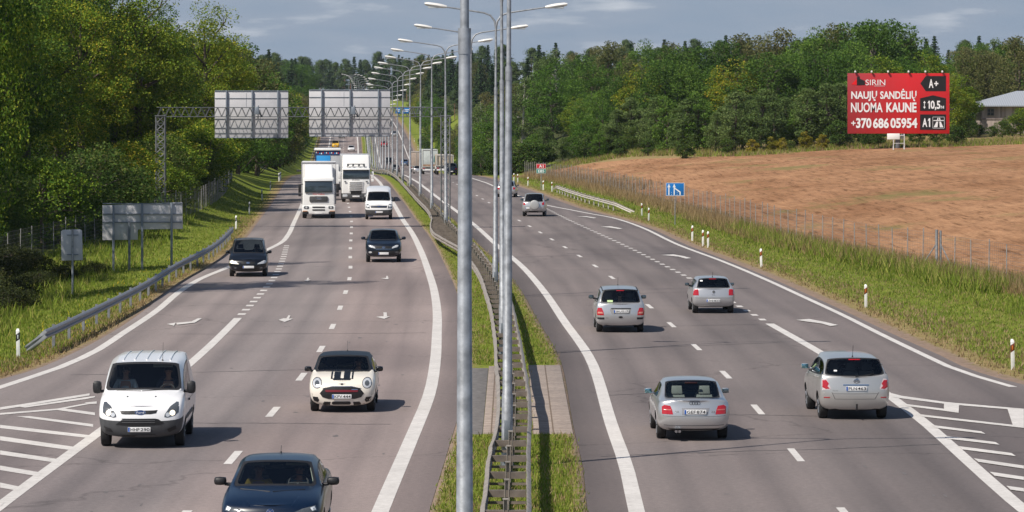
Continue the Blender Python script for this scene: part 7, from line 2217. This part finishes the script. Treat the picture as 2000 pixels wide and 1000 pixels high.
# ---- left wood: front row along the fence, then deeper rows
front = [(-23.6, 147, 25, "nearB"), (-30.5, 158, 17, "nearA"), (-25.2, 168, 23, "nearA"), (-35.5, 182, 18, "nearB"), (-34.0, 194, 19, "nearA"), (-39, 199, 21, "nearB"), (-33.5, 207, 16, "nearC"), (-37.5, 215, 20, "nearA"),
         (-33.0, 222, 17, "nearB"), (-39, 229, 21, "nearB"), (-32.6, 237, 17, "nearA"), (-36.5, 246, 20, "nearC"), (-31.2, 256, 16, "nearA"), (-28.4, 268, 16.5, "nearC"), (-33.5, 266, 19, "nearB"), (-39, 256, 21, "nearB"), (-39, 278, 20, "nearA"),
         (-32.5, 288, 17, "nearB"), (-26.0, 300, 15.5, "nearC"), (-29.4, 290, 15, "nearB"), (-26.8, 322, 13.5, "nearA"), (-28.4, 352, 13.5, "nearC"), (-36, 304, 18, "nearC"), (-30.5, 318, 13.5, "nearC"), (-41, 318, 19, "nearA"), (-46, 300, 20, "nearB"), (-35, 335, 15, "nearA"), (-28.6, 340, 9.5, "nearB"),
         (-30.8, 360, 12.5, "maple"), (-42, 345, 17, "nearB"), (-36, 366, 14, "maple"), (-29.5, 380, 10.5, "oak2"), (-50, 350, 19, "nearA"), (-43, 385, 15, "oak"), (-32.5, 398, 12.5, "maple"), (-29.8, 412, 10, "oak2"), (-52, 400, 17, "oak2"), (-38, 415, 14.5, "oak")]
NARROW = {147: .5, 168: .5}
for x, y, h, k in front: plant(k, x, y, h, zone_left(x, y) + " in the left wood", NARROW.get(y, 1.0))
for y in range(430, 1000, 24):
    for j in range(3):
        x = LE(y) - (4.0 if y > 450 else 5) - j * 8 - rs.uniform(0, 2); h = (rs.uniform(13.0, 16.0) if y < 640 else rs.uniform(10.5, 13.5)) + j * 1.2
        k = rs.choice(["oak", "oak2", "olive", "maple", "birch"]) if y < 680 else rs.choice(["spruce", "pine", "oak", "olive", "spruce2"])
        if j == 2 and rs.random() < .5: k = rs.choice(["spruce", "spruce2"]); h = rs.uniform(14, 18)
        plant(k, x, y + rs.uniform(-8, 8), h, zone_left(x, y) + (" at the roadside" if j == 0 else " in the deeper wood"))
# ---- bushes filling the foot of the left wood
for i in range(46):
    y = 126 + i * 4.4 + rs.uniform(-1.5, 1.5); x = FL(y) - rs.uniform(.8, 3.8); 
    plant(rs.choice(["nearBush", "nearBushY", "nearBush"]), x, y, rs.uniform(2.8, 6.0), zone_left(x, y) + " behind the left fence", 1.1)
for x, y, h in ((-20.6, 131, 1.4), (-20.2, 137, 1.9), (-22.2, 138, 2.3), (-19.4, 142, 1.5), (-21.4, 145, 2.1), (-23.2, 147, 2.4), (-20.2, 150, 1.5), (-22.2, 153, 2.0), (-24, 156, 2.4), (-20.6, 158.5, 1.3),
                (-22.6, 162, 1.9), (-20.2, 166, 1.2), (-22.4, 170, 1.7), (-19.4, 170.5, 1.0), (-24.1, 176, 1.8), (-21.4, 178, 1.0)):
    plant("bramble", x - .8, y, h * .72, zone_left(x, y) + " in the left ditch", 1.15)
# ---- right: field edge
for i in range(30):
    px = 1150 + i * 17.5 + rs.uniform(-6, 6); y = far_edge(max(0, (px - 1000) * 420 / FPX)) + rs.uniform(14, 26); x = (px - 1000) * y / FPX
    plant(rs.choice(["young", "young", "young2"]), x, y, rs.uniform(4.8, 8.0) * (.8 if px < 1230 else 1), zone_right(x, y) + " at the field edge")
for px, h, k in ((1210, 2.4, "shrubG"), (1265, 2.2, "shrubG"), (1340, 2.5, "shrubG"), (1420, 2.0, "shrubG"), (1470, 1.7, "shrubY"), (1508, 1.9, "shrubY"), (1527, 1.7, "shrubY"), (1545, 1.2, "shrubG"), (1573, 2.2, "shrubY"), (1606, 1.9, "shrubY"), (1640, 3.4, "shrubG"),
                 (1690, 2.0, "shrubG"), (1715, 2.4, "shrubG"), (1790, 2.0, "shrubG"), (1830, 2.2, "shrubG"), (1866, 2.4, "shrubG"), (1893, 2.4, "shrubG"), (1912, 1.6, "shrubG"), (1938, 1.5, "shrubG"), (1958, 2.2, "shrubG"), (1978, 2.8, "shrubG"), (1994, 3.6, "nearBushY"), (2015, 3.5, "shrubG")):
    y = 411 + rs.uniform(-2, 4) if px > 1300 else far_edge((px - 1000) * 430 / FPX) + rs.uniform(3, 8); x = (px - 1000) * y / FPX
    if 1880 < px: y = 442 + rs.uniform(-6, 3); x = (px - 1000) * y / FPX
    plant(k, x, y, h, zone_right(x, y) + " at the field edge")
for px, y, h, k in ((1850, 440, 8.5, "maple"), (1872, 446, 8.0, "maple"), (1888, 480, 10.5, "olive"), (1690, 446, 8.2, "young2"), (1660, 440, 7.5, "young2"), (1925, 480, 11, "olive"), (1990, 500, 13, "olive")):
    x = (px - 1000) * y / FPX; plant(k, x, y, h, zone_right(x, y) + " standing forward of the wood")
# big trees behind
big = [(1180, 500, 8.5, "oak2"), (1225, 490, 9.5, "oak"), (1262, 486, 11, "maple"), (1300, 482, 11.5, "oak"), (1345, 480, 11, "oak2"), (1330, 520, 13, "oak"), (1390, 478, 10, "oak2"), (1400, 520, 13.5, "oak"), (1440, 476, 11, "maple"), (1455, 530, 14.5, "olive"), (1500, 474, 11.5, "oak"),
       (1515, 520, 15, "olive"), (1555, 478, 12, "oak2"), (1580, 515, 15, "oak2"), (1610, 470, 11.5, "oak"), (1625, 520, 15.5, "olive"), (1660, 478, 12.5, "oak2"), (1672, 515, 15.5, "oak"), (1700, 505, 15.8, "oak"), (1735, 510, 15.2, "oak"), (1720, 462, 11, "maple"), (1765, 520, 13, "olive"), (1775, 464, 10.5, "oak2"),
       (1815, 466, 11, "maple"), (1820, 540, 12, "oak2"), (1870, 520, 10.5, "oak2"), (1930, 530, 11, "olive"), (1985, 540, 12, "oak"), (1150, 520, 7.5, "oak2"), (1128, 545, 7, "maple")]
for px, y, h, k in big:
    x = (px - 1000) * y / FPX; plant(k, x, y + rs.uniform(-4, 4), h, zone_right(x, y) + " at the wood's front")
for y, h0, sp_, kinds in ((575, 13, 7.5, ["oak", "olive", "oak2", "birch", "oak2"]), (630, 14, 7.5, ["olive", "birch", "oak2", "birch", "oak"]), (690, 13.5, 7.5, ["olive", "birch", "olive", "oak", "pine"]), (760, 13.5, 8.0, ["birch", "olive", "oak", "pine", "spruce"]),
                          (840, 14.0, 7.0, ["pine", "spruce", "olive", "pine", "spruce2"]), (920, 15.0, 6.8, ["spruce", "pine", "spruce2", "pine"]), (1000, 15.5, 8.0, ["pine", "spruce", "pine"])):
    x = RE(y) + 7
    while x < .145 * y + 14:
        p = ix(x, y)
        hh = h0 * rs.uniform(.86, 1.10)
        if p < 1010: hh *= (.55 if p < 930 else .8)
        k = rs.choice(kinds)
        if y < 700 and p > 1430: hh *= .9
        plant(k, x, y + rs.uniform(-14, 14), hh, zone_right(x, y) + (" midway up the wood" if y < 800 else " on the skyline"))
        x += sp_ * rs.uniform(.75, 1.3)
for i in range(46):
    px = 925 + i * 21 + rs.uniform(-8, 8); y = 458 + rs.uniform(-4, 10) + (14 if px < 1130 else 0); x = (px - 1000) * y / FPX
    if 1885 < px < 1990: continue
    plant(rs.choice(["shrubG", "young2", "young", "nearBush", "shrubG"]), x, y, rs.uniform(3.2, 6.2), zone_right(x, y) + " along the wood's foot", 1.15)
# roadside bushes on the right where the road climbs, and the wood closing the view
for y in range(470, 1180, 26):
    x = RE(y) + rs.uniform(5.5, 8.5); plant(rs.choice(["oak2", "maple", "shrubG", "oak2", "olive"]), x, y, rs.uniform(3.5, 6.5) if y < 900 else rs.uniform(7, 11), zone_right(x, y) + " beside the right verge")
for y in range(590, 940, 16):
    x = RE(y) + rs.uniform(2.6, 4.6); plant(rs.choice(["shrubG", "shrubG", "nearBush"]), x, y, rs.uniform(1.4, 3.2), zone_right(x, y) + " lining the right verge")
for y in range(1040, 1600, 38):
    for j in range(3):
        x = RE(y) + 8 + j * 10 + rs.uniform(0, 4); plant(rs.choice(["spruce", "pine", "olive", "spruce2"]), x, y, rs.uniform(12, 17), "in the far wood right of the road")
        if y % 2 == 0:
            x = LE(y) - 6 - j * 10 - rs.uniform(0, 4); plant(rs.choice(["spruce", "pine", "oak", "spruce2"]), x, y, rs.uniform(12, 16), "in the far wood left of the road")

for i in range(34):
    y = 1640 + (i % 3) * 45; x = (560 + i * 9.5 + rs.uniform(-3, 3) - 1000) * y / FPX
    plant(rs.choice(["spruce", "pine", "spruce2", "pine"]), x, y, rs.uniform(16, 23), "closing the far end of the road")

# look-alikes in one spot are told apart by their order from the left
by_label = {}
for o in COL.objects:
    if o.parent is None and o.get("category") in ("tree", "bush", "shrub"): by_label.setdefault(o["label"], []).append(o)
for lb, obs in by_label.items():
    if len(obs) < 2 or len(obs) > 9: continue
    obs.sort(key=lambda o: o.location.x / o.location.y)
    for i, o in enumerate(obs):
        pre = "leftmost" if i == 0 else "rightmost" if i == len(obs) - 1 else "middle" if len(obs) == 3 else ORD[i] + " from left"
        if len((pre + " " + lb).split()) <= 16: o["label"] = pre + " " + lb


# ================================================================== GRASS (nobody could count it)
def blades(spots, h, w, lean, seed):
    r = np.random.default_rng(seed); n = len(spots)
    a = r.uniform(0, 2 * math.pi, n); d = np.stack([np.cos(a), np.sin(a), np.zeros(n)], 1)
    hh = (np.asarray(h) * r.uniform(.5, 1.4, n))[:, None]; ww = (w * r.uniform(.6, 1.4, n))[:, None]
    tip = spots + np.array([0, 0, 1]) * hh + r.normal(size=(n, 3)) * np.array([1, 1, 0]) * hh * lean
    return np.stack([spots - d * ww, spots + d * ww, tip], 1).reshape(-1, 3)


GM_GREEN = leaf_mat("grass_green", [(0, (.085, .130, .018)), (.5, (.140, .185, .028)), (.85, (.205, .220, .050)), (1, (.29, .24, .09))], 0.0, .28, 1.36)
GM_DRY = leaf_mat("grass_dry", [(0, (.20, .14, .07)), (.5, (.33, .24, .13)), (1, (.44, .33, .20))], 0.0, .28, 1.0)
GM_WEED = leaf_mat("dead_weeds", [(0, (.12, .085, .04)), (.5, (.22, .155, .08)), (.85, (.32, .23, .125)), (1, (.20, .20, .06))], 0.0, .28, 1.45)
GM_FLOW = leaf_mat("yellow_flowers", [(0, (.55, .40, .02)), (1, (.70, .50, .03))], 0.0, .2, 1.1)
sets = {"green": [], "dry": [], "flow": [], "weed": []}
rg = random.Random(9)


def scatter(n, fD, fX, kind, h, w=.022, lean=.35, per=3):
    pts, hs = [], []
    for _ in range(n):
        D = fD(); X = fX(D)
        if X is None: continue
        z = ground_z(X, D)
        for k in range(per): pts.append((X + rg.gauss(0, .07), D + rg.gauss(0, .09), z - .02)); hs.append(h)
    sets[kind].append(blades(np.array(pts), hs, w, lean, len(pts)))


def dens(a, b):        # more tufts where they show largest
    return lambda: 1 / (1 / b + (1 / a - 1 / b) * rg.random())


def xl(a0, a1): return lambda D: LE(D) - rg.uniform(a0, a1)
def xm(D):
    rl, ll = RL(D) + IN + .12, LL(D) - IN - .12
    X = rg.uniform(rl, ll)
    if 84.5 < D < 107.8 and (-1.4 < X < -.3 or .45 < X < 1.5): return None
    return X
def xr(t0, t1):
    def f(D):
        a, b = RE(D) + .6, XF(D); return a + (b - a) * (t0 + (t1 - t0) * rg.random())
    return f


scatter(17000, dens(100, 330), xl(.55, 6.5), "green", .13)
scatter(5000, dens(100, 330), xl(4.0, 9.5), "green", .42, .03)
scatter(2600, dens(100, 260), xl(.3, 1.6), "dry", .14)
scatter(420, dens(100, 190), xl(.6, 3.2), "flow", .13, .018, .3, 1)
scatter(15000, dens(60, 330), xm, "green", .11, .016)
scatter(1800, dens(60, 250), xm, "dry", .15, .016)
scatter(24000, dens(96, 420), xr(.05, .85), "green", .105)
scatter(7000, dens(96, 420), xr(.45, .95), "green", .24, .024)
scatter(6500, dens(96, 440), xr(.80, 1.05), "dry", .65, .02, .25)
scatter(5000, dens(96, 420), xr(.1, .8), "dry", .13, .016)
scatter(3000, dens(96, 420), xr(.0, .22), "dry", .15)
scatter(8000, dens(140, 440), lambda D: XF(D) + rg.uniform(-2.6, 1.0), "weed", .50, .018, .22)
scatter(1500, dens(150, 230), xr(.62, .92), "green", .7, .03)
scatter(2200, dens(330, 450), lambda D: XF(D) + abs(rg.gauss(0, 1.6)), "dry", .55, .03, .3)
def fe():
    px = rg.uniform(1080, 2020); y = far_edge((px - 1000) * 405 / FPX) + rg.uniform(-1, 24); return ((px - 1000) * y / FPX, y)
cache = {}
def feD():
    cache["p"] = fe(); return cache["p"][1]
scatter(3500, feD, lambda D: cache["p"][0], "dry", .42, .04, .3)
scatter(4500, feD, lambda D: cache["p"][0], "green", .42, .05, .3)
vall = []; mi = []
for k, nm in enumerate(("green", "dry", "flow", "weed")):
    a = np.concatenate(sets[nm]); vall.append(a); mi += [k] * (len(a) // 3)
V3 = np.concatenate(vall)
me = quick_mesh("grass", V3, np.arange(len(V3)), 3)
me.polygons.foreach_set("material_index", np.array(mi, dtype=np.int32))
go = bpy.data.objects.new("grass", me); COL.objects.link(go)
for m_ in (GM_GREEN, GM_DRY, GM_FLOW, GM_WEED): me.materials.append(m_)
me.polygons.foreach_set("material_index", np.array(mi, dtype=np.int32))
tag(go, "green and dry grass tufts on the verges, median and field edge", "grass", kind="stuff")

# ================================================================== AIR
hz_lo, hz_hi = -8.0, 52.0
hb = MB(); hb.box((0, 2200, (hz_lo + hz_hi) / 2), (11000, 5000, hz_hi - hz_lo))
hm = bpy.data.materials.new("air"); hm.use_nodes = True
for n in list(hm.node_tree.nodes):
    if n.type != 'OUTPUT_MATERIAL': hm.node_tree.nodes.remove(n)
pvn = hm.node_tree.nodes.new("ShaderNodeVolumePrincipled")
pvn.inputs["Color"].default_value = (.74, .85, 1.0, 1); pvn.inputs["Density"].default_value = 0.00004; pvn.inputs["Anisotropy"].default_value = 0.1
hm.node_tree.links.new(pvn.outputs[0], hm.node_tree.nodes["Material Output"].inputs["Volume"])
ho = hb.build("haze", hm, smooth=None)
tag(ho, "thin pale air haze over the whole valley", "haze", kind="stuff")
bpy.data.scenes.remove(TMP)
